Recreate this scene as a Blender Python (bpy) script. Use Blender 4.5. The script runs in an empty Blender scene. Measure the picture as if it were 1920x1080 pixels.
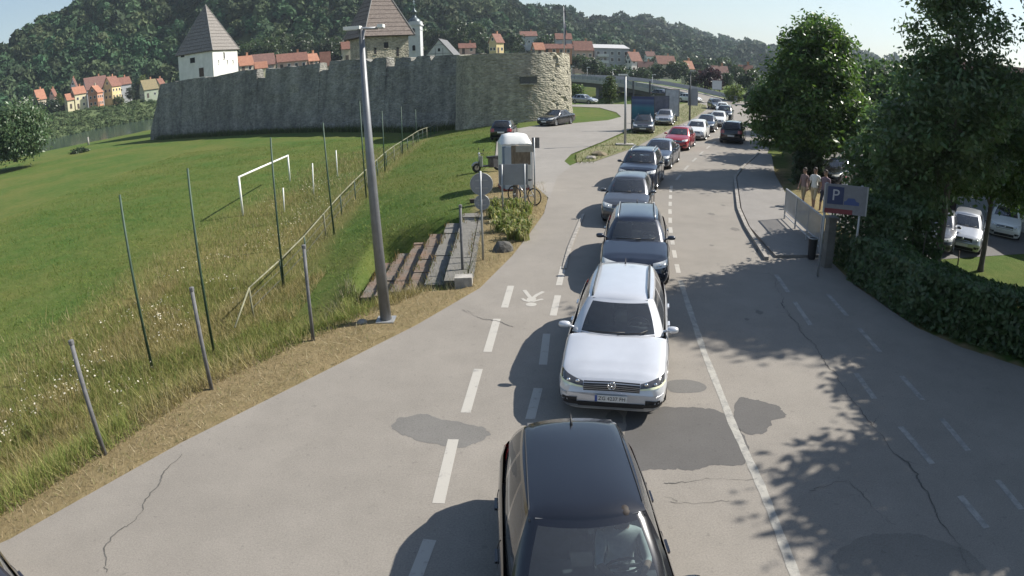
import bpy, math, random
import numpy as np
from mathutils import Vector, Matrix
from mathutils.bvhtree import BVHTree

RAD = math.radians
rng = np.random.default_rng(7)
random.seed(7)
S = bpy.context.scene
COL = S.collection

# ------------------------------------------------------------------ camera
# a wide security camera on a mast, 5.5 m above the road, fisheye-like lens (angle grows evenly with image radius)
LENS = .7795                      # radians per half picture width
PITCH, ROLL, CAMZ = RAD(19.24), RAD(-1.25), 5.5
cd = bpy.data.cameras.new('camera')
cam = bpy.data.objects.new('camera', cd); COL.objects.link(cam)
cd.type = 'PANO'
cd.sensor_fit = 'HORIZONTAL'; cd.sensor_width = 36.0; cd.sensor_height = 20.25
for tgt in (cd, getattr(cd, 'cycles', None)):
    if tgt is not None and hasattr(tgt, 'fisheye_polynomial_k0'):
        try:
            tgt.panorama_type = 'FISHEYE_LENS_POLYNOMIAL'
            tgt.fisheye_fov = RAD(175)
            tgt.fisheye_polynomial_k0 = 0.0
            tgt.fisheye_polynomial_k1 = -LENS / 18.0
            tgt.fisheye_polynomial_k2 = 0.0
            tgt.fisheye_polynomial_k3 = 0.0
            tgt.fisheye_polynomial_k4 = 0.0
        except Exception as ex:
            print('cam', ex)
cR, sR, cP, sP = math.cos(ROLL), math.sin(ROLL), math.cos(PITCH), math.sin(PITCH)
right = Vector((cR, sR * sP, sR * cP)); up = Vector((-sR, cR * sP, cR * cP)); fwd = Vector((0, cP, -sP))
mw = Matrix.Identity(4)
for i in range(3):
    mw[i][0], mw[i][1], mw[i][2] = right[i], up[i], -fwd[i]
mw[2][3] = CAMZ
cam.matrix_world = mw
cd.clip_start = 0.05; cd.clip_end = 12000
S.camera = cam

# ------------------------------------------------------------------ light
SUN_AZ, SUN_EL = RAD(73), RAD(42)
world = bpy.data.worlds.new('World'); S.world = world; world.use_nodes = True
wn = world.node_tree
for n in list(wn.nodes): wn.nodes.remove(n)
wo = wn.nodes.new('ShaderNodeOutputWorld'); wb = wn.nodes.new('ShaderNodeBackground'); sk = wn.nodes.new('ShaderNodeTexSky')
sk.sky_type = 'NISHITA'; sk.sun_disc = False; sk.sun_elevation = SUN_EL; sk.sun_rotation = SUN_AZ
sk.air_density = 1.25; sk.dust_density = 0.7; sk.ozone_density = 1.6; sk.altitude = 120
wb.inputs['Strength'].default_value = 0.075
wn.links.new(sk.outputs[0], wb.inputs[0]); wn.links.new(wb.outputs[0], wo.inputs[0])
sl = bpy.data.lights.new('sun', 'SUN'); sl.energy = 4.9; sl.angle = RAD(0.5); sl.color = (1.0, .95, .86)
sun = bpy.data.objects.new('sun', sl); COL.objects.link(sun)
sv = Vector((math.sin(SUN_AZ) * math.cos(SUN_EL), math.cos(SUN_AZ) * math.cos(SUN_EL), math.sin(SUN_EL)))
sun.rotation_euler = sv.to_track_quat('Z', 'Y').to_euler(); sun.location = sv * 60
S.view_settings.view_transform = 'Standard'; S.view_settings.look = 'None'
S.view_settings.gamma = 1.0; S.view_settings.exposure = 0.78
S.view_settings.use_curve_mapping = False
try:
    S.cycles.max_bounces = 8; S.cycles.transparent_max_bounces = 24; S.cycles.volume_bounces = 0
    S.cycles.use_denoising = True
except Exception as ex:
    print('cycles settings', ex)

# ------------------------------------------------------------------ pixel -> place helpers (photo pixels, 1920 x 1080)
def ray(px, py):
    x = (px - 960) / 960.; y = -(py - 540) / 960.
    r = math.hypot(x, y) + 1e-9; th = LENS * r; s = math.sin(th) / r
    x, y, z = x * s, y * s, math.cos(th)
    x, y = x * cR - y * sR, x * sR + y * cR
    return np.array([x, z * cP + y * sP, -z * sP + y * cP])
def at(px, py, z=0.):
    d = ray(px, py); t = (z - CAMZ) / d[2]
    return (float(d[0] * t), float(d[1] * t), z)
def far(px, py, r):
    d = ray(px, py); t = r / math.hypot(d[0], d[1])
    return (float(d[0] * t), float(d[1] * t), float(CAMZ + d[2] * t))

def smooth(t):
    t = np.clip(t, 0, 1); return t * t * (3 - 2 * t)
CRX = ([-20, 0, 7.8, 10.3, 12.6, 16.3, 20, 24, 30, 45, 60, 75, 100, 200], [-17, -10.4, -6.9, -5.95, -4.5, -1.75, -1.2, -1.0, -.9, -.5, 2.5, 8, 9, 9])
CRW = ([0, 16, 24, 32, 45, 60, 80], [4.6, 4.8, 8.0, 12, 17, 21, 21])
XR = ([-20, 7, 9.8, 12, 15, 20, 25, 30, 40, 60, 90, 130], [12.9, 12.6, 12.3, 10.9, 10.6, 11.2, 12.7, 14.6, 19, 28, 42, 52])
def height(x, y):
    x = np.asarray(x, float); y = np.asarray(y, float)
    h = -2.0 * smooth((np.interp(y, *CRX) - x) / np.interp(y, *CRW))
    h = h - 1.0 * smooth((x - np.interp(y, *XR)) / 2.6) * smooth((130 - y) / 30)
    # the steps of the little grandstand sit in a cut of the bank
    tw = smooth((y - 15.6) / 1.2) * smooth((25.2 - y) / 1.0) * smooth((-1.0 - x) / .4) * smooth((x + 5.6) / .8)
    h = np.where(tw > 0, np.minimum(h, h * (1 - tw) + tw * (-.25 - .5 * np.clip(-1.2 - x, 0, 4))), h)
    # river trench, and the far ground behind the castle
    rd = np.interp(y, [-100, 100, 113, 124, 143, 170, 240, 330, 600], [-150, -131, -122, -113, -107, -98, -80, -50, 40])
    h = h - 3.6 * smooth((rd + 27 - x) / 6.) * smooth((y - 40) / 30) * smooth((330 - y) / 60)
    h = np.where(y > 95, h - 2.0 * smooth((y - 95) / 25) * smooth((26 - x) / 10) * smooth((x + 4) / 8), h)
    return h
def gr(px, py):
    """the point where the ray of a photo pixel meets the ground"""
    d = ray(px, py); t = np.linspace(3, 400, 6000); 
    z = CAMZ + d[2] * t - height(d[0] * t, d[1] * t)
    i = int(np.argmax(z < 0)); i = max(i, 1)
    f = z[i - 1] / (z[i - 1] - z[i]); tt = t[i - 1] + f * (t[i] - t[i - 1])
    x, y = float(d[0] * tt), float(d[1] * tt)
    return (x, y, float(height(x, y)))
def gz(x, y): return float(height(x, y))
def top_at(px, py, x, y):
    """height of the pixel's ray over the place x, y"""
    d = ray(px, py); return float(CAMZ + d[2] * math.hypot(x, y) / math.hypot(d[0], d[1]))

# ------------------------------------------------------------------ materials
def nodes_of(m):
    m.use_nodes = True; return m.node_tree.nodes, m.node_tree.links
MATS = {}
def mat(name, col, rough=.8, var=.15, scale=6., metal=0., coat=0., bump=0., bscale=40., spec=.5, sub=None, col2=None, stretch=None, detail=5.):
    if name in MATS: return MATS[name]
    m = bpy.data.materials.new(name); N, L = nodes_of(m); b = N['Principled BSDF']
    b.inputs['Roughness'].default_value = rough; b.inputs['Metallic'].default_value = metal
    b.inputs['Coat Weight'].default_value = coat; b.inputs['Specular IOR Level'].default_value = spec
    b.inputs['Coat Roughness'].default_value = .07
    tc = N.new('ShaderNodeTexCoord'); src = tc.outputs['Object']
    if stretch:
        mp = N.new('ShaderNodeMapping'); mp.inputs['Scale'].default_value = stretch; L.new(src, mp.inputs[0]); src = mp.outputs[0]
    if var or col2:
        nz = N.new('ShaderNodeTexNoise'); nz.inputs['Scale'].default_value = scale; nz.inputs['Detail'].default_value = detail
        nz.inputs['Roughness'].default_value = .65
        L.new(src, nz.inputs['Vector'])
        cr = N.new('ShaderNodeValToRGB'); L.new(nz.outputs['Fac'], cr.inputs[0])
        c2 = col2 or [min(1, c * (1 + var)) for c in col]; c1 = col if col2 else [c * (1 - var) for c in col]
        cr.color_ramp.elements[0].position = .33; cr.color_ramp.elements[1].position = .67
        cr.color_ramp.elements[0].color = (*c1, 1); cr.color_ramp.elements[1].color = (*c2, 1)
        L.new(cr.outputs[0], b.inputs['Base Color'])
    else:
        b.inputs['Base Color'].default_value = (*col, 1)
    if bump:
        n2 = N.new('ShaderNodeTexNoise'); n2.inputs['Scale'].default_value = bscale; n2.inputs['Detail'].default_value = 4
        L.new(src, n2.inputs['Vector'])
        bp = N.new('ShaderNodeBump'); bp.inputs['Strength'].default_value = bump; bp.inputs['Distance'].default_value = .05
        L.new(n2.outputs['Fac'], bp.inputs['Height']); L.new(bp.outputs[0], b.inputs['Normal'])
    MATS[name] = m; return m

def attr_mat(name, rough=.7, trans=0., attr='col', spec=.3):
    """colour carried by each leaf or blade (a mesh attribute)"""
    m = bpy.data.materials.new(name); N, L = nodes_of(m); b = N['Principled BSDF']
    a = N.new('ShaderNodeAttribute'); a.attribute_name = attr
    b.inputs['Roughness'].default_value = rough; b.inputs['Specular IOR Level'].default_value = spec
    L.new(a.outputs['Color'], b.inputs['Base Color'])
    if trans:
        t = N.new('ShaderNodeBsdfTranslucent'); mx = N.new('ShaderNodeMixShader'); mx.inputs[0].default_value = trans
        hs = N.new('ShaderNodeHueSaturation'); hs.inputs['Value'].default_value = 1.3; hs.inputs['Saturation'].default_value = 1.1
        L.new(a.outputs['Color'], hs.inputs['Color']); L.new(hs.outputs[0], t.inputs['Color'])
        L.new(b.outputs[0], mx.inputs[1]); L.new(t.outputs[0], mx.inputs[2]); L.new(mx.outputs[0], N['Material Output'].inputs[0])
    return m

def glass_mat(name, tint=(.30, .36, .36), ior=1.5):
    m = bpy.data.materials.new(name); N, L = nodes_of(m); N.remove(N['Principled BSDF'])
    fr = N.new('ShaderNodeFresnel'); fr.inputs[0].default_value = ior
    tr = N.new('ShaderNodeBsdfTransparent'); tr.inputs[0].default_value = (*tint, 1)
    gl = N.new('ShaderNodeBsdfGlossy'); gl.inputs['Roughness'].default_value = .03; gl.inputs[0].default_value = (.95, .97, 1, 1)
    mx = N.new('ShaderNodeMixShader'); L.new(fr.outputs[0], mx.inputs[0]); L.new(tr.outputs[0], mx.inputs[1]); L.new(gl.outputs[0], mx.inputs[2])
    df = N.new('ShaderNodeBsdfDiffuse'); df.inputs[0].default_value = (.42, .43, .44, 1); m2 = N.new('ShaderNodeMixShader'); m2.inputs[0].default_value = .06   # even grey that stands in for the pale sky reflection
    L.new(mx.outputs[0], m2.inputs[1]); L.new(df.outputs[0], m2.inputs[2]); L.new(m2.outputs[0], N['Material Output'].inputs[0]); return m

def asphalt_mat(name, base, dark=.84, fine=1.0):
    m = bpy.data.materials.new(name); N, L = nodes_of(m); b = N['Principled BSDF']
    b.inputs['Roughness'].default_value = .85; b.inputs['Specular IOR Level'].default_value = .3
    tc = N.new('ShaderNodeTexCoord')
    def noise(scale, detail, rough=.6):
        n = N.new('ShaderNodeTexNoise'); n.inputs['Scale'].default_value = scale; n.inputs['Detail'].default_value = detail; n.inputs['Roughness'].default_value = rough
        L.new(tc.outputs['Object'], n.inputs['Vector']); return n
    def ramp(n, p0, p1, v0, v1):
        r = N.new('ShaderNodeMapRange'); r.inputs[1].default_value = p0; r.inputs[2].default_value = p1; r.inputs[3].default_value = v0; r.inputs[4].default_value = v1
        L.new(n.outputs['Fac'], r.inputs[0]); return r.outputs[0]
    def mul(a, c):
        q = N.new('ShaderNodeMath'); q.operation = 'MULTIPLY'; L.new(a, q.inputs[0]); L.new(c, q.inputs[1]); return q.outputs[0]
    v = mul(ramp(noise(.22, 4), .35, .65, .92, 1.05), ramp(noise(1.1, 7, .75), .3, .62, .90, 1.04))
    v = mul(v, ramp(noise(38, 4, .85), .3, .7, 1 - .24 * fine, 1 + .22 * fine))
    v = mul(v, ramp(noise(9, 2), .28, .36, dark, 1.0))
    cm = N.new('ShaderNodeVectorMath'); cm.operation = 'SCALE'; cm.inputs[0].default_value = base; L.new(v, cm.inputs['Scale'])
    L.new(cm.outputs[0], b.inputs['Base Color'])
    bp = N.new('ShaderNodeBump'); bp.inputs['Strength'].default_value = .35; bp.inputs['Distance'].default_value = .01
    L.new(noise(120, 2).outputs['Fac'], bp.inputs['Height']); L.new(bp.outputs[0], b.inputs['Normal'])
    return m

def paint_mat(name, wear=.42, col=(.62, .61, .57), under=(.2, .195, .185)):
    m = bpy.data.materials.new(name); N, L = nodes_of(m); b = N['Principled BSDF']; b.inputs['Roughness'].default_value = .8
    tc = N.new('ShaderNodeTexCoord'); n = N.new('ShaderNodeTexNoise'); n.inputs['Scale'].default_value = 5; n.inputs['Detail'].default_value = 9; n.inputs['Roughness'].default_value = .75
    L.new(tc.outputs['Object'], n.inputs['Vector'])
    r = N.new('ShaderNodeValToRGB'); r.color_ramp.elements[0].position = wear - .1; r.color_ramp.elements[1].position = wear + .08
    r.color_ramp.elements[0].color = (*under, 1); r.color_ramp.elements[1].color = (*col, 1)
    L.new(n.outputs['Fac'], r.inputs[0]); L.new(r.outputs[0], b.inputs['Base Color']); return m

M_ASPH = asphalt_mat('asphalt', (.235, .214, .188))
M_PATCH = asphalt_mat('asphalt_patch', (.105, .10, .096), fine=.7)
M_LOT = asphalt_mat('gravel', (.25, .232, .21), dark=.7)
M_PAVE = asphalt_mat('pavement', (.225, .21, .195))
M_PAINT = paint_mat('road_paint', .37, (.375, .355, .32))
M_WORN = paint_mat('worn_paint', .47, col=(.34, .325, .29))
M_FAINT = paint_mat('faint_paint', .5, col=(.33, .315, .29))
M_CRACK = mat('crack', (.095, .09, .082), .95, .3)
STAIN = asphalt_mat('oil_stain', (.16, .148, .132))
M_KERB = mat('kerb_concrete', (.27, .25, .225), .9, .25, 5)
M_CONC = mat('concrete', (.33, .31, .28), .92, .3, 3, bump=.4)
M_STEEL = mat('galvanised_steel', (.36, .37, .38), .55, .12, 3, metal=.55)
M_GREYMET = mat('grey_sign_back', (.27, .28, .30), .55, .08, 2, metal=.25)
M_DARKMET = mat('dark_metal', (.06, .065, .07), .6, .2)
M_GREENPOLE = mat('green_pole_paint', (.035, .07, .045), .6, .25, 2)
M_WHITE = mat('white_paint', (.74, .74, .70), .55, .06, 3)
M_POSTGREY = mat('weathered_post', (.13, .13, .135), .8, .3, 5)
M_WOOD = mat('weathered_wood', (.20, .155, .11), .85, .3, 4, stretch=(4, 4, 1))
M_RAIL = mat('rail_paint', (.20, .195, .125), .75, .35, 2)
M_RUBBER = mat('tyre_rubber', (.022, .022, .023), .85, .1)
M_BLACK = mat('black_plastic', (.018, .018, .02), .55, .1)
M_CHROME = mat('chrome', (.75, .75, .76), .16, 0, metal=1.)
M_ALLOY = mat('alloy', (.42, .43, .44), .35, .05, metal=.8)
M_INT = mat('car_interior', (.085, .088, .095), .8, .2)
M_SEAT = mat('car_seat', (.05, .052, .06), .85, .2)
M_LAMP = mat('headlamp_glass', (.55, .56, .55), .08, .1, 12, coat=1.)
M_LAMPDARK = mat('headlamp_housing', (.06, .06, .065), .1, .2, 12, coat=1.)
M_TAIL = mat('tail_lamp', (.32, .02, .02), .15, .1, 12, coat=1.)
M_DRL = mat('daytime_lamp', (.80, .82, .55), .2, 0)
M_PLATE = mat('number_plate', (.62, .62, .60), .5, .04)
M_PLATETXT = mat('plate_lettering', (.03, .03, .04), .6, 0)
M_PLATEBLUE = mat('plate_band', (.05, .09, .30), .6, 0)
M_GLASS = glass_mat('car_glass', (.55, .64, .65), 1.9)
M_GLASSD = glass_mat('tinted_glass', (.12, .14, .15))
M_WINDOW = mat('house_window', (.03, .035, .045), .12, .2)
M_LEAF = attr_mat('leaves', .42, .42, spec=.6)
M_GRASS = attr_mat('grass_blades', .8, .25)
M_FOREST = attr_mat('forest_leaves', .8, .15)
M_BARK = mat('bark', (.11, .095, .08), .95, .35, 6, bump=.7, bscale=14, stretch=(1, 1, .3))
M_PALEBARK = mat('pale_bark', (.30, .28, .25), .95, .3, 6, bump=.5, bscale=14, stretch=(1, 1, .3))
M_ROCK = mat('rock', (.26, .24, .21), .95, .3, 4, bump=.8, bscale=8)

# ------------------------------------------------------------------ object helpers
def mesh(name, v, f, m=None, smooth_=False, cols=None):
    me = bpy.data.meshes.new(name)
    v = np.asarray(v, dtype=np.float32).reshape(-1, 3)
    if isinstance(f, np.ndarray):
        n, k = f.shape
        me.vertices.add(len(v)); me.vertices.foreach_set('co', v.ravel())
        me.loops.add(n * k); me.loops.foreach_set('vertex_index', f.astype(np.int32).ravel())
        me.polygons.add(n); me.polygons.foreach_set('loop_start', np.arange(0, n * k, k, dtype=np.int32))
        me.update(calc_edges=True)
    else:
        me.from_pydata([tuple(map(float, p)) for p in v], [], [tuple(int(i) for i in q) for q in f]); me.update()
    if smooth_: me.polygons.foreach_set('use_smooth', np.ones(len(me.polygons), dtype=bool))
    if cols is not None:
        a = me.color_attributes.new('col', 'FLOAT_COLOR', 'POINT')
        c = np.ones((len(v), 4), dtype=np.float32); c[:, :3] = cols; a.data.foreach_set('color', c.ravel())
    if m is not None: me.materials.append(m)
    return me
def obj(name, me, parent=None, loc=None, rz=0.):
    o = bpy.data.objects.new(name, me); COL.objects.link(o)
    if parent is not None: o.parent = parent
    if loc is not None: o.location = loc
    if rz: o.rotation_euler = (0, 0, rz)
    return o
def tag(o, label, cat, group=None):
    o['label'] = label; o['category'] = cat
    if group: o['group'] = group
    return o
def thing(name, label, cat, loc=(0, 0, 0), rz=0., group=None):
    return tag(obj(name, None, None, loc, rz), label, cat, group)
def kind(o, k): o['kind'] = k; return o

class MB:
    """collects boxes, tubes and prisms for ONE mesh"""
    def __init__(s): s.v = []; s.f = []
    def add(s, v, f):
        n = len(s.v); s.v += [tuple(p) for p in v]; s.f += [tuple(i + n for i in q) for q in f]; return s
    def box(s, c, d, rz=0., rx=0.):
        x, y, z = d[0] / 2, d[1] / 2, d[2] / 2
        R = Matrix.Rotation(rz, 3, 'Z') @ Matrix.Rotation(rx, 3, 'X')
        v = [Vector(c) + R @ Vector((a * x, b * y, e * z)) for a in (-1, 1) for b in (-1, 1) for e in (-1, 1)]
        return s.add(v, [(0, 1, 3, 2), (4, 6, 7, 5), (0, 4, 5, 1), (2, 3, 7, 6), (0, 2, 6, 4), (1, 5, 7, 3)])
    def tube(s, pts, rad, n=8, cap=True):
        pts = [Vector(p) for p in pts]; k = len(pts)
        rr = rad if hasattr(rad, '__len__') else [rad] * k
        v = []; f = []; prev = None
        for i, p in enumerate(pts):
            t = (pts[min(i + 1, k - 1)] - pts[max(i - 1, 0)]).normalized()
            a = prev if prev is not None else (Vector((1, 0, 0)) if abs(t.x) < .9 else Vector((0, 1, 0)))
            a = (a - t * a.dot(t)).normalized(); prev = a; b = t.cross(a)
            for j in range(n):
                g = 2 * math.pi * j / n; v.append(p + (a * math.cos(g) + b * math.sin(g)) * rr[i])
        for i in range(k - 1):
            for j in range(n): f.append((i * n + j, i * n + (j + 1) % n, (i + 1) * n + (j + 1) % n, (i + 1) * n + j))
        if cap: f.append(tuple(range(n - 1, -1, -1))); f.append(tuple((k - 1) * n + j for j in range(n)))
        return s.add(v, f)
    def prism(s, poly, z0, z1):
        """poly in the xy plane (anticlockwise), extruded in z"""
        n = len(poly); v = [(p[0], p[1], z0) for p in poly] + [(p[0], p[1], z1) for p in poly]
        return s.add(v, [tuple(range(n - 1, -1, -1)), tuple(range(n, 2 * n))] + [(i, (i + 1) % n, n + (i + 1) % n, n + i) for i in range(n)])
    def lathe(s, prof, c=(0, 0, 0), n=20, axis='z'):
        v = []; f = []; k = len(prof)
        for i in range(n):
            g = 2 * math.pi * i / n
            for r, h in prof:
                p = (r * math.cos(g), r * math.sin(g), h)
                if axis == 'y': p = (p[0], p[2], p[1])
                if axis == 'x': p = (p[2], p[0], p[1])
                v.append((p[0] + c[0], p[1] + c[1], p[2] + c[2]))
        for i in range(n):
            for j in range(k - 1):
                a, b = i * k + j, ((i + 1) % n) * k + j
                f.append((a, b, b + 1, a + 1))
        return s.add(v, f)
    def xf(s, M):
        s.v = [tuple(M @ Vector(p)) for p in s.v]; return s
    def me(s, name, m, sm=False): return mesh(name, s.v, s.f, m, sm)
def part(name, mb, m, parent, sm=False, label=None):
    o = obj(name, mb.me(name, m, sm), parent)
    if label: o['label'] = label
    return o
def text_mesh(txt, size, m, ext=.004):
    c = bpy.data.curves.new('t', 'FONT'); c.body = txt; c.size = size; c.extrude = ext; c.align_x = 'CENTER'; c.align_y = 'CENTER'; c.resolution_u = 3
    o = bpy.data.objects.new('t', c); COL.objects.link(o)
    dg = bpy.context.evaluated_depsgraph_get(); me = bpy.data.meshes.new_from_object(o.evaluated_get(dg))
    bpy.data.objects.remove(o); bpy.data.curves.remove(c)
    me.materials.clear(); me.materials.append(m); return me

def sheet(name, poly, z, m, parent=None, follow=False):
    """flat polygon (ear-clipped by Blender) lying z above the road level"""
    me = bpy.data.meshes.new(name)
    me.from_pydata([(p[0], p[1], (gz(p[0], p[1]) if follow else 0) + z) for p in poly], [], [tuple(range(len(poly)))]); me.update()
    import bmesh
    b = bmesh.new(); b.from_mesh(me); bmesh.ops.triangulate(b, faces=b.faces[:])
    for f in b.faces:
        f.normal_update()
        if f.normal.z < 0: f.normal_flip()
    b.to_mesh(me); b.free()
    me.materials.append(m); return obj(name, me, parent)
def ribbon(pts, w):
    """a narrow flat strip along pts; returns vertices, faces"""
    P = np.array(pts, float)[:, :2]; T = np.gradient(P, axis=0); T /= np.linalg.norm(T, axis=1)[:, None] + 1e-9
    N = np.stack([-T[:, 1], T[:, 0]], 1); w = np.broadcast_to(np.asarray(w, float), (len(P),))[:, None] / 2
    A, B = P + N * w, P - N * w
    return A, B
def strip(name, pts, w, z, m, parent=None):
    A, B = ribbon(pts, w); n = len(A)
    v = [(a[0], a[1], z) for a in A] + [(b[0], b[1], z) for b in B]
    f = [(i, n + i, n + i + 1, i + 1) for i in range(n - 1)]
    return obj(name, mesh(name, v, f, m), parent)

# ================================================================== GROUND
def grid_mesh(X, Y, Zf):
    gx, gy = np.meshgrid(X, Y); z = Zf(gx, gy)
    v = np.stack([gx, gy, z], -1).reshape(-1, 3); nx, ny = len(X), len(Y)
    i = np.arange(nx * ny).reshape(ny, nx)
    f = np.stack([i[:-1, :-1], i[:-1, 1:], i[1:, 1:], i[1:, :-1]], -1).reshape(-1, 4)
    return v, f
EDGE_L = [(-26, -14), (-16, -6), (-11, 1), (-7.2, 5.43), (-5.52, 8.37), (-3.73, 11.02), (-2.15, 13.39), (-.82, 15.81), (.02, 18.63), (.62, 21.2), (1.27, 24.24), (1.75, 28.5), (2.27, 32.7)]
def edge_l(y):
    return np.interp(y, [p[1] for p in EDGE_L], [p[0] for p in EDGE_L])
RAILA, RAILB = at(820, 237, -.95), at(467, 540, -.95)
def rail_x(y): return RAILA[0] + (RAILB[0] - RAILA[0]) * (y - RAILA[1]) / (RAILB[1] - RAILA[1])
def vnoise(x, y, s, seed=0):
    """smooth value noise"""
    x = np.asarray(x) / s + seed * 17.3; y = np.asarray(y) / s + seed * 9.1
    xi, yi = np.floor(x), np.floor(y); fx, fy = x - xi, y - yi; fx = fx * fx * (3 - 2 * fx); fy = fy * fy * (3 - 2 * fy)
    h = lambda a, b: np.modf(np.sin(a * 127.1 + b * 311.7 + seed) * 43758.5453)[0] % 1.0
    return (h(xi, yi) * (1 - fx) + h(xi + 1, yi) * fx) * (1 - fy) + (h(xi, yi + 1) * (1 - fx) + h(xi + 1, yi + 1) * fx) * fy
def zones(x, y):
    """straw, dry olive and lush shares of the ground cover"""
    d = np.interp(y, *CRX) - x                         # left of the bank crest
    de = edge_l(y) - x
    straw = smooth((1.1 - d) / 1.2) * smooth((42 - y) / 10) * (x < np.interp(y, *XR) - 1)
    straw = np.where(y > 36, smooth(1 - np.abs(x - np.interp(y, [36, 44, 56, 71, 90, 105], [4.6, 8.3, 13.6, 20.3, 27.3, 32])) / 1.3) * .8, straw)
    rt = x - np.interp(y, *XR); straw = np.maximum(straw, smooth((rt + 1.2) / .8) * smooth((3.6 - rt) / 1.2) * smooth((y - 17) / 3) * smooth((75 - y) / 10) * .85)
    dry = smooth((d + .2) / .8) * smooth((rail_x(y) - 0 - x + 7) / 3) 
    rx = x - rail_x(y)                                 # right of the rail fence
    side = smooth(1 - (-rx - 5.5) / 4.5) * smooth((46 - y) / 10)    # strip along the rail, on the pitch side
    dry = np.where(rx < 0, side, smooth((22 - y) / 4) + smooth(1 - rx / 1.4) * .9)
    dry = np.clip(dry, 0, 1) * smooth((d + .3) / .8)
    return straw, np.clip(dry * (.55 + .9 * (vnoise(x, y, 3.1, 2) - .3)), 0, 1)

u = np.linspace(-6.3, 6.3, 440); Xg = 6 * np.sinh(u)
w_ = np.linspace(-2.2, 6.5, 440); Yg = 14 + 9 * np.sinh(w_)
Yg = Yg[Yg > -45]
def zground(x, y):
    z = height(x, y)
    onroad = (x > edge_l(y) + .0) & (x < np.interp(y, *XR) - .6) & (y < 130)
    lotm = smooth((x - np.interp(y, *CRX)) / 1.) * (y < 92)
    z = z - .05 * np.where(onroad | ((y > 30) & (x > -1.2) & (x < np.interp(y, *XR) - .6) & (y < 130)), 1, 0)
    return z + .05 * (vnoise(x, y, 1.3, 1) - .5) * smooth((np.interp(y, *CRX) + .5 - x) / 1.5) * (np.abs(x) < 120)
gv, gf = grid_mesh(Xg, Yg, zground)
st, dr = zones(gv[:, 0], gv[:, 1])
gm = bpy.data.materials.new('grass_ground'); N, L = nodes_of(gm); B = N['Principled BSDF']; B.inputs['Roughness'].default_value = .95; B.inputs['Specular IOR Level'].default_value = .1
tc = N.new('ShaderNodeTexCoord'); va = N.new('ShaderNodeAttribute'); va.attribute_name = 'col'; sp = N.new('ShaderNodeSeparateColor'); L.new(va.outputs['Color'], sp.inputs[0])
def nz(scale, detail=5, rough=.65):
    n = N.new('ShaderNodeTexNoise'); n.inputs['Scale'].default_value = scale; n.inputs['Detail'].default_value = detail; n.inputs['Roughness'].default_value = rough
    L.new(tc.outputs['Object'], n.inputs['Vector']); return n.outputs['Fac']
def rampc(fac, stops):
    r = N.new('ShaderNodeValToRGB'); L.new(fac, r.inputs[0])
    while len(r.color_ramp.elements) < len(stops): r.color_ramp.elements.new(.5)
    for e, (p, c) in zip(r.color_ramp.elements, stops): e.position = p; e.color = (*c, 1)
    return r.outputs[0]
def mixc(fac, a, b):
    m = N.new('ShaderNodeMix'); m.data_type = 'RGBA'; L.new(fac, m.inputs[0]); L.new(a, m.inputs[6]); L.new(b, m.inputs[7]); return m.outputs[2]
def soft(att, n, gain=.5):
    a = N.new('ShaderNodeMath'); a.operation = 'MULTIPLY_ADD'; L.new(n, a.inputs[0]); a.inputs[1].default_value = gain; a.inputs[2].default_value = -gain / 2
    b = N.new('ShaderNodeMath'); b.operation = 'ADD'; b.use_clamp = True; L.new(att, b.inputs[0]); L.new(a.outputs[0], b.inputs[1]); return b.outputs[0]
patchy = N.new('ShaderNodeMapRange'); L.new(nz(.11, 5, .7), patchy.inputs[0]); patchy.inputs[1].default_value = .38; patchy.inputs[2].default_value = .62
lush = mixc(patchy.outputs[0], rampc(nz(1.1, 8, .75), [(.3, (.045, .09, .018)), (.7, (.08, .135, .03))]), rampc(nz(2.3, 8, .75), [(.3, (.085, .105, .024)), (.7, (.135, .15, .045))]))
olive = rampc(nz(1.7, 8, .8), [(.28, (.12, .115, .038)), (.5, (.175, .15, .055)), (.72, (.215, .185, .08))])
strawc = mixc(nz(.7, 6, .75), rampc(nz(4.1, 9, .85), [(.25, (.15, .11, .065)), (.5, (.27, .205, .115)), (.75, (.38, .31, .19))]), rampc(nz(2.6, 9, .85), [(.25, (.11, .105, .045)), (.5, (.20, .16, .08)), (.75, (.34, .28, .16))]))
g1 = mixc(soft(sp.outputs[1], nz(.8, 6, .7), .9), lush, olive)
g2 = mixc(soft(sp.outputs[0], nz(2.2, 6, .75), .8), g1, strawc)
L.new(g2, B.inputs['Base Color'])
bp = N.new('ShaderNodeBump'); bp.inputs['Strength'].default_value = .8; bp.inputs['Distance'].default_value = .12
L.new(nz(7, 6, .8), bp.inputs['Height']); L.new(bp.outputs[0], B.inputs['Normal'])
ground = kind(obj('ground', mesh('ground', gv, gf, gm, True, np.stack([st, dr, 0 * st], 1))), 'structure')

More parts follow.
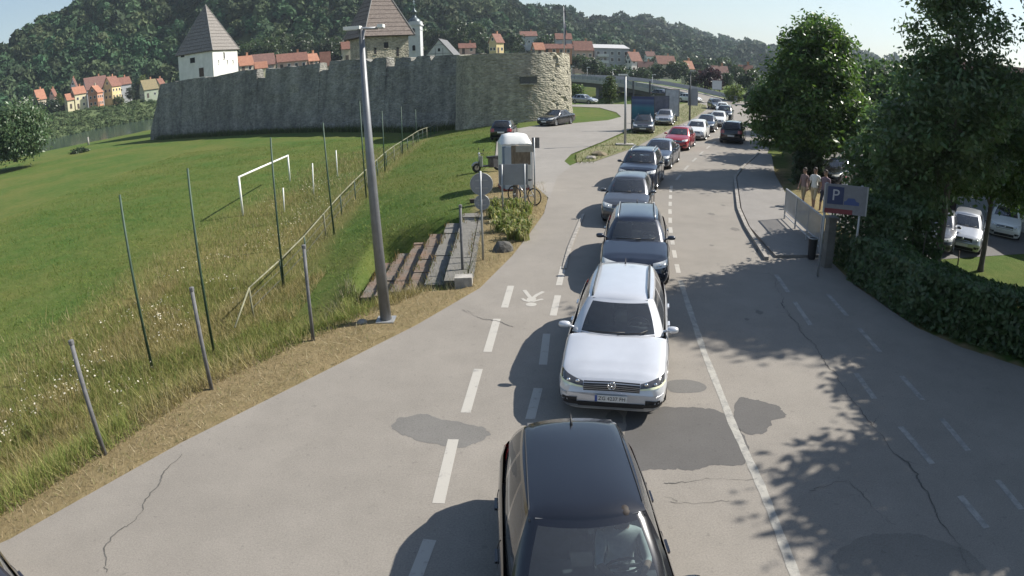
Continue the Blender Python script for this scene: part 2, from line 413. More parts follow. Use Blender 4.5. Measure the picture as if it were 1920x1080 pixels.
# ------------------------------------------------------------------ road, lot, pavement
EDGE_R = [(12.2, -14), (12.1, 6), (11.7, 9), (11.0, 9.8), (10.0, 11.1), (9.5, 12.3), (9.42, 13.7), (9.38, 15.4), (9.8, 18), (10.4, 22.5), (12.1, 27.3), (13.9, 33), (17.2, 41.5), (20.6, 49), (24.2, 56.5), (30.8, 71), (36.8, 87), (42.2, 104), (43.5, 114), (41, 122), (34, 127), (30, 128)]
ISL_R = [(4.94, 37.64), (8.56, 44.2), (13.82, 56.6), (20.48, 71.4), (27.3, 88.5), (30.2, 98), (30.6, 106), (28.5, 112), (26.5, 117)]
road = kind(sheet('road', EDGE_L + [(3.0, 35.4), (4.02, 37.6)] + ISL_R + EDGE_R[::-1], .0, M_ASPH), 'structure')
lot = kind(sheet('gravel_lot', [(1.65, 27), (1.0, 31), (-.2, 34.5), (-.85, 40), (-.9, 52), (.6, 58.5), (3.5, 63.2), (6.5, 63.8), (10.2, 67.2), (12.4, 72), (13.0, 79), (12.2, 88), (8, 91), (8, 95), (20, 97), (24, 90), (18.5, 77), (11.5, 59.5), (6.6, 47.2), (3.9, 41), (3.2, 37.9), (3.4, 35.8), (2.4, 32.6)], .004, M_LOT, None), 'structure')
pav = kind(obj('pavement', MB().prism([(8.0, 18.0), (10.1, 18.0), (10.75, 22.6), (12.5, 27.5), (14.3, 33.2), (17.6, 41.7), (16.9, 42), (13.4, 35.6), (11.6, 31.9), (9.2, 24.5), (8.45, 21.5)], -.05, .085).me('pavement', M_PAVE)), 'structure')
KERBL = [(7.6, 17.75), (8.32, 21.5), (9.07, 24.5), (11.5, 31.95), (13.3, 35.65), (16.8, 42.05)]
def kerb_run(name, pts, w, h, m, seg=1.0, parent=None):
    P = np.array(pts, float); d = np.r_[0, np.cumsum(np.hypot(*np.diff(P, axis=0).T))]; n = max(1, int(d[-1] / seg))
    root = kind(obj(name, None), 'structure'); 
    for i in range(n):
        s0, s1 = d[-1] * i / n + .006, d[-1] * (i + 1) / n - .006
        a = np.array([np.interp(s0, d, P[:, 0]), np.interp(s0, d, P[:, 1])]); b = np.array([np.interp(s1, d, P[:, 0]), np.interp(s1, d, P[:, 1])])
        t = (b - a) / np.linalg.norm(b - a); c = (a + b) / 2
        part('kerb_stone', MB().box((c[0], c[1], h / 2 - .06), (np.linalg.norm(b - a), w, h + .12 + rng.uniform(-.006, .006)), math.atan2(t[1], t[0])), m, root)
    return root
kerb_run('kerb', KERBL, .13, .11, M_KERB, 1.0)
kerb_run('path_kerb', [at(1058, 505)[:2], at(1066, 470)[:2], at(1078, 440)[:2], at(1094, 402)[:2]], .12, .035, M_KERB, 1.0)

# painted lines: children of the road
def dash(p, q, w, m=M_PAINT, z=.004):
    a, b = at(*p), at(*q); return strip('lane_dash', [a[:2], b[:2]], w, z, m, road)
for p, q in [((822, 944), (850, 824)), ((873, 774), (897, 692)), ((914, 660), (932, 598)), ((946, 577), (958, 536))]: dash(p, q, .17)
for p, q in [((994, 786), (1009, 728)), ((1018, 684), (1025, 626)), ((1037, 592), (1046, 554)), ((1048, 535), (1056, 500))]: dash(p, q, .16)
dash((778, 1085), (806, 1012), .17)
L1 = [(3.2, 3.5), (3.27, 5.26), (3.43, 6.98), (3.54, 8.84), (3.82, 11.58), (4.18, 14.2), (4.45, 16.06)]
Ys = np.linspace(3.5, 16.06, 60); Xs = np.interp(Ys, [p[1] for p in L1], [p[0] for p in L1])
strip('centre_line', list(zip(Xs, Ys)), .13 + .02 * np.sin(Ys * 9) * np.cos(Ys * 5.3), .004, M_WORN, road)
CEN = [(4.88, 18.44), (5.5, 21.53), (6.32, 24.95), (7.5, 29.59), (8.25, 31.48), (9.95, 35.69), (12.85, 42.34), (15.86, 48.92), (19.15, 56.38), (25.44, 71.07), (30.76, 87.15), (35.5, 105)]
def cen(y): return float(np.interp(y, [p[1] for p in CEN], [p[0] for p in CEN]))
y = 16.7
while y < 70:
    ln = .8 if y < 27 else 1.6
    strip('lane_dash', [(cen(y) if y > 18.44 else 4.45 + (y - 16.06) * .18, y), (cen(y + ln) if y + ln > 18.44 else 4.45 + (y + ln - 16.06) * .18, y + ln)], .13, .004, M_PAINT if y < 30 else M_WORN, road); y += ln * (1.8 if y < 27 else 2.0)
for p, q in [((1455, 515), (1478, 548)), ((1490, 566), (1520, 610)), ((1605, 700), (1640, 748)), ((1688, 800), (1748, 870)), ((1800, 930), (1850, 990)),
             ((1552, 552), (1588, 592)), ((1610, 615), (1650, 660)), ((1690, 705), (1730, 750)), ((1765, 785), (1815, 845)), ((1870, 900), (1915, 955))]: dash(p, q, .12, M_FAINT)
# the walking figure painted on the footpath (head towards the camera)
fig = MB()
def flat(mb, pts, w, z=.0045):
    A, B_ = ribbon(pts, w); n = len(A)
    mb.add([(a[0], a[1], z) for a in A] + [(b[0], b[1], z) for b in B_], [(i, n + i, n + i + 1, i + 1) for i in range(n - 1)])
hx, hy = at(996, 571)[:2]
fig.add([(hx + .13 * math.cos(a), hy + .13 * math.sin(a), .0045) for a in np.linspace(0, 2 * math.pi, 17)[:-1]], [tuple(range(16))])
flat(fig, [at(995, 566)[:2], at(997, 559)[:2]], .22)
flat(fig, [at(996, 560)[:2], at(990, 553)[:2], at(983, 544)[:2]], .10, .0049)
flat(fig, [at(998, 560)[:2], at(1007, 553)[:2], at(1019, 547)[:2]], .10, .0053)
flat(fig, [at(994, 566)[:2], at(985, 564)[:2], at(979, 560)[:2]], .08, .0057)
flat(fig, [at(998, 566)[:2], at(1009, 563)[:2], at(1018, 561)[:2]], .08, .0061)
part('walking_figure', fig, M_PAINT, road)
def blob(name, pts, m, z=.0025, par=road, jit=.075):
    P = np.array([p[:2] for p in pts]); n = len(P); t = np.linspace(0, n, n * 10, endpoint=False); i = t.astype(int); f = (t - i)[:, None]
    a, b, c, d = P[(i - 1) % n], P[i % n], P[(i + 1) % n], P[(i + 2) % n]
    Q = .5 * ((2 * b) + (c - a) * f + (2 * a - 5 * b + 4 * c - d) * f ** 2 + (3 * b - 3 * c + d - a) * f ** 3) + np.stack([np.convolve(np.r_[q_, q_], np.ones(5) / 5, 'same')[len(t) // 2:len(t) // 2 + len(t)] for q_ in rng.normal(0, jit, (2, len(t)))], 1)
    return sheet(name, [tuple(q) for q in Q], z, m, par)
blob('asphalt_patch', [at(1183, 770), at(1230, 762), at(1300, 762), at(1345, 768), at(1388, 800), at(1400, 855), at(1340, 872), at(1290, 880), at(1235, 878), at(1180, 880), at(1170, 830)], M_PATCH)
blob('asphalt_patch', [at(733, 795), at(770, 778), at(830, 784), at(900, 800), at(915, 815), at(880, 838), at(830, 835), at(770, 822)], asphalt_mat('faded_patch', (.155, .148, .138)))
blob('asphalt_patch', [at(1385, 745), at(1420, 748), at(1460, 760), at(1472, 780), at(1440, 795), at(1428, 812), at(1395, 808), at(1375, 780)], M_PATCH)
blob('asphalt_patch', [at(1252, 716), at(1290, 712), at(1322, 722), at(1315, 735), at(1260, 735)], asphalt_mat('faded_patch_small', (.14, .134, .126)), jit=.01)
blob('asphalt_patch', [at(1560, 1040), at(1650, 1000), at(1760, 1010), at(1850, 1060), at(1800, 1085), at(1600, 1085)], asphalt_mat('faded_patch_corner', (.19, .175, .155)))
def crack(pts, w, z=.006):
    P = np.array([p[:2] for p in pts]); d = np.r_[0, np.cumsum(np.hypot(*np.diff(P, axis=0).T))]; s = np.arange(0, d[-1], .06)
    wob = np.convolve(rng.normal(0, .10, (2, len(s) + 8))[0], np.ones(7) / 7, 'same')[4:-4]; wob2 = np.convolve(rng.normal(0, .10, len(s) + 8), np.ones(7) / 7, 'same')[4:-4]
    Q = np.stack([np.interp(s, d, P[:, 0]) + wob, np.interp(s, d, P[:, 1]) + wob2], 1) + rng.normal(0, .008, (len(s), 2))
    wd = w * np.clip(.15 + 1.5 * vnoise(s, 0 * s, .5, int(rng.integers(99))) ** 1.6 + rng.uniform(-.1, .25, len(s)), .12, 2)
    strip('crack', [tuple(q) for q in Q], wd, z, M_CRACK, road)
    for k in range(2, len(s) - 6, 17):                    # short branches
        if rng.uniform() < .55:
            a_ = rng.uniform(0, 6.28); n_ = int(rng.integers(4, 10)); B_ = Q[k] + np.cumsum(np.stack([np.cos(a_ + rng.normal(0, .5, n_)), np.sin(a_ + rng.normal(0, .5, n_))], 1) * .05, 0)
            strip('crack', [tuple(q) for q in B_], w * np.linspace(.6, .15, n_), z + .0006, M_CRACK, road)
zc = lambda L_: [at(1200 + a / 1.7417, 460 + b / 1.7417) for a, b in L_]
crack(zc([(430, 90), (490, 230), (540, 300), (600, 370), (650, 450), (720, 540), (800, 640), (900, 760), (1010, 930), (1080, 1070)]), .022)
crack([at(190, 1079), at(200, 1020), at(235, 985), at(290, 925), at(310, 890), at(345, 850)], .022)
crack([at(868, 580), at(905, 597), at(935, 604), at(960, 615)], .018)
crack(zc([(60, 770), (180, 775), (300, 768), (390, 766)]), .014)
crack(zc([(110, 835), (220, 840), (300, 832)]), .012)
crack([at(1378, 335), at(1383, 365), at(1392, 400), at(1405, 440), at(1424, 482)], .03)
crack(zc([(560, 800), (680, 770), (760, 860), (830, 900)]), .014)

for k in range(26):                                   # oil drips and small stains in the lane
    y_ = rng.uniform(5, 30); x_ = float(np.interp(y_, [5, 9, 16, 22, 30], [1.4, 1.9, 2.8, 4.2, 6.2])) + rng.normal(0, .35) + (3.1 if k % 4 == 0 else 0); r_ = rng.uniform(.05, .20)
    sheet('oil_stain', [(x_ + r_ * rng.uniform(.7, 1.2) * math.cos(a), y_ + r_ * rng.uniform(.9, 1.7) * math.sin(a)) for a in np.linspace(0, 6.28, 14)[:-1]], .0031 + .00004 * k, STAIN, road)
# ------------------------------------------------------------------ river
river = mat('river_water', (.035, .055, .05), .12, .2, .3, spec=.5, bump=.15, bscale=1.2)
rv = [(-400, 30, -3.55), (-95, 30, -3.55), (-76, 150, -3.55), (-30, 350, -3.55), (-100, 350, -3.55), (-400, 350, -3.55)]
kind(obj('river', mesh('river', rv, [tuple(range(6))], river)), 'structure')

# ------------------------------------------------------------------ hills
AZ = [-80, -50, -43, -40.3, -37, -35.5, -30, -20, -10, -5, -2.2, 0, 2.3, 4.9, 6.8, 11.4, 16, 19, 24, 45, 80]
EL = [5, 5, 5.8, 6.8, 7.8, 8.6, 10.5, 11.5, 9.5, 7.2, 5.8, 5.0, 4.1, 3.5, 2.95, 2.65, 1.95, 1.4, 1.0, .9, .9]
RR = ([-80, -30, -10, 0, 7, 12, 16, 20, 45, 80], [430, 430, 470, 560, 800, 950, 1150, 1400, 1500, 1500])
RF = ([-80, -28, -22, -5, 5, 12, 20, 80], [348, 348, 306, 306, 335, 430, 560, 700])
RB = ([-80, -45, -40, -38, -33, -29, -22, -10, 0, 80], [225, 232, 246, 256, 276, 284, 266, 266, 240, 240])
def hillz(az, r):
    base = np.interp(az, [-80, -42, -30, -12, 3, 80], [5.2, 5.2, 4.3, 4.3, .6, .6]); rr = np.interp(az, *RR); rf = np.interp(az, *RF); rb = np.interp(az, *RB)
    pk = np.tan(np.radians(np.interp(az, AZ, EL))) * rr + 5.5 - 9
    z = -4.2 + (base + 4.2) * smooth((r - rb) / 40)
    t = (r - rf) / (rr - rf)
    z = z + (pk - base) * np.where(t > 0, np.sin(np.clip(t, 0, 1) * math.pi / 2) ** 1.15, 0)
    z = z + np.where(t > 0, 3.5 * (vnoise(az * 6, r, 45, 4) - .5), 0)
    return z - np.where(t > 1, (r - rr) * .06, 0)
azs = np.linspace(-80, 80, 260); rs = np.r_[np.linspace(185, 330, 60), np.geomspace(334, 2300, 90)]
A_, R_ = np.meshgrid(azs, rs); Zh = hillz(A_, R_)
hv = np.stack([R_ * np.sin(np.radians(A_)), R_ * np.cos(np.radians(A_)), Zh], -1).reshape(-1, 3)
i_ = np.arange(A_.size).reshape(A_.shape); hf = np.stack([i_[:-1, :-1], i_[:-1, 1:], i_[1:, 1:], i_[1:, :-1]], -1).reshape(-1, 4)
M_HILL = mat('hill_grass', (.06, .085, .03), .95, .3, .12, col2=(.085, .115, .04), detail=8)
kind(obj('hills', mesh('hills', hv, hf, M_HILL, True)), 'structure')
AZ2 = [-10, 5, 11, 15, 18, 22, 26, 45, 70]; EL2 = [1.0, 1.6, 2.2, 2.05, 1.85, 1.9, 1.5, 1.2, 1.2]
azs = np.linspace(-10, 70, 240); rs = np.linspace(1700, 3400, 40); A2, R2 = np.meshgrid(azs, rs)
pk = (np.tan(np.radians(np.interp(A2, AZ2, EL2))) * 2700 + 5.5)
Z2 = -20 + (pk + 20) * np.sin(np.clip((R2 - 1700) / 1000, 0, 1) * math.pi / 2) + 26 * (vnoise(A2 * 60, R2, 190, 5) - .5) + 9 * (vnoise(A2 * 60, R2, 45, 8) - .5)
hv = np.stack([R2 * np.sin(np.radians(A2)), R2 * np.cos(np.radians(A2)), Z2], -1).reshape(-1, 3)
i_ = np.arange(A2.size).reshape(A2.shape); hf = np.stack([i_[:-1, :-1], i_[:-1, 1:], i_[1:, 1:], i_[1:, :-1]], -1).reshape(-1, 4)
kind(obj('far_hills', mesh('far_hills', hv, hf, mat('far_woodland', (.035, .06, .025), .95, .3, .02, col2=(.06, .09, .035), detail=9, bump=1., bscale=.03), True)), 'structure')

# ================================================================== VEGETATION
def quads(C, Nrm, size, asp=1.6):
    """one small leaf-like quad per centre; Nrm is its facing direction"""
    n = len(C); r = rng.normal(size=(n, 3)); t = np.cross(Nrm, r); t /= np.linalg.norm(t, axis=1)[:, None] + 1e-9; b = np.cross(Nrm, t)
    s = np.broadcast_to(size, (n,))[:, None] * .5
    v = np.stack([C - t * s * asp, C - b * s * .75 + t * s * .1, C + t * s * asp, C + b * s * .75 + t * s * .1], 1).reshape(-1, 3)
    return v, np.arange(4 * n, dtype=np.int32).reshape(n, 4)
def unit(n):
    d = rng.normal(size=(n, 3)); return d / np.linalg.norm(d, axis=1)[:, None]
def leaf_cols(n, base, var=.25, hue=.12):
    c = np.array(base)[None, :] * (1 + rng.uniform(-var, var, (n, 1))); c[:, 0] *= 1 + rng.uniform(-hue, hue * 1.5, n); return np.repeat(np.clip(c, .004, 1), 4, 0)
def crown_mesh(name, lobes, n_clump, per, leaf, base, spread=.35, shell=.55, m=None, droop=.0):
    """leaf quads gathered in clumps through the volume of several lobes (cx,cy,cz,rx,ry,rz)"""
    Ls = np.array(lobes, float); wgt = Ls[:, 3] * Ls[:, 4] + Ls[:, 3] * Ls[:, 5]; k = rng.choice(len(Ls), n_clump, p=wgt / wgt.sum())
    d = unit(n_clump); rad = rng.uniform(0, 1, n_clump) ** .35; rad = shell + (1 - shell) * rad
    cc = Ls[k, :3] + d * Ls[k, 3:] * rad[:, None] * rng.uniform(.82, 1.12, (n_clump, 1))
    sz = spread * rng.uniform(.6, 1.4, n_clump)
    j = np.repeat(np.arange(n_clump), per); n = len(j)
    g = rng.normal(size=(n, 3)) * .5; g[:, 2] *= .7
    P = cc[j] + g * sz[j][:, None]; P[:, 2] -= droop * np.abs(g[:, 0] + g[:, 1]) * sz[j]
    Nn = unit(n) * .9 + d[j] * .5 + np.array([0, 0, .55]); Nn /= np.linalg.norm(Nn, axis=1)[:, None]
    v, f = quads(P, Nn, leaf * rng.uniform(.6, 1.3, n))
    tone = (1 + rng.uniform(-.22, .25, n_clump))[j]
    c = leaf_cols(n, base) * np.repeat(tone, 4)[:, None]
    return mesh(name, v, f, m or M_LEAF, False, c)
def trunk_mb(h, r, lobes, lean=(0, 0), n=7):
    mb = MB(); base = Vector((0, 0, -.3)); mid = Vector((lean[0] * .5, lean[1] * .5, h * .5)); topp = Vector((lean[0], lean[1], h))
    mb.tube([base, Vector((0, 0, .25)), mid, topp], [r * 1.5, r, r * .8, r * .55], 9)
    for l in lobes[:n]:
        c = Vector(l[:3]); st_ = mid.lerp(topp, random.uniform(.2, .95)); m1 = st_.lerp(c, .5) + Vector((random.uniform(-.3, .3), random.uniform(-.3, .3), .25))
        mb.tube([st_, m1, c + Vector((0, 0, l[5] * .3))], [r * .42, r * .28, r * .07], 6)
        for q in range(3):
            e = c + Vector((random.uniform(-1, 1) * l[3], random.uniform(-1, 1) * l[4], random.uniform(-.2, .9) * l[5])) * .8
            mb.tube([m1.lerp(c, .5), (m1 + e) / 2 + Vector((0, 0, .2)), e], [r * .16, r * .1, r * .03], 5)
    return mb
def tree(name, label, loc, lobes, trunk_h, trunk_r, clumps, per, leaf, base, spread=.5, cat='tree', group=None, lean=(0, 0), bark=None, shell=.5):
    t = thing(name, label, cat, loc, group=group)
    part('trunk', trunk_mb(trunk_h, trunk_r, lobes, lean), bark or M_BARK, t, True)
    obj('crown', crown_mesh('crown', lobes, clumps, per, leaf, base, spread, shell), t)
    return t
def blades(name, xy, hgt_, wid, cols, lean=.35, par=None, m=None, zoff=0.):
    n = len(xy); z = height(xy[:, 0], xy[:, 1]) + zoff; a = rng.uniform(0, 2 * math.pi, n); h = np.broadcast_to(hgt_, (n,)); w = np.broadcast_to(wid, (n,))
    d = np.stack([np.cos(a), np.sin(a), 0 * a], 1) * (w / 2)[:, None]; P = np.stack([xy[:, 0], xy[:, 1], z - .01], 1)
    ln = rng.normal(size=(n, 2)) * lean * h[:, None]
    T = P + np.stack([ln[:, 0], ln[:, 1], h], 1)
    v = np.stack([P - d, P + d, T], 1).reshape(-1, 3)
    return obj(name, mesh(name, v, np.arange(3 * n, dtype=np.int32).reshape(n, 3), m or M_GRASS, False, np.repeat(cols, 3, 0)), par)
def mixcols(n, stops):
    c = np.array(stops); k = rng.integers(0, len(c), n); return np.clip(c[k] * (1 + rng.uniform(-.28, .28, (n, 1))), .005, .9)

# grasses (nobody could count them)
def scatter(n, x0, x1, y0, y1, dens):
    x = rng.uniform(x0, x1, n); y = y0 + (y1 - y0) * rng.uniform(0, 1, n) ** 1.35; k = rng.uniform(0, 1, n) < dens(x, y); return np.stack([x[k], y[k]], 1)
crest = lambda y: np.interp(y, *CRX)
P_ = scatter(150000, -13, 1.6, 3.5, 31, lambda x, y: ((x < edge_l(y) - .03) & (x > crest(y) - .3)) * (.25 + .75 * vnoise(x, y, .5, 3)) * np.where(edge_l(y) - x < .35, .6, 1))
kind(blades('verge_straw', P_, rng.gamma(3, .022, len(P_)) + .015, .012, mixcols(len(P_), [(.36, .29, .17), (.27, .21, .12), (.44, .38, .25), (.20, .16, .085), (.17, .18, .07)]), .8), 'stuff')
P_ = scatter(260000, -17, 0, 3.5, 23, lambda x, y: ((x < crest(y) + .1) & (x > rail_x(y) - 6)) * (.3 + .7 * vnoise(x, y, .7, 6)) * ((y < 17) | (x < rail_x(y) + 1.5)))
dn = vnoise(P_[:, 0], P_[:, 1], 1.6, 9)
c_ = np.where((dn > .52)[:, None], mixcols(len(P_), [(.27, .225, .09), (.32, .265, .12), (.22, .20, .075), (.36, .31, .17)]), mixcols(len(P_), [(.17, .205, .052), (.21, .225, .065), (.25, .235, .08), (.13, .18, .042), (.28, .25, .11)]))
kind(blades('bank_grass', P_, rng.gamma(4, .05, len(P_)) + .04, .015, c_, .45), 'stuff')
P_ = scatter(160000, -26, 0, 10, 60, lambda x, y: ((x < crest(y) - .5)) * np.where(x < rail_x(y), smooth(1 - (rail_x(y) - x - 6) / 4), smooth(1 - (x - rail_x(y)) / 1.2)) * (.25 + .75 * vnoise(x, y, 1.5, 11)))
kind(blades('rough_grass', P_, rng.gamma(4, .05, len(P_)) + .05, .022, mixcols(len(P_), [(.29, .24, .11), (.25, .215, .085), (.18, .195, .06), (.36, .31, .18), (.15, .175, .05)]), .3), 'stuff')
P_ = scatter(240000, -40, 1, 6, 75, lambda x, y: (x < crest(y) - .6) * (.35 + .65 * vnoise(x, y, 2.2, 13)) * ((x < rail_x(y) - 3) | (x > rail_x(y) + .8)))
kind(blades('field_grass', P_, rng.gamma(3, .022, len(P_)) + .03, .03, mixcols(len(P_), [(.105, .155, .028), (.13, .175, .038), (.09, .135, .024), (.165, .18, .05)]), .7), 'stuff')
# white seed heads and flowers scattered in the rough strip
P_ = scatter(16000, -20, -3, 9, 46, lambda x, y: (x < rail_x(y) - .3) * smooth(1 - np.abs(rail_x(y) - x - 3.2) / 3.4) * (vnoise(x, y, 1.7, 21) > .55) * .8)
n_ = len(P_); C_ = np.stack([P_[:, 0], P_[:, 1], height(P_[:, 0], P_[:, 1]) + rng.uniform(.3, .65, n_)], 1)
v_, f_ = quads(C_, unit(n_) * .6 + np.array([0, -.3, .8]), rng.uniform(.03, .075, n_), 1.1)
kind(obj('wildflowers', mesh('wildflowers', v_, f_, M_GRASS, False, np.repeat(mixcols(n_, [(.55, .50, .38), (.48, .42, .28), (.62, .58, .48)]), 4, 0))), 'stuff')
P_ = scatter(36000, 3, 32, 36.9, 108, lambda x, y: (x < np.interp(y, [p[1] for p in ISL_R][:6], [p[0] for p in ISL_R][:6]) - .1) & (x > np.interp(y, [37.6, 41, 47, 59, 77, 107], [3.8, 4.0, 6.9, 12, 19, 30.5])))
kind(blades('island_grass', P_, rng.gamma(3, .03, len(P_)) + .04, .035, mixcols(len(P_), [(.075, .12, .025), (.10, .13, .035), (.16, .14, .06)]), .6, zoff=.03), 'stuff')
isl = kind(sheet('grass_island', [(3.9, 37.5), (4.94, 37.7)] + ISL_R[1:6] + [(31.0, 106), (30.2, 106.5), (24, 95), (19.0, 77), (12.0, 59.6), (6.9, 47.2), (4.2, 41)], .012, mat('island_turf', (.11, .13, .045), .95, .3, 1.2, col2=(.20, .17, .09), detail=8)), 'structure')

# wooded hillside as one mass
def wood(name, n, az0, az1, f0, f1, size, q, base, seed_mask=None):
    az = rng.uniform(az0, az1, n); t = rng.uniform(f0, f1, n) ** 1.1; rf = np.interp(az, *RF); rr = np.interp(az, *RR); r = rf + (rr - rf) * t
    if seed_mask is not None: k = seed_mask(az, r); az, r = az[k], r[k]
    n = len(az); z = hillz(az, r); C = np.stack([r * np.sin(np.radians(az)), r * np.cos(np.radians(az)), z], 1)
    sc = size * rng.choice([.6, .75, .9, 1.05, 1.25], n) * rng.uniform(.85, 1.15, n) * np.clip(r / 420, 1, 2.0)
    d = unit(n * q).reshape(n, q, 3); d[:, :, 2] = np.abs(d[:, :, 2]) * 1.15 - .35
    lob = unit(n * 7).reshape(n, 7, 3); bump_ = (.62 + .5 * np.max(np.einsum('nqk,nlk->nql', d, lob), 2) ** 3)[:, :, None] * rng.uniform(.88, 1.08, (n, q, 1))
    P = C[:, None, :] + d * bump_ * sc[:, None, None] * np.array([.62, .62, .85]) + np.array([0, 0, .75]) * sc[:, None, None]
    Nn = d + rng.normal(size=d.shape) * .6; Nn /= np.linalg.norm(Nn, axis=2)[:, :, None]
    v, f = quads(P.reshape(-1, 3), Nn.reshape(-1, 3), np.repeat(sc * .27, q) * rng.uniform(.6, 1.3, n * q), 1.1)
    stand = vnoise(C[:, 0], C[:, 1], 55, 3)[:, None]; tc_ = np.array(base)[None] * (1 + rng.uniform(-.42, .45, (n, 1))) * (.7 + .6 * stand); tc_[:, 0] *= rng.uniform(.75, 1.5, n)
    c = np.repeat(np.repeat(tc_, q, 0) * (1 + rng.uniform(-.2, .2, (n * q, 1))), 4, 0)
    return kind(obj(name, mesh(name, v, f, M_FOREST, False, np.clip(c, .004, 1))), 'stuff')
wood('wooded_hillside', 2350, -49, 4, -.02, 1.06, 8.4, 250, (.036, .070, .031))
wood('wooded_ridge', 1700, 2, 34, -.05, 1.05, 9.5, 110, (.036, .070, .031))

# ================================================================== CASTLE
def stone_mat(name, c1, c2, streak=.5, course=True):
    m = bpy.data.materials.new(name); N, L = nodes_of(m); b = N['Principled BSDF']; b.inputs['Roughness'].default_value = .95; b.inputs['Specular IOR Level'].default_value = .15
    tc = N.new('ShaderNodeTexCoord')
    def nz_(scale, detail, st=(1, 1, 1), rough=.7):
        mp = N.new('ShaderNodeMapping'); mp.inputs['Scale'].default_value = st; L.new(tc.outputs['Object'], mp.inputs[0])
        n = N.new('ShaderNodeTexNoise'); n.inputs['Scale'].default_value = scale; n.inputs['Detail'].default_value = detail; n.inputs['Roughness'].default_value = rough; L.new(mp.outputs[0], n.inputs[0]); return n.outputs['Fac']
    def rc(f, a, b_, p0=.35, p1=.65):
        r = N.new('ShaderNodeValToRGB'); r.color_ramp.elements[0].position = p0; r.color_ramp.elements[1].position = p1
        r.color_ramp.elements[0].color = (*a, 1); r.color_ramp.elements[1].color = (*b_, 1); L.new(f, r.inputs[0]); return r.outputs[0]
    def mul(a, b_, f=1.):
        mx = N.new('ShaderNodeMix'); mx.data_type = 'RGBA'; mx.blend_type = 'MULTIPLY'; mx.inputs[0].default_value = f; L.new(a, mx.inputs[6]); L.new(b_, mx.inputs[7]); return mx.outputs[2]
    col = rc(nz_(1.1, 9), c1, c2)
    col = mul(col, rc(nz_(.55, 6, (1, 1, .06)), (.42, .42, .44), (1.15, 1.15, 1.1), .36, .62), streak)
    v = N.new('ShaderNodeTexVoronoi'); v.inputs['Scale'].default_value = 3.2
    mp = N.new('ShaderNodeMapping'); mp.inputs['Scale'].default_value = (1, 1, 1.9); L.new(tc.outputs['Object'], mp.inputs[0]); L.new(mp.outputs[0], v.inputs['Vector'])
    vc = N.new('ShaderNodeSeparateColor'); L.new(v.outputs['Color'], vc.inputs[0])
    col = mul(col, rc(vc.outputs[0], (.72, .72, .72), (1.2, 1.2, 1.2), .1, .9), .75)
    L.new(col, b.inputs['Base Color'])
    bp = N.new('ShaderNodeBump'); bp.inputs['Strength'].default_value = .9; bp.inputs['Distance'].default_value = .12; L.new(v.outputs['Distance'], bp.inputs['Height']); bp.invert = True
    L.new(bp.outputs[0], b.inputs['Normal']); return m
M_STONE = stone_mat('castle_stone', (.20, .195, .185), (.31, .30, .27), .62)
M_STONE2 = stone_mat('bastion_stone', (.26, .245, .20), (.40, .37, .29), .35)
M_PLASTER = mat('white_plaster', (.60, .59, .55), .9, .16, 1.2, col2=(.74, .73, .69), detail=8, stretch=(1, 1, .5))
M_SHINGLE = mat('grey_shingle', (.12, .105, .095), .9, .3, 3.5, col2=(.27, .25, .23), detail=9, bump=.9, bscale=5, stretch=(1, 1, 2.2))
M_HOLE = mat('dark_opening', (.015, .015, .017), .9, .2)
M_TIMBER = mat('dark_timber', (.075, .055, .045), .85, .3, 3)

W0, W1 = np.array(at(299, 261, -2.)[:2]), np.array(at(600, 246, -2.)[:2]); W2 = np.array(gr(864, 240)[:2])
def wall_hit(px, py, off=1.3):
    d = ray(px, py)[:2]; best = None
    for a, b in ((W0, W1), (W1, W2)):
        t = (b - a) / np.linalg.norm(b - a); n = np.array([-t[1], t[0]]); n = n if n[1] > 0 else -n
        a2 = a + n * off; M = np.array([[d[0], -t[0]], [d[1], -t[1]]]); k, s = np.linalg.solve(M, a2)
        L_ = np.linalg.norm(b - a); pos = s + (0 if a is W0 else np.linalg.norm(W1 - W0))
        if -4 <= s <= L_ + 4: best = (pos, CAMZ + ray(px, py)[2] * k); 
        if best and s <= L_: break
    return best
TOPS = [(335, 152), (345, 149), (372, 146), (400, 144), (430, 137), (450, 133), (479, 130), (480.5, 146), (494, 147), (496, 128), (512, 129), (528, 128), (536, 124), (552, 125), (575, 121), (590, 119), (597, 118), (598.5, 134), (606, 131), (616, 131), (618, 115), (650, 112), (680, 110), (693, 116), (701, 108), (722, 107), (723.5, 124), (738, 124), (740, 110), (752, 107), (767, 108), (769, 115), (774, 113), (780, 106), (796, 104.5), (803, 104.5), (806, 114), (813, 105), (835, 103), (872, 102)]
ts = [wall_hit(*p) for p in TOPS]
ts = [t for t in ts if t]; tp = np.array([t[0] for t in ts]); tz = np.array([t[1] for t in ts]); o_ = np.argsort(tp, kind='stable'); tp, tz = tp[o_], tz[o_]
Lw = np.linalg.norm(W1 - W0); Lt = Lw + np.linalg.norm(W2 - W1)
def wpos(s):
    return W0 + (W1 - W0) / Lw * s if s < Lw else W1 + (W2 - W1) / (Lt - Lw) * (s - Lw)
def wnorm(s):
    n = []
    for a, b in ((W0, W1), (W1, W2)):
        t = (b - a) / np.linalg.norm(b - a); q = np.array([-t[1], t[0]]); n.append(q if q[1] > 0 else -q)
    k = np.clip((s - Lw + 4) / 8, 0, 1); q = n[0] * (1 - k) + n[1] * k; return q / np.linalg.norm(q)
castle = thing('castle_wall', 'long battered grey stone castle wall with broken crenels along the pitch', 'castle wall', (float(W1[0]), float(W1[1]), gz(*W1)))
ox, oy, oz = castle.location
svals = np.unique(np.r_[np.arange(0, Lt + 2.2, .55), tp, tp + .05]); svals = svals[(svals >= 0) & (svals < Lt + 2.2)]
rows = 16; V = []; F = []; NR = rows + 4
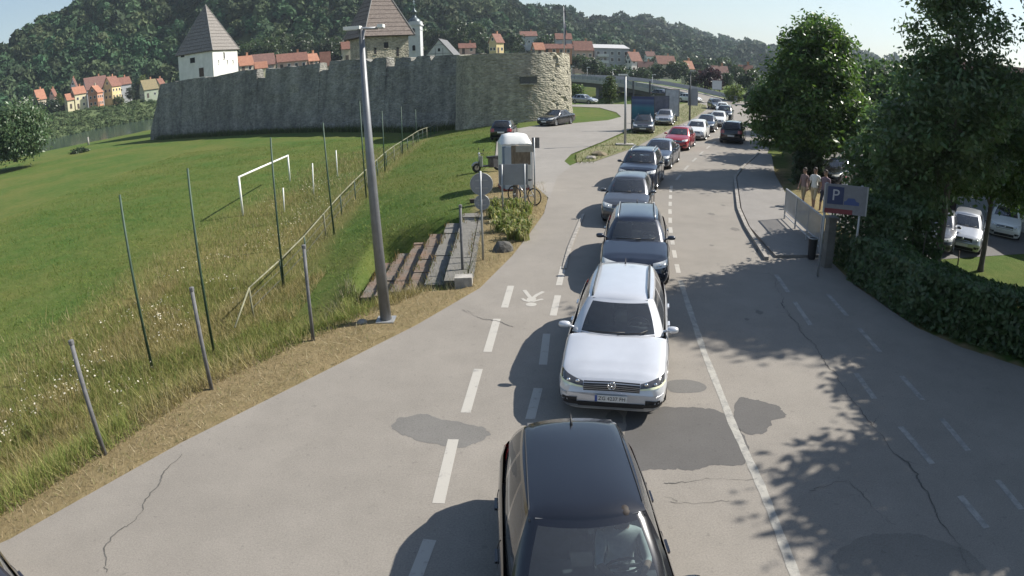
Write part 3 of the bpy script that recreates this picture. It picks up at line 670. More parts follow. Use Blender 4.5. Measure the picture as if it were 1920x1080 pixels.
for s in svals:
    b = wpos(s); n = wnorm(s); zb = gz(*b) - .8; zt = float(np.interp(s, tp, tz)) + .12 * (float(vnoise(s, 3, .7, 5)) - .5)
    tdir = (W1 - W0) / Lw
    for r in range(rows + 1):
        f = r / rows; z = zb + (zt - zb) * f; off = 1.5 * f + .28 * (float(vnoise(s, z, 1.1, 7)) - .5) + .5 * (float(vnoise(s, z * .2, 4.5, 9)) - .5)
        e = -tdir * (3.2 * (1 - f)) if s == svals[0] else (-tdir * (1.6 * (1 - f)) if s == svals[1] else 0)
        p = b + n * off + e; V.append((p[0] - ox, p[1] - oy, z - oz))
    for off, z in ((2.6, zt), (3.0, zt - .1), (3.0, zb)):
        p = b + n * off; V.append((p[0] - ox, p[1] - oy, z - oz))
for i in range(len(svals) - 1):
    for r in range(NR - 1): F.append((i * NR + r, (i + 1) * NR + r, (i + 1) * NR + r + 1, i * NR + r + 1))
F.append(tuple(range(NR - 1, -1, -1))); F.append(tuple((len(svals) - 1) * NR + r for r in range(NR)))
obj('curtain_wall', mesh('curtain_wall', V, F, M_STONE), castle)
# inner court ground behind the wall
# round bastion at the right end
bc = far(963, 160, 74.5); BR = 6.25
bast = thing('round_bastion', 'broad round stone bastion with sunlit pitted right side and a slit opening', 'bastion', (bc[0], bc[1], gz(bc[0], bc[1])))
zt0 = top_at(1000, 99, *far(1000, 99, 68.8)[:2]); bz = gz(bc[0], bc[1]); NA = 200; NZ = 50; V = []; F = []
slot = [math.atan2(q[0] - bc[0], q[1] - bc[1]) for q in (far(974, 150, 69), far(1007, 150, 69))]
zs0, zs1 = top_at(990, 154.5, *far(990, 150, 68.7)[:2]), top_at(990, 144.5, *far(990, 150, 68.7)[:2])
for i in range(NA):
    a = 2 * math.pi * i / NA; zt = zt0 + .22 * (float(vnoise(i * .2, 1, .9, 3)) - .5)
    ad = math.atan2(math.sin(a), math.cos(a))
    gap = .5 * (float(vnoise(i * .25, 9, 1.2, 31)) > .62) * (.6 < ad < 2.4)
    for j in range(NZ + 1):
        z = -1.8 + bz + (zt - gap - bz + 1.8) * j / NZ; f = j / NZ
        r = BR + .45 * (1 - f) + .06 * (float(vnoise(a * BR, z, .55, 12)) - .5)
        if .7 < ad < 2.5:
            q = float(vnoise(a * BR, z * 1.3, .5, 14)); q2 = float(vnoise(a * BR, z * 1.2, 1.4, 15))
            r -= .26 * max(0, q - .78) / .22 + .16 * (q2 > .86)
            if 7.6 + bz < z < 8.2 + bz: r -= .10
        if zs0 < z < zs1 and min(slot) < math.atan2(math.sin(a) * BR, math.cos(a) * BR) < max(slot) and False: r -= .9
        V.append((r * math.sin(a), r * math.cos(a), z - bz))
for i in range(NA):
    for j in range(NZ):
        a, b = i * (NZ + 1) + j, ((i + 1) % NA) * (NZ + 1) + j; F.append((a, b, b + 1, a + 1))
nv = len(V)
for i in range(NA):
    a = 2 * math.pi * i / NA; V += [((BR - 1.5) * math.sin(a), (BR - 1.5) * math.cos(a), V[i * (NZ + 1) + NZ][2]), ((BR - 1.5) * math.sin(a), (BR - 1.5) * math.cos(a), zt0 - bz - 1.1)]
for i in range(NA):
    j = (i + 1) % NA; F.append((i * (NZ + 1) + NZ, j * (NZ + 1) + NZ, nv + 2 * j, nv + 2 * i)); F.append((nv + 2 * i, nv + 2 * j, nv + 2 * j + 1, nv + 2 * i + 1))
F.append(tuple(nv + 2 * i + 1 for i in range(NA)))
obj('bastion_wall', mesh('bastion_wall', V, F, M_STONE2), bast)
def on_cyl(px, py, out=.0):
    d = ray(px, py); a = d[0] ** 2 + d[1] ** 2; b = -2 * (d[0] * bc[0] + d[1] * bc[1]); c = bc[0] ** 2 + bc[1] ** 2 - (BR + .3 + out) ** 2
    t = (-b - math.sqrt(max(b * b - 4 * a * c, 0))) / (2 * a); return Vector((d[0] * t, d[1] * t, CAMZ + d[2] * t))
pa, pb = on_cyl(975, 150, .05), on_cyl(1006, 150, .05); ang = math.atan2(pb.y - pa.y, pb.x - pa.x); mid = (pa + pb) / 2
em = MB(); w_s, h_s = (pb - pa).length, .72
em.box((mid.x - bc[0], mid.y - bc[1], mid.z - bz), (w_s, .5, h_s), ang)
part('slit_opening', em, mat('slit_shadow', (.09, .09, .085), .95, .2), bast)
fr_ = MB(); nx_, ny_ = math.sin(ang) * .28, -math.cos(ang) * .28
fr_.box((mid.x - bc[0] + nx_, mid.y - bc[1] + ny_, mid.z - bz + h_s / 2 + .07), (w_s + .3, .12, .14), ang)
fr_.box((mid.x - bc[0] + nx_, mid.y - bc[1] + ny_, mid.z - bz - h_s / 2 - .07), (w_s + .3, .12, .14), ang)
part('opening_lintel', fr_, M_STONE2, bast)
a1, a2 = on_cyl(1043, 222, .1), on_cyl(1056, 221, .1); mid = (a1 + a2) / 2
lowo = MB().box((mid.x - bc[0], mid.y - bc[1], .9), (.9, .8, .62), math.atan2(a2.y - a1.y, a2.x - a1.x))
part('low_opening', lowo, M_HOLE, bast)
# flag pole on the bastion
fp = far(1058, 100, 73); fz = zt0 - 1.1
flag = thing('flagpole', 'thin flagpole with a furled flag rising from the bastion', 'flagpole', (fp[0], fp[1], fz))
ft = top_at(1057, 12, fp[0], fp[1]) - fz
part('pole', MB().tube([(0, 0, 0), (0, 0, ft)], [.07, .04], 8), M_STEEL, flag, True)
part('finial', MB().lathe([(0, ft + .22), (.07, ft + .12), (.07, ft + .04), (0, ft - .02)], n=10), M_DARKMET, flag, True)
fl = MB(); fv = []; 
for j in range(9):
    z = ft - .2 - j * .5
    fl_w = .16 + .05 * math.sin(j * 1.7)
    fv += [(.04, 0, z), (.04 + fl_w * .5, .07 * math.sin(j), z - .1), (.04 + fl_w, -.06 * math.cos(j * 1.3), z - .2)]
fl.add(fv, [(j * 3 + k, j * 3 + k + 1, (j + 1) * 3 + k + 1, (j + 1) * 3 + k) for j in range(8) for k in range(2)])
part('flag', fl, mat('faded_flag', (.12, .12, .16), .9, .3), flag)

def hip_tower(name, label, x, y, z0, ze, apex, s, rz, wallm, roofm, over, openings):
    """square tower with a pyramid roof; openings = (face, along -1..1, z, w, h)"""
    t = thing(name, label, 'tower', (x, y, z0), rz); h = ze - z0
    part('wall', MB().box((0, 0, h / 2), (s, s, h)), wallm, t)
    o = s / 2 + over; rb = MB(); d = .16
    steps = 14; rings = []
    for k in range(steps):
        f = k / steps; q = o * (1 - f); rings.append([( q, -q), (q, q), (-q, q), (-q, -q)]); 
    v = []; f_ = []; n = 0
    for k in range(steps):                 # courses of shingles, each lapping the one below
        for zz, q in ((h - .12 + (apex - ze + .12) * k / steps + .05, o * (1 - k / steps) + .02), (h - .12 + (apex - ze + .12) * (k + 1) / steps, o * (1 - (k + 1) / steps))):
            v += [(q, -q, zz), (q, q, zz), (-q, q, zz), (-q, -q, zz)]
        b0 = k * 8; f_ += [(b0 + i, b0 + (i + 1) % 4, b0 + 4 + (i + 1) % 4, b0 + 4 + i) for i in range(4)]
    f_.append((3, 2, 1, 0)); rb.add(v, f_); part('roof', rb, roofm, t)
    ca = (1 if name else 1)
    rd = MB()
    for sx, sy in ((1, -1), (1, 1), (-1, 1), (-1, -1)): rd.tube([(sx * (o + .03), sy * (o + .03), h - .05), (0, 0, h + apex - ze + .1)], .09, 6)
    part('ridge_cap', rd, mat('ridge_tin', (.22, .21, .20), .8, .2), t)
    part('eaves_board', MB().box((0, 0, h - .16), (s + over * 1.5, s + over * 1.5, .07)), M_TIMBER, t)
    for face, al, zc_, w, hh, nm in openings:
        a = {'front': 0, 'right': math.pi / 2}[face]; R = Matrix.Rotation(a, 3, 'Z')
        ob = MB().box((al * s / 2, -s / 2 + .02, zc_ - z0), (w, .14, hh)); ob.xf(R.to_4x4()); p = part(nm, ob, M_HOLE if nm != 'door' else M_TIMBER, t)
        for nm2, q, ww, h2 in (('lintel', hh / 2 + .06, w + .24, .12), ('sill', -hh / 2 - .05, w + .3, .1)):
            part(nm2, MB().box((al * s / 2, -s / 2 - .03, zc_ - z0 + q), (ww, .16, h2)).xf(R.to_4x4()), wallm, p)
    return t
# white tower on the left end
D1 = 127.; c0 = far(401, 143, D1); ze = far(401, 93, D1)[2]; beta = math.radians(-101 + 90)   # turn of the front (shaded) face
s1 = 8.4; R = Matrix.Rotation(beta, 3, 'Z'); cen1 = Vector((c0[0], c0[1], 0)) - R @ Vector((s1 / 2, -s1 / 2, 0))
apx = far(391, 9, math.hypot(cen1.x, cen1.y))[2]
zrow = lambda px, py, d: far(px, py, d)[2]
hip_tower('white_tower', 'white plastered square tower with steep grey shingle pyramid roof on the left wall end', cen1.x, cen1.y, 3.0, ze, apx, s1, beta, M_PLASTER, M_SHINGLE, .35,
          [('front', -.15, zrow(372, 111, 128), 1.15, 1.0, 'window'), ('front', .32, zrow(381, 135, 128), 1.1, 1.7, 'door'), ('right', -.1, zrow(423, 103, 128), .35, 1.2, 'window'), ('right', -.55, zrow(410, 116, 128), .14, .6, 'window'), ('right', .15, zrow(424, 115, 128), .14, .6, 'window'), ('right', .6, zrow(440, 114, 128), .14, .6, 'window'), ('front', -.72, zrow(350, 103, 128), .9, .35, 'window')])
D2 = 100.; c0 = far(689, 100, D2); ze = far(689, 67, D2)[2]; beta = math.radians(-55 + 90)
s2 = 6.9; R = Matrix.Rotation(beta, 3, 'Z'); cen2 = Vector((c0[0], c0[1], 0)) - R @ Vector((-s2 / 2, -s2 / 2, 0))
hip_tower('stone_tower', 'grey stone tower with tall brown shingle roof in the middle behind the wall', cen2.x, cen2.y, 1.5, ze, ze + 9.5, s2, beta, M_STONE2, mat('brown_shingle', (.11, .085, .075), .9, .3, 3.5, col2=(.24, .20, .175), detail=9, bump=.9, bscale=5, stretch=(1, 1, 2.2)), .75,
          [('front', -.1, zrow(716, 84, 99), .7, .9, 'window'), ('front', -.62, zrow(701, 95, 99), .3, 1.0, 'window'), ('front', .45, zrow(744, 96, 99), .35, 1.4, 'window')])

# ------------------------------------------------------------------ church
M_CHURCH = mat('grey_white_plaster', (.50, .51, .52), .9, .1, 1.5)
cx0 = far(779, 100, 128); ch = thing('church', 'white church with onion topped bell tower behind the castle wall', 'church', (cx0[0], cx0[1], 2.), math.radians(-4))
ztop = far(779, 48, 128)[2] - 2.; wT = 2.55
part('bell_tower', MB().box((0, 0, ztop / 2), (wT, wT, ztop)), M_CHURCH, ch)
crn = MB()
for s_ in np.linspace(-1, 1, 2): pass
crn.box((0, 0, ztop + .06), (wT + .4, wT + .4, .24)); crn.box((0, 0, ztop - .9), (wT + .16, wT + .16, .12))
for a in range(4):
    R = Matrix.Rotation(a * math.pi / 2, 4, 'Z'); g = MB(); pts = [(-wT / 2 - .1, -wT / 2 - .12)] 
    arc = [(wT / 2 * math.cos(q), .62 * math.sin(q)) for q in np.linspace(math.pi, 0, 9)]
    g.add([(p[0], -wT / 2 - .1, ztop + .18 + p[1]) for p in arc] + [(p[0], -wT / 2 + .1, ztop + .18 + p[1]) for p in arc], [tuple(range(8, -1, -1)), tuple(range(9, 18))] + [(i, i + 1, 10 + i, 9 + i) for i in range(8)] + [(8, 0, 9, 17)])
    g.xf(R); crn.add(g.v, g.f)
part('cornice', crn, M_CHURCH, ch)
z = ztop + .3
dome = part('onion_dome', MB().lathe([(1.25, z), (1.32, z + .35), (1.05, z + .85), (.55, z + 1.25), (.36, z + 1.5), (.36, z + 2.1), (.52, z + 2.2), (.5, z + 2.45), (.2, z + 2.75), (.05, z + 3.2), (.05, z + 3.7)], n=16), mat('dome_tin', (.10, .12, .13), .4, .3, 2, metal=.5), ch, True)
part('finial_cross', MB().lathe([(0, z + 4.0), (.16, z + 3.85), (0, z + 3.65)], n=10).box((0, 0, z + 4.35), (.07, .07, .8)).box((0, 0, z + 4.45), (.45, .07, .07)), M_CHROME, dome)
for zc_, hh in ((far(779, 61, 127)[2] - 2, 1.15), (far(780, 91, 127)[2] - 2, .8)):
    p = part('window', MB().box((0, -wT / 2, zc_), (.55, .16, hh)).lathe([(0, -.081), (.275, -.081), (.275, .081), (0, .081)], c=(0, -wT / 2, zc_ + hh / 2), n=16, axis='y'), M_HOLE, ch)
    part('sill', MB().box((0, -wT / 2 - .06, zc_ - hh / 2 - .06), (.8, .22, .1)), M_CHURCH, p)
nx = 4.75; gb = far(818, 104, 126)[2] - 2; ga = far(820, 75, 126)[2] - 2; hwn = 2.55
v = [(nx - hwn, -1.0, 0), (nx + hwn, -1.0, 0), (nx + hwn, -1.0, gb), (nx, -1.0, ga), (nx - hwn, -1.0, gb)]; v += [(p[0], 9., p[2]) for p in v]
part('nave_wall', MB().add(v, [(4, 3, 2, 1, 0), (5, 6, 7, 8, 9), (0, 1, 6, 5), (1, 2, 7, 6), (4, 0, 5, 9)]), M_CHURCH, ch)
rf = MB()
for s_ in (-1, 1):
    a = [(nx, -1.25, ga + .14), (nx + s_ * (hwn + .3), -1.25, gb - .22)]
    vv = [(a[0][0], y_, a[0][2] + dz) for y_ in (-1.25, 9.2) for dz in (0, .16)] + [(a[1][0], y_, a[1][2] + dz) for y_ in (-1.25, 9.2) for dz in (0, .16)]
    rf.add(vv, [(0, 1, 5, 4), (2, 6, 7, 3), (1, 3, 7, 5), (0, 4, 6, 2), (4, 5, 7, 6), (0, 2, 3, 1)])
part('nave_roof', rf, mat('grey_roof', (.13, .13, .135), .8, .25, 3), ch)
tr_ = MB(); zb_ = gb + .35
tr_.box((nx, -1.04, zb_), (hwn * 1.9, .08, .08)); tr_.box((nx, -1.04, gb + (ga - gb) * .68), (hwn * .72, .08, .08))
for s_ in (-.72, .72): tr_.box((nx + s_, -1.04, gb + .2), (.08, .08, 2.4))
part('gable_trim', tr_, mat('gable_trim', (.16, .17, .18), .8, .1), ch)
part('window', MB().box((nx, -1.0, gb + 1.05), (.42, .14, .6)), M_HOLE, ch)

# ------------------------------------------------------------------ houses
M_TILE = mat('red_roof_tiles', (.145, .062, .046), .85, .3, 1.3, col2=(.23, .11, .078), detail=9, bump=.5, bscale=9)
M_TILEO = mat('orange_roof_tiles', (.27, .115, .07), .85, .3, 1.3, col2=(.37, .175, .11), detail=9, bump=.5, bscale=9)
M_TILEB = mat('brown_roof_tiles', (.12, .06, .05), .85, .3, 1.3, col2=(.19, .10, .08), detail=9, bump=.5, bscale=9)
M_TILEG = mat('grey_roof_tiles', (.10, .10, .10), .85, .3, 1.3, col2=(.16, .15, .14), detail=9, bump=.5, bscale=9)
M_TILEOL = mat('mossy_roof_tiles', (.16, .14, .075), .85, .3, 1.3, col2=(.24, .19, .10), detail=9)
WALLS = {'cream': (.60, .54, .36), 'white': (.66, .65, .61), 'yellow': (.60, .48, .25), 'brick': (.46, .22, .13), 'grey': (.36, .37, .38), 'tan': (.42, .36, .28), 'green': (.30, .34, .26), 'pink': (.50, .34, .28)}
def wallmat(k): return mat('house_wall_' + k, WALLS[k], .9, .1, .8, detail=6)
def house(label, x, y, z, w, d, h, rh, rz, wall, roof, wins=2, storeys=1, chim=True, group=None, door=True):
    """gable house: ridge along its local x, gables at +-x; front is -y"""
    t = thing('house', label, 'house', (x, y, z), rz, group); h = float(h)
    v = [(-w / 2, -d / 2, -3), (-w / 2, d / 2, -3), (-w / 2, d / 2, h), (-w / 2, 0, h + rh), (-w / 2, -d / 2, h)]; v += [(-p[0], p[1], p[2]) for p in v]
    part('wall', MB().add(v, [(0, 4, 3, 2, 1), (5, 6, 7, 8, 9), (0, 5, 9, 4), (1, 2, 7, 6)]), wallmat(wall), t)
    r = MB(); oh = .4
    for s_ in (-1, 1):
        k = rh / (d / 2); a = (s_ * (d / 2 + oh), h - oh * k + .05); b = (0, h + rh + .05)
        vv = [(xx, q[0], q[1] + dz) for xx in (-w / 2 - .35, w / 2 + .35) for q in (a, b) for dz in (0, .18)]
        f = [(0, 2, 3, 1), (4, 5, 7, 6), (1, 3, 7, 5), (0, 4, 6, 2), (0, 1, 5, 4), (2, 6, 7, 3)]
        r.add(vv, f)
    rf = part('roof', r, roof, t)
    if chim: part('chimney', MB().box((w * .22, d * .12, h + rh + .35), (.6, .6, 1.7)).box((w * .22, d * .12, h + rh + 1.22), (.75, .75, .12)), wallmat('brick' if wall != 'brick' else 'tan'), rf)
    wz = [1.5 + 2.8 * s_ for s_ in range(storeys)]
    sides = []
    for i in range(wins):
        for zz in wz:
            if zz + .8 > h + .2: continue
            xx = w * ((i + .5) / wins - .5); sides.append(((xx, -d / 2, zz), 0))
    for yy in (-d * .22, d * .22):
        for zz in wz:
            if zz + .8 > h + .2: continue
            sides.append(((w / 2, yy, zz), 1)); sides.append(((-w / 2, yy, zz), 1))
    if rh > 2: sides += [((w / 2, 0, h + rh * .32), 1), ((-w / 2, 0, h + rh * .32), 1)]
    for k, (p, ax) in enumerate(sides):
        if door and k == 0 and ax == 0: 
            part('door', MB().box((p[0] + .0, p[1], 1.0), (1.0, .12, 2.1)), M_TIMBER, t); continue
        wf = part('window', MB().box(p, (1.1, .1, 1.3) if ax == 0 else (.1, 1.1, 1.3)), M_WHITE, t)
        part('pane', MB().box(p, (.9, .14, 1.1) if ax == 0 else (.14, .9, 1.1)), M_WINDOW, wf)
    return t
def hpx(label, px, py, r, wpx, h, rh, rz, wall, roof, dpx=None, **k):
    if k.get('group') == G1: r *= 1.13; h *= 1.13; rh *= 1.13
    p = far(px, py, r); w = wpx * LENS / 960 * r; d = (dpx or wpx * .8) * LENS / 960 * r; fac = math.atan2(-p[0], p[1])
    return house(label, p[0], p[1], p[2], w, d, h, rh, fac + math.radians(rz), wall, roof, **k)
G1 = 'houses along the river embankment'
hpx('cream house with orange roof, stepped L shape, on the river embankment', 149, 203, 276, 22, 5.8, 2.6, 20, 'cream', M_TILEO, dpx=22, wins=2, storeys=2, group=G1)
hpx('low cream wing with orange roof left of the stepped cream house', 131, 204, 274, 13, 3.6, 2.2, 20, 'cream', M_TILEO, dpx=16, wins=1, group=G1, chim=False)
hpx('white gabled house high behind the stepped cream house', 141, 186, 300, 11, 5.6, 3.2, 70, 'white', M_TILEB, dpx=10, wins=1, storeys=2, group=G1)
hpx('brick red house with orange roof and sunlit gable on the embankment', 181, 200, 274, 20, 5.6, 2.6, 58, 'brick', M_TILEO, dpx=20, wins=3, storeys=2, group=G1)
hpx('long brown roofed house with a white gable edge, behind the brick house', 181, 190, 292, 40, 5.4, 4.8, 14, 'grey', M_TILEB, dpx=30, wins=4, storeys=2, group=G1)
hpx('yellow gabled house with red roof beside the willow bush', 212, 187, 278, 27, 5.6, 3.6, 52, 'yellow', M_TILE, dpx=20, wins=3, storeys=2, group=G1)
hpx('blue grey house with red roof right of the yellow gabled house', 232, 185, 296, 26, 6.2, 2.8, 20, 'grey', M_TILE, dpx=20, wins=2, storeys=2, group=G1)
hpx('olive roofed house with pale green wall near the castle corner', 280, 183, 280, 28, 3.6, 3.6, 24, 'green', M_TILEOL, dpx=22, wins=2, group=G1)
hpx('small yellow gabled house between the olive roof and the castle corner', 301, 178, 290, 16, 4.2, 2.6, 55, 'yellow', M_TILE, dpx=14, wins=1, group=G1)
hpx('dark roofed house with white dormers, uphill at the castle corner', 320, 166, 312, 28, 5.2, 3.6, 10, 'grey', M_TILEG, dpx=22, wins=3, group=G1)
hpx('orange roof half hidden by trees, leftmost of the embankment houses', 76, 204, 290, 18, 4.2, 3.6, 30, 'tan', M_TILEO, dpx=16, wins=2, group=G1)
hpx('small house with a sunlit pink gable left of the green bush', 101, 194, 296, 11, 3.4, 2.6, 60, 'pink', M_TILE, dpx=10, wins=1, group=G1)
hpx('tiny grey gabled shed leftmost among the trees by the river', 40, 212, 285, 9, 2.6, 2.0, 60, 'grey', M_TILEG, dpx=8, wins=1, group=G1, chim=False)
G2 = 'roofs behind the castle wall'
hpx('orange hipped roof just right of the white tower', 460, 137, 215, 26, 2.8, 2.5, 20, 'tan', M_TILEO, dpx=18, wins=2, group=G2)
hpx('dark brown roof behind the square notch of the wall', 494, 138, 230, 40, 3.2, 3.4, 14, 'tan', M_TILEB, dpx=28, wins=2, group=G2, chim=False)
hpx('small orange roof seen through the square notch', 490, 140, 205, 20, 2.2, 1.6, 5, 'cream', M_TILEO, dpx=16, wins=1, group=G2, chim=False)
hpx('long red roof with light dormers above the wall', 548, 131, 222, 54, 3.0, 2.4, 6, 'pink', M_TILE, dpx=26, wins=4, group=G2)
hpx('salmon roofed low house right of the long red roof', 585, 127, 225, 20, 2.6, 2.0, 30, 'pink', M_TILEO, dpx=16, wins=2, group=G2)
hpx('red roof filling the narrow notch of the wall', 611, 135, 190, 16, 2.6, 3.0, 2, 'tan', M_TILE, dpx=14, wins=1, group=G2, chim=False)
hpx('tall narrow house with red roof left of the lamp post head', 650, 116, 210, 16, 4.4, 1.8, 10, 'tan', M_TILE, dpx=14, wins=1, storeys=2, group=G2)
hpx('orange roof between stone tower and church', 762, 106, 150, 16, 2.8, .9, 4, 'brick', M_TILEO, dpx=16, wins=1, group=G2, chim=False)
hpx('bright red roof right of the church gable', 876, 101, 240, 29, 2.2, 1.5, 4, 'pink', M_TILE, dpx=18, wins=2, group=G2)
hpx('house with brown red roof and sunlit yellow gable on the slope', 931, 99, 262, 20, 4.4, 3.0, 48, 'yellow', M_TILE, dpx=18, wins=2, group=G2)
hpx('grey house with pink red roof highest on the wooded slope', 990, 84, 330, 30, 4.4, 2.2, 12, 'grey', M_TILE, dpx=20, wins=3, group=G2)
hpx('small orange hipped roof peeping over the bastion', 1009, 104, 215, 18, 2.2, 1.8, 25, 'tan', M_TILEO, dpx=14, wins=1, group=G2, chim=False)
hpx('long dull red roof behind the bastion parapet', 1045, 104, 225, 52, 2.4, 1.4, 4, 'brick', M_TILE, dpx=20, wins=4, group=G2)
hpx('pale house with red roof behind the flagpole', 1056, 92, 275, 28, 4.2, 2.2, 10, 'grey', M_TILE, dpx=20, wins=3, group=G2)
G3 = 'village houses beyond the bridge'
hpx('dull red roofed house left of the apartment block', 1092, 124, 262, 34, 6.4, 3.4, 14, 'pink', M_TILE, dpx=26, wins=3, storeys=2, group=G3)
hpx('white walled house with red roof right of the apartment block', 1187, 136, 268, 24, 5.0, 3.2, 40, 'white', M_TILE, dpx=20, wins=2, storeys=2, group=G3)
hpx('low brown roofed house below the white walled one', 1210, 142, 262, 26, 2.8, 2.6, 8, 'tan', M_TILEB, dpx=18, wins=3, group=G3)
hpx('house with pale roof edges among dark trees past the block', 1246, 140, 300, 34, 5.0, 3.4, 22, 'tan', M_TILE, dpx=24, wins=3, storeys=2, group=G3)
hpx('house with bright orange gable roof at the end of the bridge', 1289, 142, 250, 17, 3.0, 2.4, 40, 'cream', M_TILEO, dpx=15, wins=2, group=G3)
hpx('house with long brown roof behind the purple tree', 1348, 150, 235, 28, 2.6, 2.2, 16, 'tan', M_TILEB, dpx=24, wins=3, group=G3)
hpx('red roofed house with white chimney beside the roadside trees', 1397, 154, 205, 24, 2.6, 2.4, 8, 'white', M_TILE, dpx=24, wins=2, group=G3)
hpx('small brown roofed house on the slope above the village', 1218, 116, 380, 16, 3.4, 2.4, 20, 'white', M_TILEB, dpx=14, wins=2, group=G3)
# apartment block
pa = far(1137, 140, 270); fac = math.atan2(-pa[0], pa[1]); blk = thing('apartment_block', 'four storey grey apartment block with a sunlit tan end wall', 'apartment block', (pa[0], pa[1], far(1137, 143, 270)[2]), fac + RAD(24))
bw, bd, bh = 15.0, 11., top_at(1137, 91, pa[0], pa[1]) - far(1137, 143, 270)[2]
part('wall', MB().box((0, 0, bh / 2 - 2), (bw, bd, bh + 4)), mat('block_wall', (.27, .28, .30), .9, .1, .6), blk)
part('end_wall', MB().add([(bw / 2 + .06, -bd / 2, 0), (bw / 2 + .06, bd / 2, 0), (bw / 2 + .06, bd / 2, bh), (bw / 2 + .06, 0, bh + 1.5), (bw / 2 + .06, -bd / 2, bh)] + [(bw / 2 - .2, -bd / 2, 0), (bw / 2 - .2, bd / 2, 0), (bw / 2 - .2, bd / 2, bh), (bw / 2 - .2, 0, bh + 1.5), (bw / 2 - .2, -bd / 2, bh)], [(0, 1, 2, 3, 4), (9, 8, 7, 6, 5), (0, 5, 6, 1), (1, 6, 7, 2), (2, 7, 8, 3), (3, 8, 9, 4), (4, 9, 5, 0)]), mat('tan_render', (.46, .40, .31), .9, .08, .8), blk)
part('roof', MB().add([(-bw / 2 - .3, -bd / 2 - .4, bh + .02), (bw / 2 + .3, -bd / 2 - .4, bh + .02), (bw / 2 + .3, 0, bh + 1.7), (-bw / 2 - .3, 0, bh + 1.7), (-bw / 2 - .3, bd / 2 + .4, bh + .02), (bw / 2 + .3, bd / 2 + .4, bh + .02)], [(0, 1, 2, 3), (3, 2, 5, 4), (0, 3, 4), (1, 5, 2)]), mat('pale_roof', (.42, .42, .42), .8, .1), blk)
for f_ in range(4):
    for i in range(5):
        x_ = -bw / 2 + 1.6 + i * 3.0; z_ = 1.6 + f_ * (bh - 1) / 4
        wf = part('window', MB().box((x_, -bd / 2, z_), (1.4, .12, 1.5)), M_WHITE, blk); part('pane', MB().box((x_, -bd / 2, z_), (1.2, .16, 1.3)), M_WINDOW, wf)
    if f_: part('balcony', MB().box((-bw / 2 + 3.2, -bd / 2 - .7, f_ * (bh - 1) / 4 + .2), (4.6, 1.4, .16)).box((-bw / 2 + 3.2, -bd / 2 - 1.38, f_ * (bh - 1) / 4 + .75), (4.6, .06, 1.0)), mat('balcony_paint', (.5, .5, .5), .8, .1), blk)
for f_ in range(1, 5): part('floor_band', MB().box((bw / 2 + .08, 0, f_ * bh / 4 - .5), (.06, bd - .3, .12)), mat('band', (.32, .28, .22), .9, .1), blk)

# ------------------------------------------------------------------ bridge and its ramp
BA, BB, BC = far(1302, 182, 112), far(1068, 141, 152), None
bA = Vector((BA[0], BA[1], .25)); bB = Vector((BB[0], BB[1], BB[2] - 1.0)); dirb = (bB - bA); dirb.z = 0; Lb = dirb.length; dirb.normalize(); nb = Vector((-dirb.y, dirb.x, 0)); nb = nb if nb.y > 0 else -nb
br = thing('bridge', 'long low concrete road bridge with pale parapet rising to the left', 'bridge', tuple(bA))
def bpt(s, off, z): 
    p = dirb * s + nb * off; k = s / Lb; return (p.x, p.y, (bB.z - bA.z) * (1 - (1 - min(k, 1.6)) ** 2 if k < 1 else 1) + z)
def bridge_run(name, prof, m, s0, s1, n=24, par=br):
    ss = np.linspace(s0, s1, n); v = []; k = len(prof)
    for s in ss: v += [bpt(s, o, z) for o, z in prof]
    f = [(i * k + j, i * k + (j + 1) % k, (i + 1) * k + (j + 1) % k, (i + 1) * k + j) for i in range(n - 1) for j in range(k)] + [tuple(range(k - 1, -1, -1)), tuple((n - 1) * k + j for j in range(k))]
    return part(name, MB().add(v, f), m, par)
bridge_run('deck', [(0, -.35), (9, -.35), (9, 0), (0, 0)], M_CONC, 0, Lb + 90, 40)
bridge_run('girder', [(.9, -1.45), (8, -1.45), (8, -.36), (.9, -.36)], mat('bridge_girder', (.12, .12, .125), .9, .2), 6, Lb + 90, 40)
bridge_run('fascia', [(-.25, -.45), (-.02, -.45), (-.02, .22), (-.25, .22)], mat('pale_concrete', (.42, .41, .38), .9, .1, 1), -3, Lb + 90, 40)
bridge_run('carriageway', [(.9, .006), (8, .006), (8, .012), (.9, .012)], M_ASPH, -2, Lb + 90, 40)
rl = bridge_run('railing', [(-.16, .23), (-.10, .23), (-.10, 1.0), (-.16, 1.0)], mat('bridge_railing', (.33, .35, .38), .6, .1, metal=.3), -1, Lb + 90, 40)
bridge_run('railing', [(8.6, .23), (8.66, .23), (8.66, 1.0), (8.6, 1.0)], mat('bridge_railing', (.33, .35, .38)), -1, Lb + 90, 40)
pm = MB()
for s in np.arange(0, Lb + 20, 2.): p = bpt(s, -.2, .62); pm.box(p, (.1, .1, .85))
part('railing_post', pm, M_STEEL, br)['kind'] = 'stuff'
for s in (12, 24, 36, Lb + 8, Lb + 24):
    p = bpt(s, 4.4, -1.5); part('pier', MB().box((p[0], p[1], p[2] / 2 - 3), (1.2, 6.4, p[2] + 7.5), math.atan2(dirb.y, dirb.x)), mat('bridge_pier', (.18, .18, .18), .9, .2), br)
p = bpt(3.5, 4.4, 0); part('abutment', MB().box((p[0], p[1], -1.9), (7, 8.4, 3.4), math.atan2(dirb.y, dirb.x)), M_CONC, br)
kind(sheet('ramp_road', [(30.2, 104), (31.5, 113), (36, 124.5), (bA.x + nb.x * 8.2, bA.y + nb.y * 8.2), (bA.x + nb.x * .7, bA.y + nb.y * .7), (26.5, 114)], .0135, M_ASPH), 'structure')

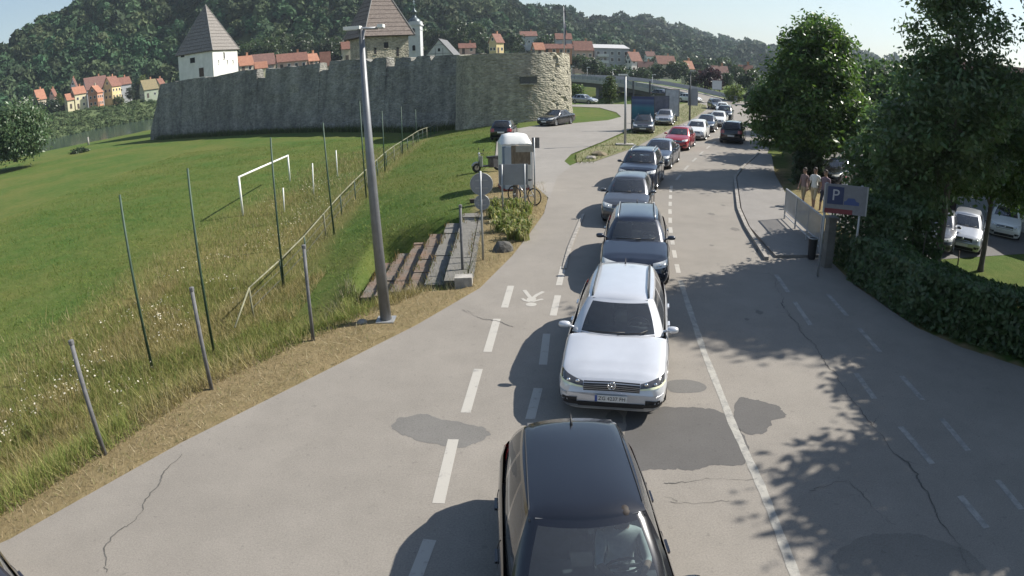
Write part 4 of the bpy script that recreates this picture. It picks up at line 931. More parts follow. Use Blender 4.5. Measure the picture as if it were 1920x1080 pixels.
# ================================================================== CARS
def cr_curve(P, n):
    """Catmull-Rom through points P, n samples per span"""
    P = np.array(P, float); Q = np.vstack([2 * P[0] - P[1], P, 2 * P[-1] - P[-2]]); out = []
    for i in range(1, len(Q) - 2):
        a, b, c, d = Q[i - 1:i + 3]
        for f in np.linspace(0, 1, n, endpoint=False): out.append(.5 * (2 * b + (c - a) * f + (2 * a - 5 * b + 4 * c - d) * f * f + (3 * b - 3 * c + d - a) * f ** 3))
    out.append(P[-1]); return np.array(out)
SPEC = {  # length, width, height, cowl x, roof front x, roof rear x, glass rear base x, belt z, hood nose z, front axle, wheelbase
    'wagon': dict(L=4.77, W=1.83, H=1.48, xc=1.28, xf=1.98, xr=4.25, xb=4.66, zb=.93, zn=.72, fa=.89, wb=2.79, cowl=.99, rails=True),
    'hatch': dict(L=4.15, W=1.76, H=1.48, xc=1.12, xf=1.85, xr=3.60, xb=4.06, zb=.93, zn=.74, fa=.85, wb=2.55, cowl=1.0, rails=False),
    'suv':   dict(L=4.45, W=1.84, H=1.66, xc=1.15, xf=1.80, xr=3.95, xb=4.36, zb=1.06, zn=.90, fa=.88, wb=2.65, cowl=1.14, rails=True),
    'sedan': dict(L=4.62, W=1.79, H=1.45, xc=1.25, xf=2.02, xr=3.35, xb=4.02, zb=.92, zn=.72, fa=.87, wb=2.70, cowl=.98, rails=False),
    'mpv':   dict(L=4.25, W=1.76, H=1.56, xc=.98, xf=1.82, xr=3.72, xb=4.16, zb=.95, zn=.78, fa=.85, wb=2.60, cowl=1.06, rails=False),
}
def build_shell(sp):
    L_, W, H = sp['L'], sp['W'], sp['H']; sedan = L_ - sp['xb'] > .4
    t = np.linspace(0, 1, 84); xs = (L_ * (.62 * t + .38 * (.5 - .5 * np.cos(math.pi * t))))
    kn = np.array([0, .05, .16, .4, .9, 1.5, L_ - 1.2, L_ - .5, L_ - .2, L_ - .06, L_]); kw = np.array([.78, .86, .92, .965, .99, 1, 1, .97, .925, .87, .80])
    hw = np.interp(xs, kn, kw) * W / 2
    zbot = np.interp(xs, [0, .3, .9, L_ - .8, L_ - .2, L_], [.21, .19, .18, .18, .24, .30])
    zs = np.interp(xs, [0, .12, .4, sp['xc'] + .1, sp['xc'] + 1.2, L_ - .5, L_ - .1, L_], [sp['zn'] - .10, sp['zn'] - .03, sp['zn'] + .05, sp['zb'] - .01, sp['zb'], sp['zb'] + .05, sp['zb'] + (.02 if not sedan else .0), sp['zb'] - .03])
    zt = np.interp(xs, [0, .05, .2, .5, sp['xc'], sp['xc'] + .4, L_ - .7, L_ - .15, L_], [sp['zn'] - .06, sp['zn'] + .0, sp['zn'] + .075, sp['zn'] + .14, sp['cowl'], sp['cowl'] - .02, sp['zb'] + .10, sp['zb'] + .08, sp['zb'] + .0])
    rows = []; ns = 4
    for x, w, zb_, z1, z2 in zip(xs, hw, zbot, zs, zt):
        K = [(0, zb_), (w * .80, zb_), (w * .965, zb_ + .10), (w * 1.0, zb_ + .30), (w * .995, z1 - .16), (w * .955, z1 - .03), (w * .88, z1 + .35 * (z2 - z1)), (w * .62, z1 + .84 * (z2 - z1)), (w * .32, z2 - .004), (0, z2)]
        rows.append(cr_curve(K, ns))
    R = np.array(rows); nk = R.shape[1]
    X = np.repeat(xs[:, None], nk, 1)
    # profile of nose and tail
    zz = R[:, :, 1]; fr = np.clip(1 - X / .55, 0, 1); X = X + fr * (.055 + .10 * np.clip((zz - .5) / .3, -.3, 1.3) ** 2 * np.sign(np.clip(zz - .5, -.1, 1)) + .05 * np.clip((.36 - zz) / .15, 0, 1))
    rr = np.clip(1 - (L_ - X) / .5, 0, 1); X = X - rr * (.10 * np.clip((zz - .6) / .4, -.2, 1.2) + .10 * np.clip((.45 - zz) / .2, 0, 1))
    half = np.stack([-X, R[:, :, 0], zz], -1)               # +y side
    full = np.concatenate([half, (half * np.array([1, -1, 1]))[:, -2:0:-1]], 1)   # closed section loop
    n, k = full.shape[:2]; V = full.reshape(-1, 3).copy()
    # wheel arches: cells inside the circle are dropped, rim vertices snapped to it
    rad = .365 if sp['H'] < 1.6 else .39; ctr = [-(sp['fa']), -(sp['fa'] + sp['wb'])]; zc = .315 if sp['H'] < 1.6 else .34; inside = np.zeros(len(V), bool)
    sp['rad'] = rad; sp['zc'] = zc
    side = np.abs(V[:, 1]) > W * .5 * .72
    low = V[:, 2] < sp['zb'] - .1
    for c in ctr:
        d = np.hypot(V[:, 0] - c, V[:, 2] - zc); q = side & low & (d < rad + .035) & (d > rad - .03)
        s = rad / np.maximum(d, 1e-6); V[q, 0] = c + (V[q, 0] - c) * s[q]; V[q, 2] = zc + (V[q, 2] - zc) * s[q]
        inside |= side & low & (np.hypot(V[:, 0] - c, V[:, 2] - zc) < rad - .005)
    F = []; meta = []
    for i in range(n - 1):
        for j in range(k):
            q = (i * k + j, i * k + (j + 1) % k, (i + 1) * k + (j + 1) % k, (i + 1) * k + j)
            if sum(inside[a] for a in q) >= 2: continue
            F.append(q); meta.append((i, j))
    F.append(tuple(range(k - 1, -1, -1))); meta.append((-1, -1)); F.append(tuple((n - 1) * k + j for j in range(k))); meta.append((-2, -1))
    # ---- cabin
    wb_ = W * .5 * .925; wr = W * .5 * (.66 if sp['H'] < 1.6 else .70)
    xc, xf, xr, xb = sp['xc'], sp['xf'], sp['xr'], sp['xb']
    fracs = [0, .035, .10, .2, .31, .345, .375, .41, .5, .6, .665, .70, .73, .78, .86, .93, .965, 1.0]
    SB = [np.linspace(-1, 1, 13)]
    def ring(tt):
        z0f = sp['cowl'] - .03; z0s = sp['zb'] - .02; z0r = sp['zb'] + .06
        zf, zs_, zr = H - .085, H - .06, H - .10
        a = xc + (xf - xc) * tt - .03 * math.sin(math.pi * tt); b = xb + (xr - xb) * tt ** (1.0 if sedan else 1.25) + .02 * math.sin(math.pi * tt)
        w = wb_ + (wr - wb_) * tt + .035 * math.sin(math.pi * tt * .9)
        dxf = .26 * (1 - tt) + .10 * tt; dxr = .16 * (1 - tt) + .08 * tt
        P = []
        for s in np.linspace(-1, 1, 13): P.append((-(a + dxf * s * s), s * w * .93 if abs(s) < .999 else s * w * .965, z0f + (zf - z0f) * tt - .035 * s * s * (1 - tt)))
        for f in fracs:
            x = a + dxf + .05 + (b - dxr - .05 - a - dxf - .05) * f; tp_ = 1 - .05 * (1 - f) ** 3 - .09 * f ** 4
            P.append((-x, w * tp_, z0s + (zs_ - z0s) * tt - (.025 * ((f - .4) / .6) ** 2) * tt + .03 * f * (1 - tt)))
        for s in np.linspace(1, -1, 11): P.append((-(b - dxr * s * s), s * w * .86, z0r + (zr - z0r) * tt - .02 * s * s))
        for f in fracs[::-1]:
            x = a + dxf + .05 + (b - dxr - .05 - a - dxf - .05) * f; tp_ = 1 - .05 * (1 - f) ** 3 - .09 * f ** 4
            P.append((-x, -w * tp_, z0s + (zs_ - z0s) * tt - (.025 * ((f - .4) / .6) ** 2) * tt + .03 * f * (1 - tt)))
        return P
    T = [0, .07, .25, .45, .65, .82, .92, 1.0]; rings = [ring(tt) for tt in T]; m = len(rings[0]); nf = 13; ns_ = len(fracs); nr = 11
    CV = [p for r_ in rings for p in r_]; CF = []; CM = []
    for i in range(len(T) - 1):
        for j in range(m):
            CF.append((i * m + j, i * m + (j + 1) % m, (i + 1) * m + (j + 1) % m, (i + 1) * m + j)); g = 1 <= i <= 5; lab = 'body'
            if g:
                if 1 <= j < nf - 2: lab = 'windscreen'
                elif nf <= j < nf + ns_ - 1 or nf + ns_ + nr <= j < nf + ns_ + nr + ns_ - 1:
                    jj = j - nf if j < nf + ns_ else (nf + ns_ + nr + ns_ - 2) - j
                    f0, f1 = fracs[jj], fracs[jj + 1]; sd = 'l' if j < nf + ns_ else 'r'
                    if .034 < f0 and f1 < .346: lab = 'side_a' + sd
                    elif .374 < f0 and f1 < .666: lab = 'side_b' + sd
                    elif .70 <= f0 and f1 < .966: lab = 'side_c' + sd
                elif nf + ns_ + 1 <= j < nf + ns_ + nr - 2: lab = 'rear_window'
            CM.append(lab)
    ctr_ = np.array(rings[-1]); cx, cy = -(xf + xr) / 2, 0.; base = (len(T) - 1) * m
    prev = base
    for q in (.93, .8, .6, .35, .12):
        n0 = len(CV)
        for p in ctr_:
            qx = q if q < .9 else .965; X_, Y_ = cx + (p[0] - cx) * qx, p[1] * q
            hx = min(1, abs(X_ - cx) / ((xr - xf) / 2)); hy = min(1, abs(Y_) / wr)
            CV.append((X_, Y_, H - .062 - .03 * hx ** 4 + .062 * (1 - hy ** 2.4) * (1 - .45 * hx ** 4)))
        for j in range(m): CF.append((prev + j, prev + (j + 1) % m, n0 + (j + 1) % m, n0 + j)); CM.append('roof')
        prev = n0
    CF.append(tuple(prev + j for j in range(m))); CM.append('roof')
    return dict(V=V, F=F, meta=meta, n=n, k=k, xs=xs, CV=CV, CF=CF, CM=CM, rings=rings, T=T)
def sub(Vs, Fs):
    idx = sorted({i for f in Fs for i in f}); mp = {a: b for b, a in enumerate(idx)}; return [tuple(Vs[i]) for i in idx], [tuple(mp[i] for i in f) for f in Fs]
CARS = {}
def car_parts(kind_, detail=None):
    """list of (name, mesh, parent index or None, paintable, offset)"""
    key = (kind_, detail)
    if key in CARS: return CARS[key]
    sp = dict(SPEC[kind_]); B = build_shell(sp); L_, W, H = sp['L'], sp['W'], sp['H']; V, F, meta = B['V'], B['F'], B['meta']; k = B['k']; hk = 36
    out = []
    def addp(name, mb_or_mesh, m, par=None, paint=False, sm=True, label=None):
        me = mb_or_mesh if not isinstance(mb_or_mesh, MB) else mb_or_mesh.me(name, m, sm); out.append((name, me, par, paint, label)); return len(out) - 1
    xw = lambda f: -(sp['xc'] + .28 + (sp['xb'] - .2 - sp['xc'] - .28) * f)
    bounds = [xw(-.06), xw(.355), xw(.685)]
    groups = {}
    for f, (i, j) in zip(F, meta):
        c = np.mean([V[a] for a in f], 0); lab = 'body'
        jj = min(j, k - 1 - j) if j >= 0 else -1
        if i >= 0:
            if jj >= 20 and c[0] > -(sp['xc'] - .02) and c[0] < -.16: lab = 'bonnet'
            elif jj >= 22 and c[0] < -(sp['xc'] + .12) and c[0] > -(sp['xb'] - .05): lab = 'tub'
            elif 8 <= jj < 20 and c[2] > .30 and bounds[1] < c[0] < bounds[0] and abs(c[1]) > W * .4: lab = 'door0' + ('l' if c[1] > 0 else 'r')
            elif 8 <= jj < 20 and c[2] > .30 and bounds[2] < c[0] < bounds[1] and abs(c[1]) > W * .4: lab = 'door1' + ('l' if c[1] > 0 else 'r')
        groups.setdefault(lab, []).append(f)
    cg = {}
    for f, lab in zip(B['CF'], B['CM']): cg.setdefault(lab, []).append(f)
    bv, bf = sub(V, groups['body']); cv, cf = sub(B['CV'], cg['body']); n0 = len(bv)
    body = addp('body', mesh('body', bv + cv, bf + [tuple(i + n0 for i in f) for f in cf], None, True), None, None, True)
    addp('roof', mesh('roof', *sub(B['CV'], cg['roof']), None, True), None, None, True)
    addp('bonnet', mesh('bonnet', *sub(V, groups['bonnet']), None, True), None, None, True)
    tree_b = BVHTree.FromPolygons([Vector(p) for p in V], [list(f) for f in F], epsilon=0)
    allv = [Vector(p) for p in V] + [Vector(p) for p in B['CV']]; tree_all = BVHTree.FromPolygons(allv, [list(f) for f in F] + [[i + len(V) for i in f] for f in B['CF']], epsilon=0)
    def patch(o, d, us, vs, fn, off=.006, thick=0.):
        """grid of points fn(u, v) -> ray origin, cast along d on the shell"""
        P = []; ok = True
        for u_ in us:
            for v_ in vs:
                hit = tree_all.ray_cast(Vector(fn(u_, v_)), Vector(d))
                if hit[0] is None: ok = False; P.append(None); continue
                nn = hit[1]; nn = nn if nn.dot(Vector(d)) < 0 else -nn
                P.append(hit[0] - Vector(d) * off + nn * off * .3)
        a, b = len(us), len(vs); mb = MB(); mb.v = [tuple(p) if p is not None else (0, 0, 0) for p in P]
        for i in range(a - 1):
            for j in range(b - 1):
                q = (i * b + j, (i + 1) * b + j, (i + 1) * b + j + 1, i * b + j + 1)
                if all(P[t] is not None for t in q): mb.f.append(q)
        return mb
    front = lambda yf, us, vs, off=.006: patch('f', (-1, 0, 0), us, vs, lambda u_, v_: (1.0, u_, yf(u_, v_)), off)
    rear = lambda yf, us, vs, off=.006: patch('r', (1, 0, 0), us, vs, lambda u_, v_: (-L_ - 1, u_, yf(u_, v_)), off)
    zn = sp['zn']; big = detail is not None
    for lab in ('door0l', 'door0r', 'door1l', 'door1r'):
        if lab not in groups: continue
        di = addp('door', mesh('door', *sub(V, groups[lab]), None, True), None, None, True)
        s = 1 if lab[-1] == 'l' else -1; xe = (bounds[1] if lab[4] == '0' else bounds[2]) + .13; zh = sp['zb'] - .14
        h = tree_b.ray_cast(Vector((xe, s * 2, zh)), Vector((0, -s, 0)))
        if h[0]: addp('door_handle', MB().box((xe, h[0].y + s * .018, zh), (.20, .03, .032)), None, di, True, False)
    # shut lines
    for xx in bounds:
        for s in (1, -1):
            pts = []
            for z_ in np.linspace(.30, sp['zb'] - .03, 10):
                h = tree_b.ray_cast(Vector((xx, s * 2, z_)), Vector((0, -s, 0)))
                if h[0] and abs(h[0].y) > W * .38: pts.append(h[0] + Vector((0, s * .002, 0)))
            if len(pts) > 3: addp('door_gap', MB().tube(pts, .006, 4), M_BLACK, body, sm=False)
    addp('sill', MB().box((-(sp['fa'] + sp['wb'] / 2), W * .5 - .05, .21), (sp['wb'] - .78, .08, .09)), M_BLACK, None, sm=False)
    addp('sill', MB().box((-(sp['fa'] + sp['wb'] / 2), -W * .5 + .05, .21), (sp['wb'] - .78, .08, .09)), M_BLACK, None, sm=False)
    for lab, nm in (('windscreen', 'windscreen'), ('rear_window', 'rear_window'), ('side_al', 'side_window'), ('side_ar', 'side_window'), ('side_bl', 'side_window'), ('side_br', 'side_window'), ('side_cl', 'side_window'), ('side_cr', 'side_window')):
        if lab in cg:
            rearish = lab in ('rear_window', 'side_bl', 'side_br', 'side_cl', 'side_cr')
            v_, f_ = sub(B['CV'], cg[lab]); addp(nm, mesh(nm, v_, f_, M_GLASSD if rearish else M_GLASS, True), None)
    # black seal round the windscreen base
    r0 = B['rings'][1]; addp('wiper', MB().tube([Vector(r0[2]) + Vector((.03, 0, .03)), Vector(r0[5]) + Vector((.015, 0, .045)), Vector(r0[7]) + Vector((.0, 0, .05))], .012, 5), M_BLACK)
    addp('wiper', MB().tube([Vector(r0[6]) + Vector((.03, 0, .02)), Vector(r0[9]) + Vector((.015, 0, .04)), Vector(r0[10]) + Vector((-.02, 0, .07))], .012, 5), M_BLACK)
    addp('cowl', MB().tube([Vector(r0[i]) + Vector((.05, 0, -.035)) for i in range(1, 12)], .035, 6), M_BLACK)
    # interior
    it = MB(); it.box((-(sp['xc'] + .35), 0, sp['zb'] - .10), (.55, W * .76, .2)); it.box((-(sp['xc'] + sp['xb']) / 2, 0, .45), (sp['xb'] - sp['xc'] - .3, W * .76, .06))
    for xx in (sp['xf'] - .0 + .18, sp['xf'] + 1.05):
        for yy in (-.36, .36):
            it.box((-(xx - .1), yy, .62), (.5, .48, .14)); it.box((-(xx + .2), yy, .92), (.14, .46, .58), 0); it.box((-(xx + .24), yy, 1.24), (.09, .24, .16))
    addp('interior', it, M_INT, sm=False)
    sw = MB(); c_ = Vector((-(sp['xc'] + .72), .36, sp['zb'] + .0)); sw.tube([c_ + Vector((.06 * math.sin(a) * 1.2, .18 * math.cos(a), .17 * math.sin(a))) for a in np.linspace(0, 2 * math.pi, 17)], .016, 6); sw.box(c_, (.05, .1, .08)); sw.box(c_, (.02, .34, .04))
    addp('steering_wheel', sw, M_BLACK)
    addp('rear_view_mirror', MB().box((-(sp['xf'] + .02), 0, H - .17), (.04, .22, .065)), M_BLACK, sm=False)
    addp('lining', MB().prism([(-(sp['xf'] + .06), -.5), (-(sp['xf'] + .06), .5), (-(sp['xr'] - .05), .5), (-(sp['xr'] - .05), -.5)][::-1], H - .09, H - .085), M_INT, sm=False)
    addp('underside', MB().box((-L_ / 2, 0, .27), (L_ - .5, W * .78, .12)), M_BLACK, sm=False)
    # lamps, grilles, plates
    gw = W * .5
    for s in (1, -1):
        ys = np.linspace(.50, .965, 9) * gw * s
        yy = (lambda u_, v_: zn - .115 + v_ * (.085 + .03 * ((abs(u_) / gw - .5) / .46)) + .055 * ((abs(u_) / gw - .5) / .46)) if detail == 'silver' else (lambda u_, v_: zn - .115 + v_ * .12 + .06 * ((abs(u_) / gw - .5) / .46))
        hl = addp('headlight', front(yy, list(ys), list(np.linspace(0, 1, 5)), .010), M_LAMPDARK if detail == 'silver' else M_LAMP)
        if detail == 'silver':
            addp('daytime_strip', front(lambda u_, v_: zn - .118 + v_ * .028 + .055 * ((abs(u_) / gw - .5) / .46), list(np.linspace(.50, .93, 9) * gw * s), [0, 1], .016), M_DRL, hl)
            for q in (.60, .76): 
                h = tree_all.ray_cast(Vector((1, q * gw * s, zn - .04)), Vector((-1, 0, 0)))
                if h[0]: addp('lens', MB().lathe([(0, .014), (.03, .012), (.038, 0), (0, -.01)], c=tuple(h[0] + Vector((.012, 0, 0))), n=10, axis='x'), M_CHROME, hl)
        else:
            h = tree_all.ray_cast(Vector((1, .68 * gw * s, zn - .04)), Vector((-1, 0, 0)))
            if h[0]: addp('lens', MB().lathe([(0, .02), (.04, .016), (.05, 0), (0, -.01)], c=tuple(h[0] + Vector((.012, 0, 0))), n=12, axis='x'), M_CHROME, hl)
        tl = rear(lambda u_, v_: sp['zb'] - .26 + v_ * .24, list(np.linspace(.56, .95, 7) * gw * s), [0, .5, 1], .012); addp('tail_light', tl, M_TAIL)
        addp('fog_lamp', front(lambda u_, v_: .33 + v_ * .10, list(np.linspace(.60, .86, 5) * gw * s), [0, 1], .008), M_BLACK)
    gr_us = list(np.linspace(-.49, .49, 13) * gw)
    gi = addp('grille', front(lambda u_, v_: zn - .155 + v_ * .14 - .02 * (abs(u_) / gw), gr_us, [0, .33, .66, 1], .008), M_BLACK)
    for q in (range(4) if big else range(2)):
        addp('grille_bar', front(lambda u_, v_, q=q: zn - .14 + (q + .3) * (.12 / (4 if big else 2)) + v_ * .012 - .02 * (abs(u_) / gw), gr_us, [0, 1], .017), M_ALLOY if big else M_CHROME, gi)
    lg = addp('lower_grille', front(lambda u_, v_: .235 + v_ * .13, list(np.linspace(-.58, .58, 11) * gw), [0, .5, 1], .008), M_BLACK)
    if detail == 'silver':
        addp('bumper_strip', front(lambda u_, v_: .245 + v_ * .035 + .07 * max(0, abs(u_) / gw - .55), list(np.linspace(-.93, .93, 23) * gw), [0, 1], .02), M_ALLOY)
        addp('bumper_slot', front(lambda u_, v_: .29 + v_ * .07 + .07 * max(0, abs(u_) / gw - .55), list(np.linspace(-.90, .90, 23) * gw), [0, 1], .014), M_BLACK)
    pl = tree_all.ray_cast(Vector((1, 0, .44)), Vector((-1, 0, 0)))[0]; px_ = (pl.x if pl else 0) + .022
    pi = addp('licence_plate', MB().box((px_, 0, .44), (.014, .52, .112)), M_PLATE, sm=False)
    pr = tree_all.ray_cast(Vector((-L_ - 1, 0, .62)), Vector((1, 0, 0)))[0]
    if pr: addp('licence_plate', MB().box((pr.x - .016, 0, .62), (.014, .52, .112)), M_PLATE, sm=False)
    RT = Matrix(((0, 0, 1), (1, 0, 0), (0, 1, 0))).to_4x4()
    if detail == 'silver':
        tm = text_mesh('ZG 4237 FH', .092, M_PLATETXT, .002); tm.transform(Matrix.Translation((px_ + .008, .015, .44)) @ RT @ Matrix.Scale(.92, 4, (1, 0, 0))); addp('plate_lettering', tm, None, pi)
        addp('plate_band', MB().box((px_ + .0075, -.238, .44), (.003, .04, .11)), M_PLATEBLUE, pi, sm=False)
        h = tree_all.ray_cast(Vector((1, 0, zn - .065)), Vector((-1, 0, 0)))[0]; cx = h.x + .03
        em = MB(); em.tube([(cx, .062 * math.cos(a), zn - .065 + .062 * math.sin(a)) for a in np.linspace(0, 2 * math.pi, 25)], .0075, 6, False)
        def st(p, q): em.tube([(cx, p[0], zn - .065 + p[1]), (cx, q[0], zn - .065 + q[1])], .0065, 5)
        st((-.026, .052), (0, .008)); st((0, .008), (.026, .052)); st((-.052, .022), (-.024, -.05)); st((-.024, -.05), (0, .0)); st((0, .0), (.024, -.05)); st((.024, -.05), (.052, .022))
        addp('badge', em, M_CHROME, gi)
    else:
        h = tree_all.ray_cast(Vector((1, 0, zn - .06)), Vector((-1, 0, 0)))[0]
        if h: addp('badge', MB().lathe([(0, .012), (.045, .008), (.05, 0), (0, -.01)], c=(h.x + .02, 0, zn - .06), n=14, axis='x'), M_CHROME, gi)
    # mirrors
    for s in (1, -1):
        mx = -(sp['xc'] + .34); my = s * W * .485; mz = sp['zb'] + .09; mb = MB(); rings_ = []
        for a, sc in ((-.03, .45), (.0, .85), (.06, 1.), (.12, .95), (.165, .75), (.18, .4)):
            rings_.append([(mx + .055 * sc * (math.cos(g) * (1 if math.cos(g) < 0 else 1.5)), my + s * a, mz + .062 * sc * math.sin(g)) for g in np.linspace(0, 2 * math.pi, 11)[:-1]])
        v = [p for r_ in rings_ for p in r_]; f = [(i * 10 + j, i * 10 + (j + 1) % 10, (i + 1) * 10 + (j + 1) % 10, (i + 1) * 10 + j) for i in range(5) for j in range(10)] + [tuple(range(9, -1, -1)), tuple(50 + j for j in range(10))]
        mi = addp('mirror', MB().add(v, f).tube([(mx, my - s * .12, mz - .05), (mx, my + s * .03, mz - .02)], .025, 6), None, None, True)
    # wheels
    R_ = sp['rad'] - .045
    tyre = [(R_ * .66, -.095), (R_ * .9, -.10), (R_ * .985, -.085), (R_, -.05), (R_, .05), (R_ * .985, .085), (R_ * .9, .10), (R_ * .66, .095)]
    for ax in (sp['fa'], sp['fa'] + sp['wb']):
        for s in (1, -1):
            c = (-ax, s * (W * .5 - .125), R_)
            wi = addp('wheel', MB().lathe(tyre, c, 26, 'y'), M_RUBBER)
            rm = MB().lathe([(0, s * .045), (.05, s * .05), (.06, s * .03), (R_ * .3, s * .01), (R_ * .62, s * .03)], c, 20, 'y').lathe([(R_ * .60, -.09), (R_ * .68, -.09), (R_ * .68, .092), (R_ * .645, .097), (R_ * .61, .08), (R_ * .6, -.09)], c, 24, 'y')
            for q in range(5):
                a = 2 * math.pi * q / 5 + .3; rm.box((c[0] + math.cos(a) * R_ * .35, c[1] + s * .05, c[2] + math.sin(a) * R_ * .35), (.07, .03, R_ * .56), 0)
                # turn the spoke about the axle
                vs = rm.v[-8:]; M_ = Matrix.Translation((c[0] + math.cos(a) * R_ * .35, 0, c[2] + math.sin(a) * R_ * .35)) @ Matrix.Rotation(math.pi / 2 - a, 4, 'Y') @ Matrix.Translation((-(c[0] + math.cos(a) * R_ * .35), 0, -(c[2] + math.sin(a) * R_ * .35)))
                rm.v[-8:] = [tuple(M_ @ Vector(p)) for p in vs]
            addp('rim', rm, M_ALLOY, wi, sm=False)
            rad = sp['rad']; wl = MB(); v = []; 
            for g in np.linspace(-.35, math.pi + .35, 18):
                for yy_ in (W * .5 - .02, W * .5 - .30): v.append((-ax + (rad - .002) * math.cos(g), s * yy_, sp['zc'] + (rad - .002) * math.sin(g)))
            wl.add(v, [(2 * i, 2 * i + 1, 2 * i + 3, 2 * i + 2) for i in range(17)] + [tuple(2 * i + 1 for i in range(18))]); addp('wheel_arch', wl, M_BLACK)
    # roof things
    if sp['rails']:
        for s in (1, -1):
            pts = []
            for f in np.linspace(0, 1, 9):
                x = -(sp['xf'] + .12 + (sp['xr'] - sp['xf'] - .2) * f); h = tree_all.ray_cast(Vector((x, s * W * .5 * .56, 3)), Vector((0, 0, -1)))[0]
                pts.append(h + Vector((0, 0, .012 + .05 * min(1, 6 * f, 6 * (1 - f)))))
            addp('roof_rail', MB().tube(pts, .02, 6), M_DARKMET if detail in ('silver',) else M_ALLOY)
    for s in (1, -1):
        pts = [tree_all.ray_cast(Vector((-(sp['xf'] + .05 + (sp['xr'] - sp['xf'] - .12) * f), s * W * .5 * (.635 if sp['H'] < 1.6 else .67) * (1 - .04 * f), 3)), Vector((0, 0, -1)))[0] for f in np.linspace(0, 1, 11)]
        pts = [p + Vector((0, 0, .001)) for p in pts if p is not None and p.z > H - .2]
        if len(pts) > 4 and not sp['rails']: addp('roof_seam', MB().tube(pts, .009, 5), M_BLACK)
    h = tree_all.ray_cast(Vector((-(sp['xr'] - .22), 0, 3)), Vector((0, 0, -1)))[0]
    addp('antenna', MB().tube([h + Vector((.02, 0, -.01)), h + Vector((-.01, 0, .03)), h + Vector((-.07, 0, .10))], [.022, .014, .005], 6), M_BLACK)
    CARS[key] = out; return out
PAINTS = {}
def paint(name, col, metal=.35, rough=.32, flake=.06):
    if name not in PAINTS: PAINTS[name] = mat('car_paint_' + name, col, rough, flake, 1.2, metal=metal, coat=1.)
    return PAINTS[name]
def car(kind_, label, x, y, hd, pnt, group='cars queuing towards the camera', detail=None, z=None, cat='car'):
    """front bumper at x, y; hd = sideways slope of the driving direction towards the camera (0 = straight to it)"""
    rz = math.atan2(-math.cos(hd), math.sin(hd))
    t = thing('parked_car' if group and 'parked' in group else 'car', label, cat, (x, y, .004 if z is None else z), rz, group); objs = []
    for name, me, par, pt, lb in car_parts(kind_, detail):
        o = obj(name, me, t if par is None else objs[par]); objs.append(o)
        if pt:
            if not me.materials: me.materials.append(None)
            o.material_slots[0].link = 'OBJECT'; o.material_slots[0].material = pnt
    return t
NAVY = paint('midnight', (.010, .011, .016), .2, .25); SILVER = paint('silver', (.60, .61, .64), .35, .33); DBLUE = paint('dark_blue', (.016, .02, .034), .3, .28)
GREY = paint('mid_grey', (.075, .078, .088), .5, .32); BLUEGREY = paint('blue_grey', (.075, .088, .118), .5, .32); RED = paint('red', (.32, .012, .02), .2, .3)
WHITE = paint('white', (.72, .72, .70), .0, .35, .02); BLACKP = paint('black', (.012, .012, .014), .1, .25); GREEN = paint('dark_green', (.02, .05, .035), .3, .3); LSILVER = paint('light_silver', (.42, .43, .45), .7, .36)
van = car('mpv', 'nearest black car seen from above, with a driver in white behind the windscreen', .70, 3.02, .015, NAVY, detail='near')
car('wagon', 'silver estate car with dark roof rails and lit daytime strips, second in the queue', 1.52, 9.03, -.215, SILVER, detail='silver')
car('wagon', 'dark blue estate car with bright roof rails, third in the queue behind the silver one', 3.02, 15.2, -.20, DBLUE)
car('hatch', 'mid grey hatchback behind the dark blue estate car', 3.92, 21.9, -.27, GREY)
car('suv', 'dark navy off-roader between the grey hatchback and the blue grey saloon', 5.55, 28.3, -.33, DBLUE)
car('sedan', 'blue grey saloon car in front of the red hatchback', 7.72, 34.5, -.40, BLUEGREY)
car('hatch', 'red hatchback in the queue', 11.0, 42.6, -.42, RED)
car('hatch', 'white hatchback directly behind the red one', 14.15, 49.0, -.40, WHITE)
car('sedan', 'dark blue saloon behind the white hatchback', 16.9, 55.4, -.40, DBLUE)
car('sedan', 'white saloon car behind the dark blue saloon', 19.9, 61.2, -.40, WHITE)
car('suv', 'black off-roader close behind the white saloon', 23.0, 68.2, -.38, BLACKP)
car('hatch', 'small white car behind the black off-roader, just before the bend', 26.3, 78.5, -.30, WHITE)
car('wagon', 'dark grey estate car turning at the far bend', 29.0, 88.0, -.10, GREY)
car('hatch', 'white hatchback coming off the bridge', 31.0, 104.5, .6, WHITE)
car('hatch', 'dark hatchback on the bridge ramp behind the billboard backs', 28.3, 112.0, .75, DBLUE, z=.3)
car('suv', 'black off-roader driving away in the shaded right lane', 18.35, 51.3, math.pi - .42, BLACKP, group=None)
GP = 'cars parked beside the castle'
car('sedan', 'black saloon parked at the foot of the bastion', 3.2, 60.4, -.62, BLACKP, group=GP, z=.004)
car('hatch', 'dark car parked at the edge of the grass behind the white booth', -.1, 53.2, math.pi - .12, NAVY, group=GP, z=gz(-.1, 50) + .03)
car('wagon', 'dark grey car parked behind the blue billboard', 11.0, 53.4, -.25, GREY, group=GP, z=.01)
car('hatch', 'silver hatchback parked right of the blue billboard', 14.6, 61.2, -.32, LSILVER, group=GP, z=.01)
car('hatch', 'pale car standing under the bridge', 13.5, 101., .9, LSILVER, group=GP, z=gz(13.5, 101))
GL = 'cars parked in the lower car park'
def lot_car(kind_, label, px, py, hd, p):
    g = gr(px, py); return car(kind_, label, g[0], g[1], hd, p, group=GL, z=g[2])
lot_car('hatch', 'silver hatchback parked at the grass edge, nearest in the lower car park', 1800, 478, -.75, LSILVER)
lot_car('sedan', 'grey saloon parked left of the nearest silver hatchback, behind the hedge', 1745, 478, -.75, GREY)
lot_car('hatch', 'white hatchback parked far right under the walnut tree', 1880, 452, -.75, WHITE)
lot_car('wagon', 'black estate car behind the hedge and under the dense tree', 1715, 440, -.75, BLACKP)
lot_car('suv', 'dark green off-roader behind the four pedestrians', 1590, 352, -.9, GREEN)
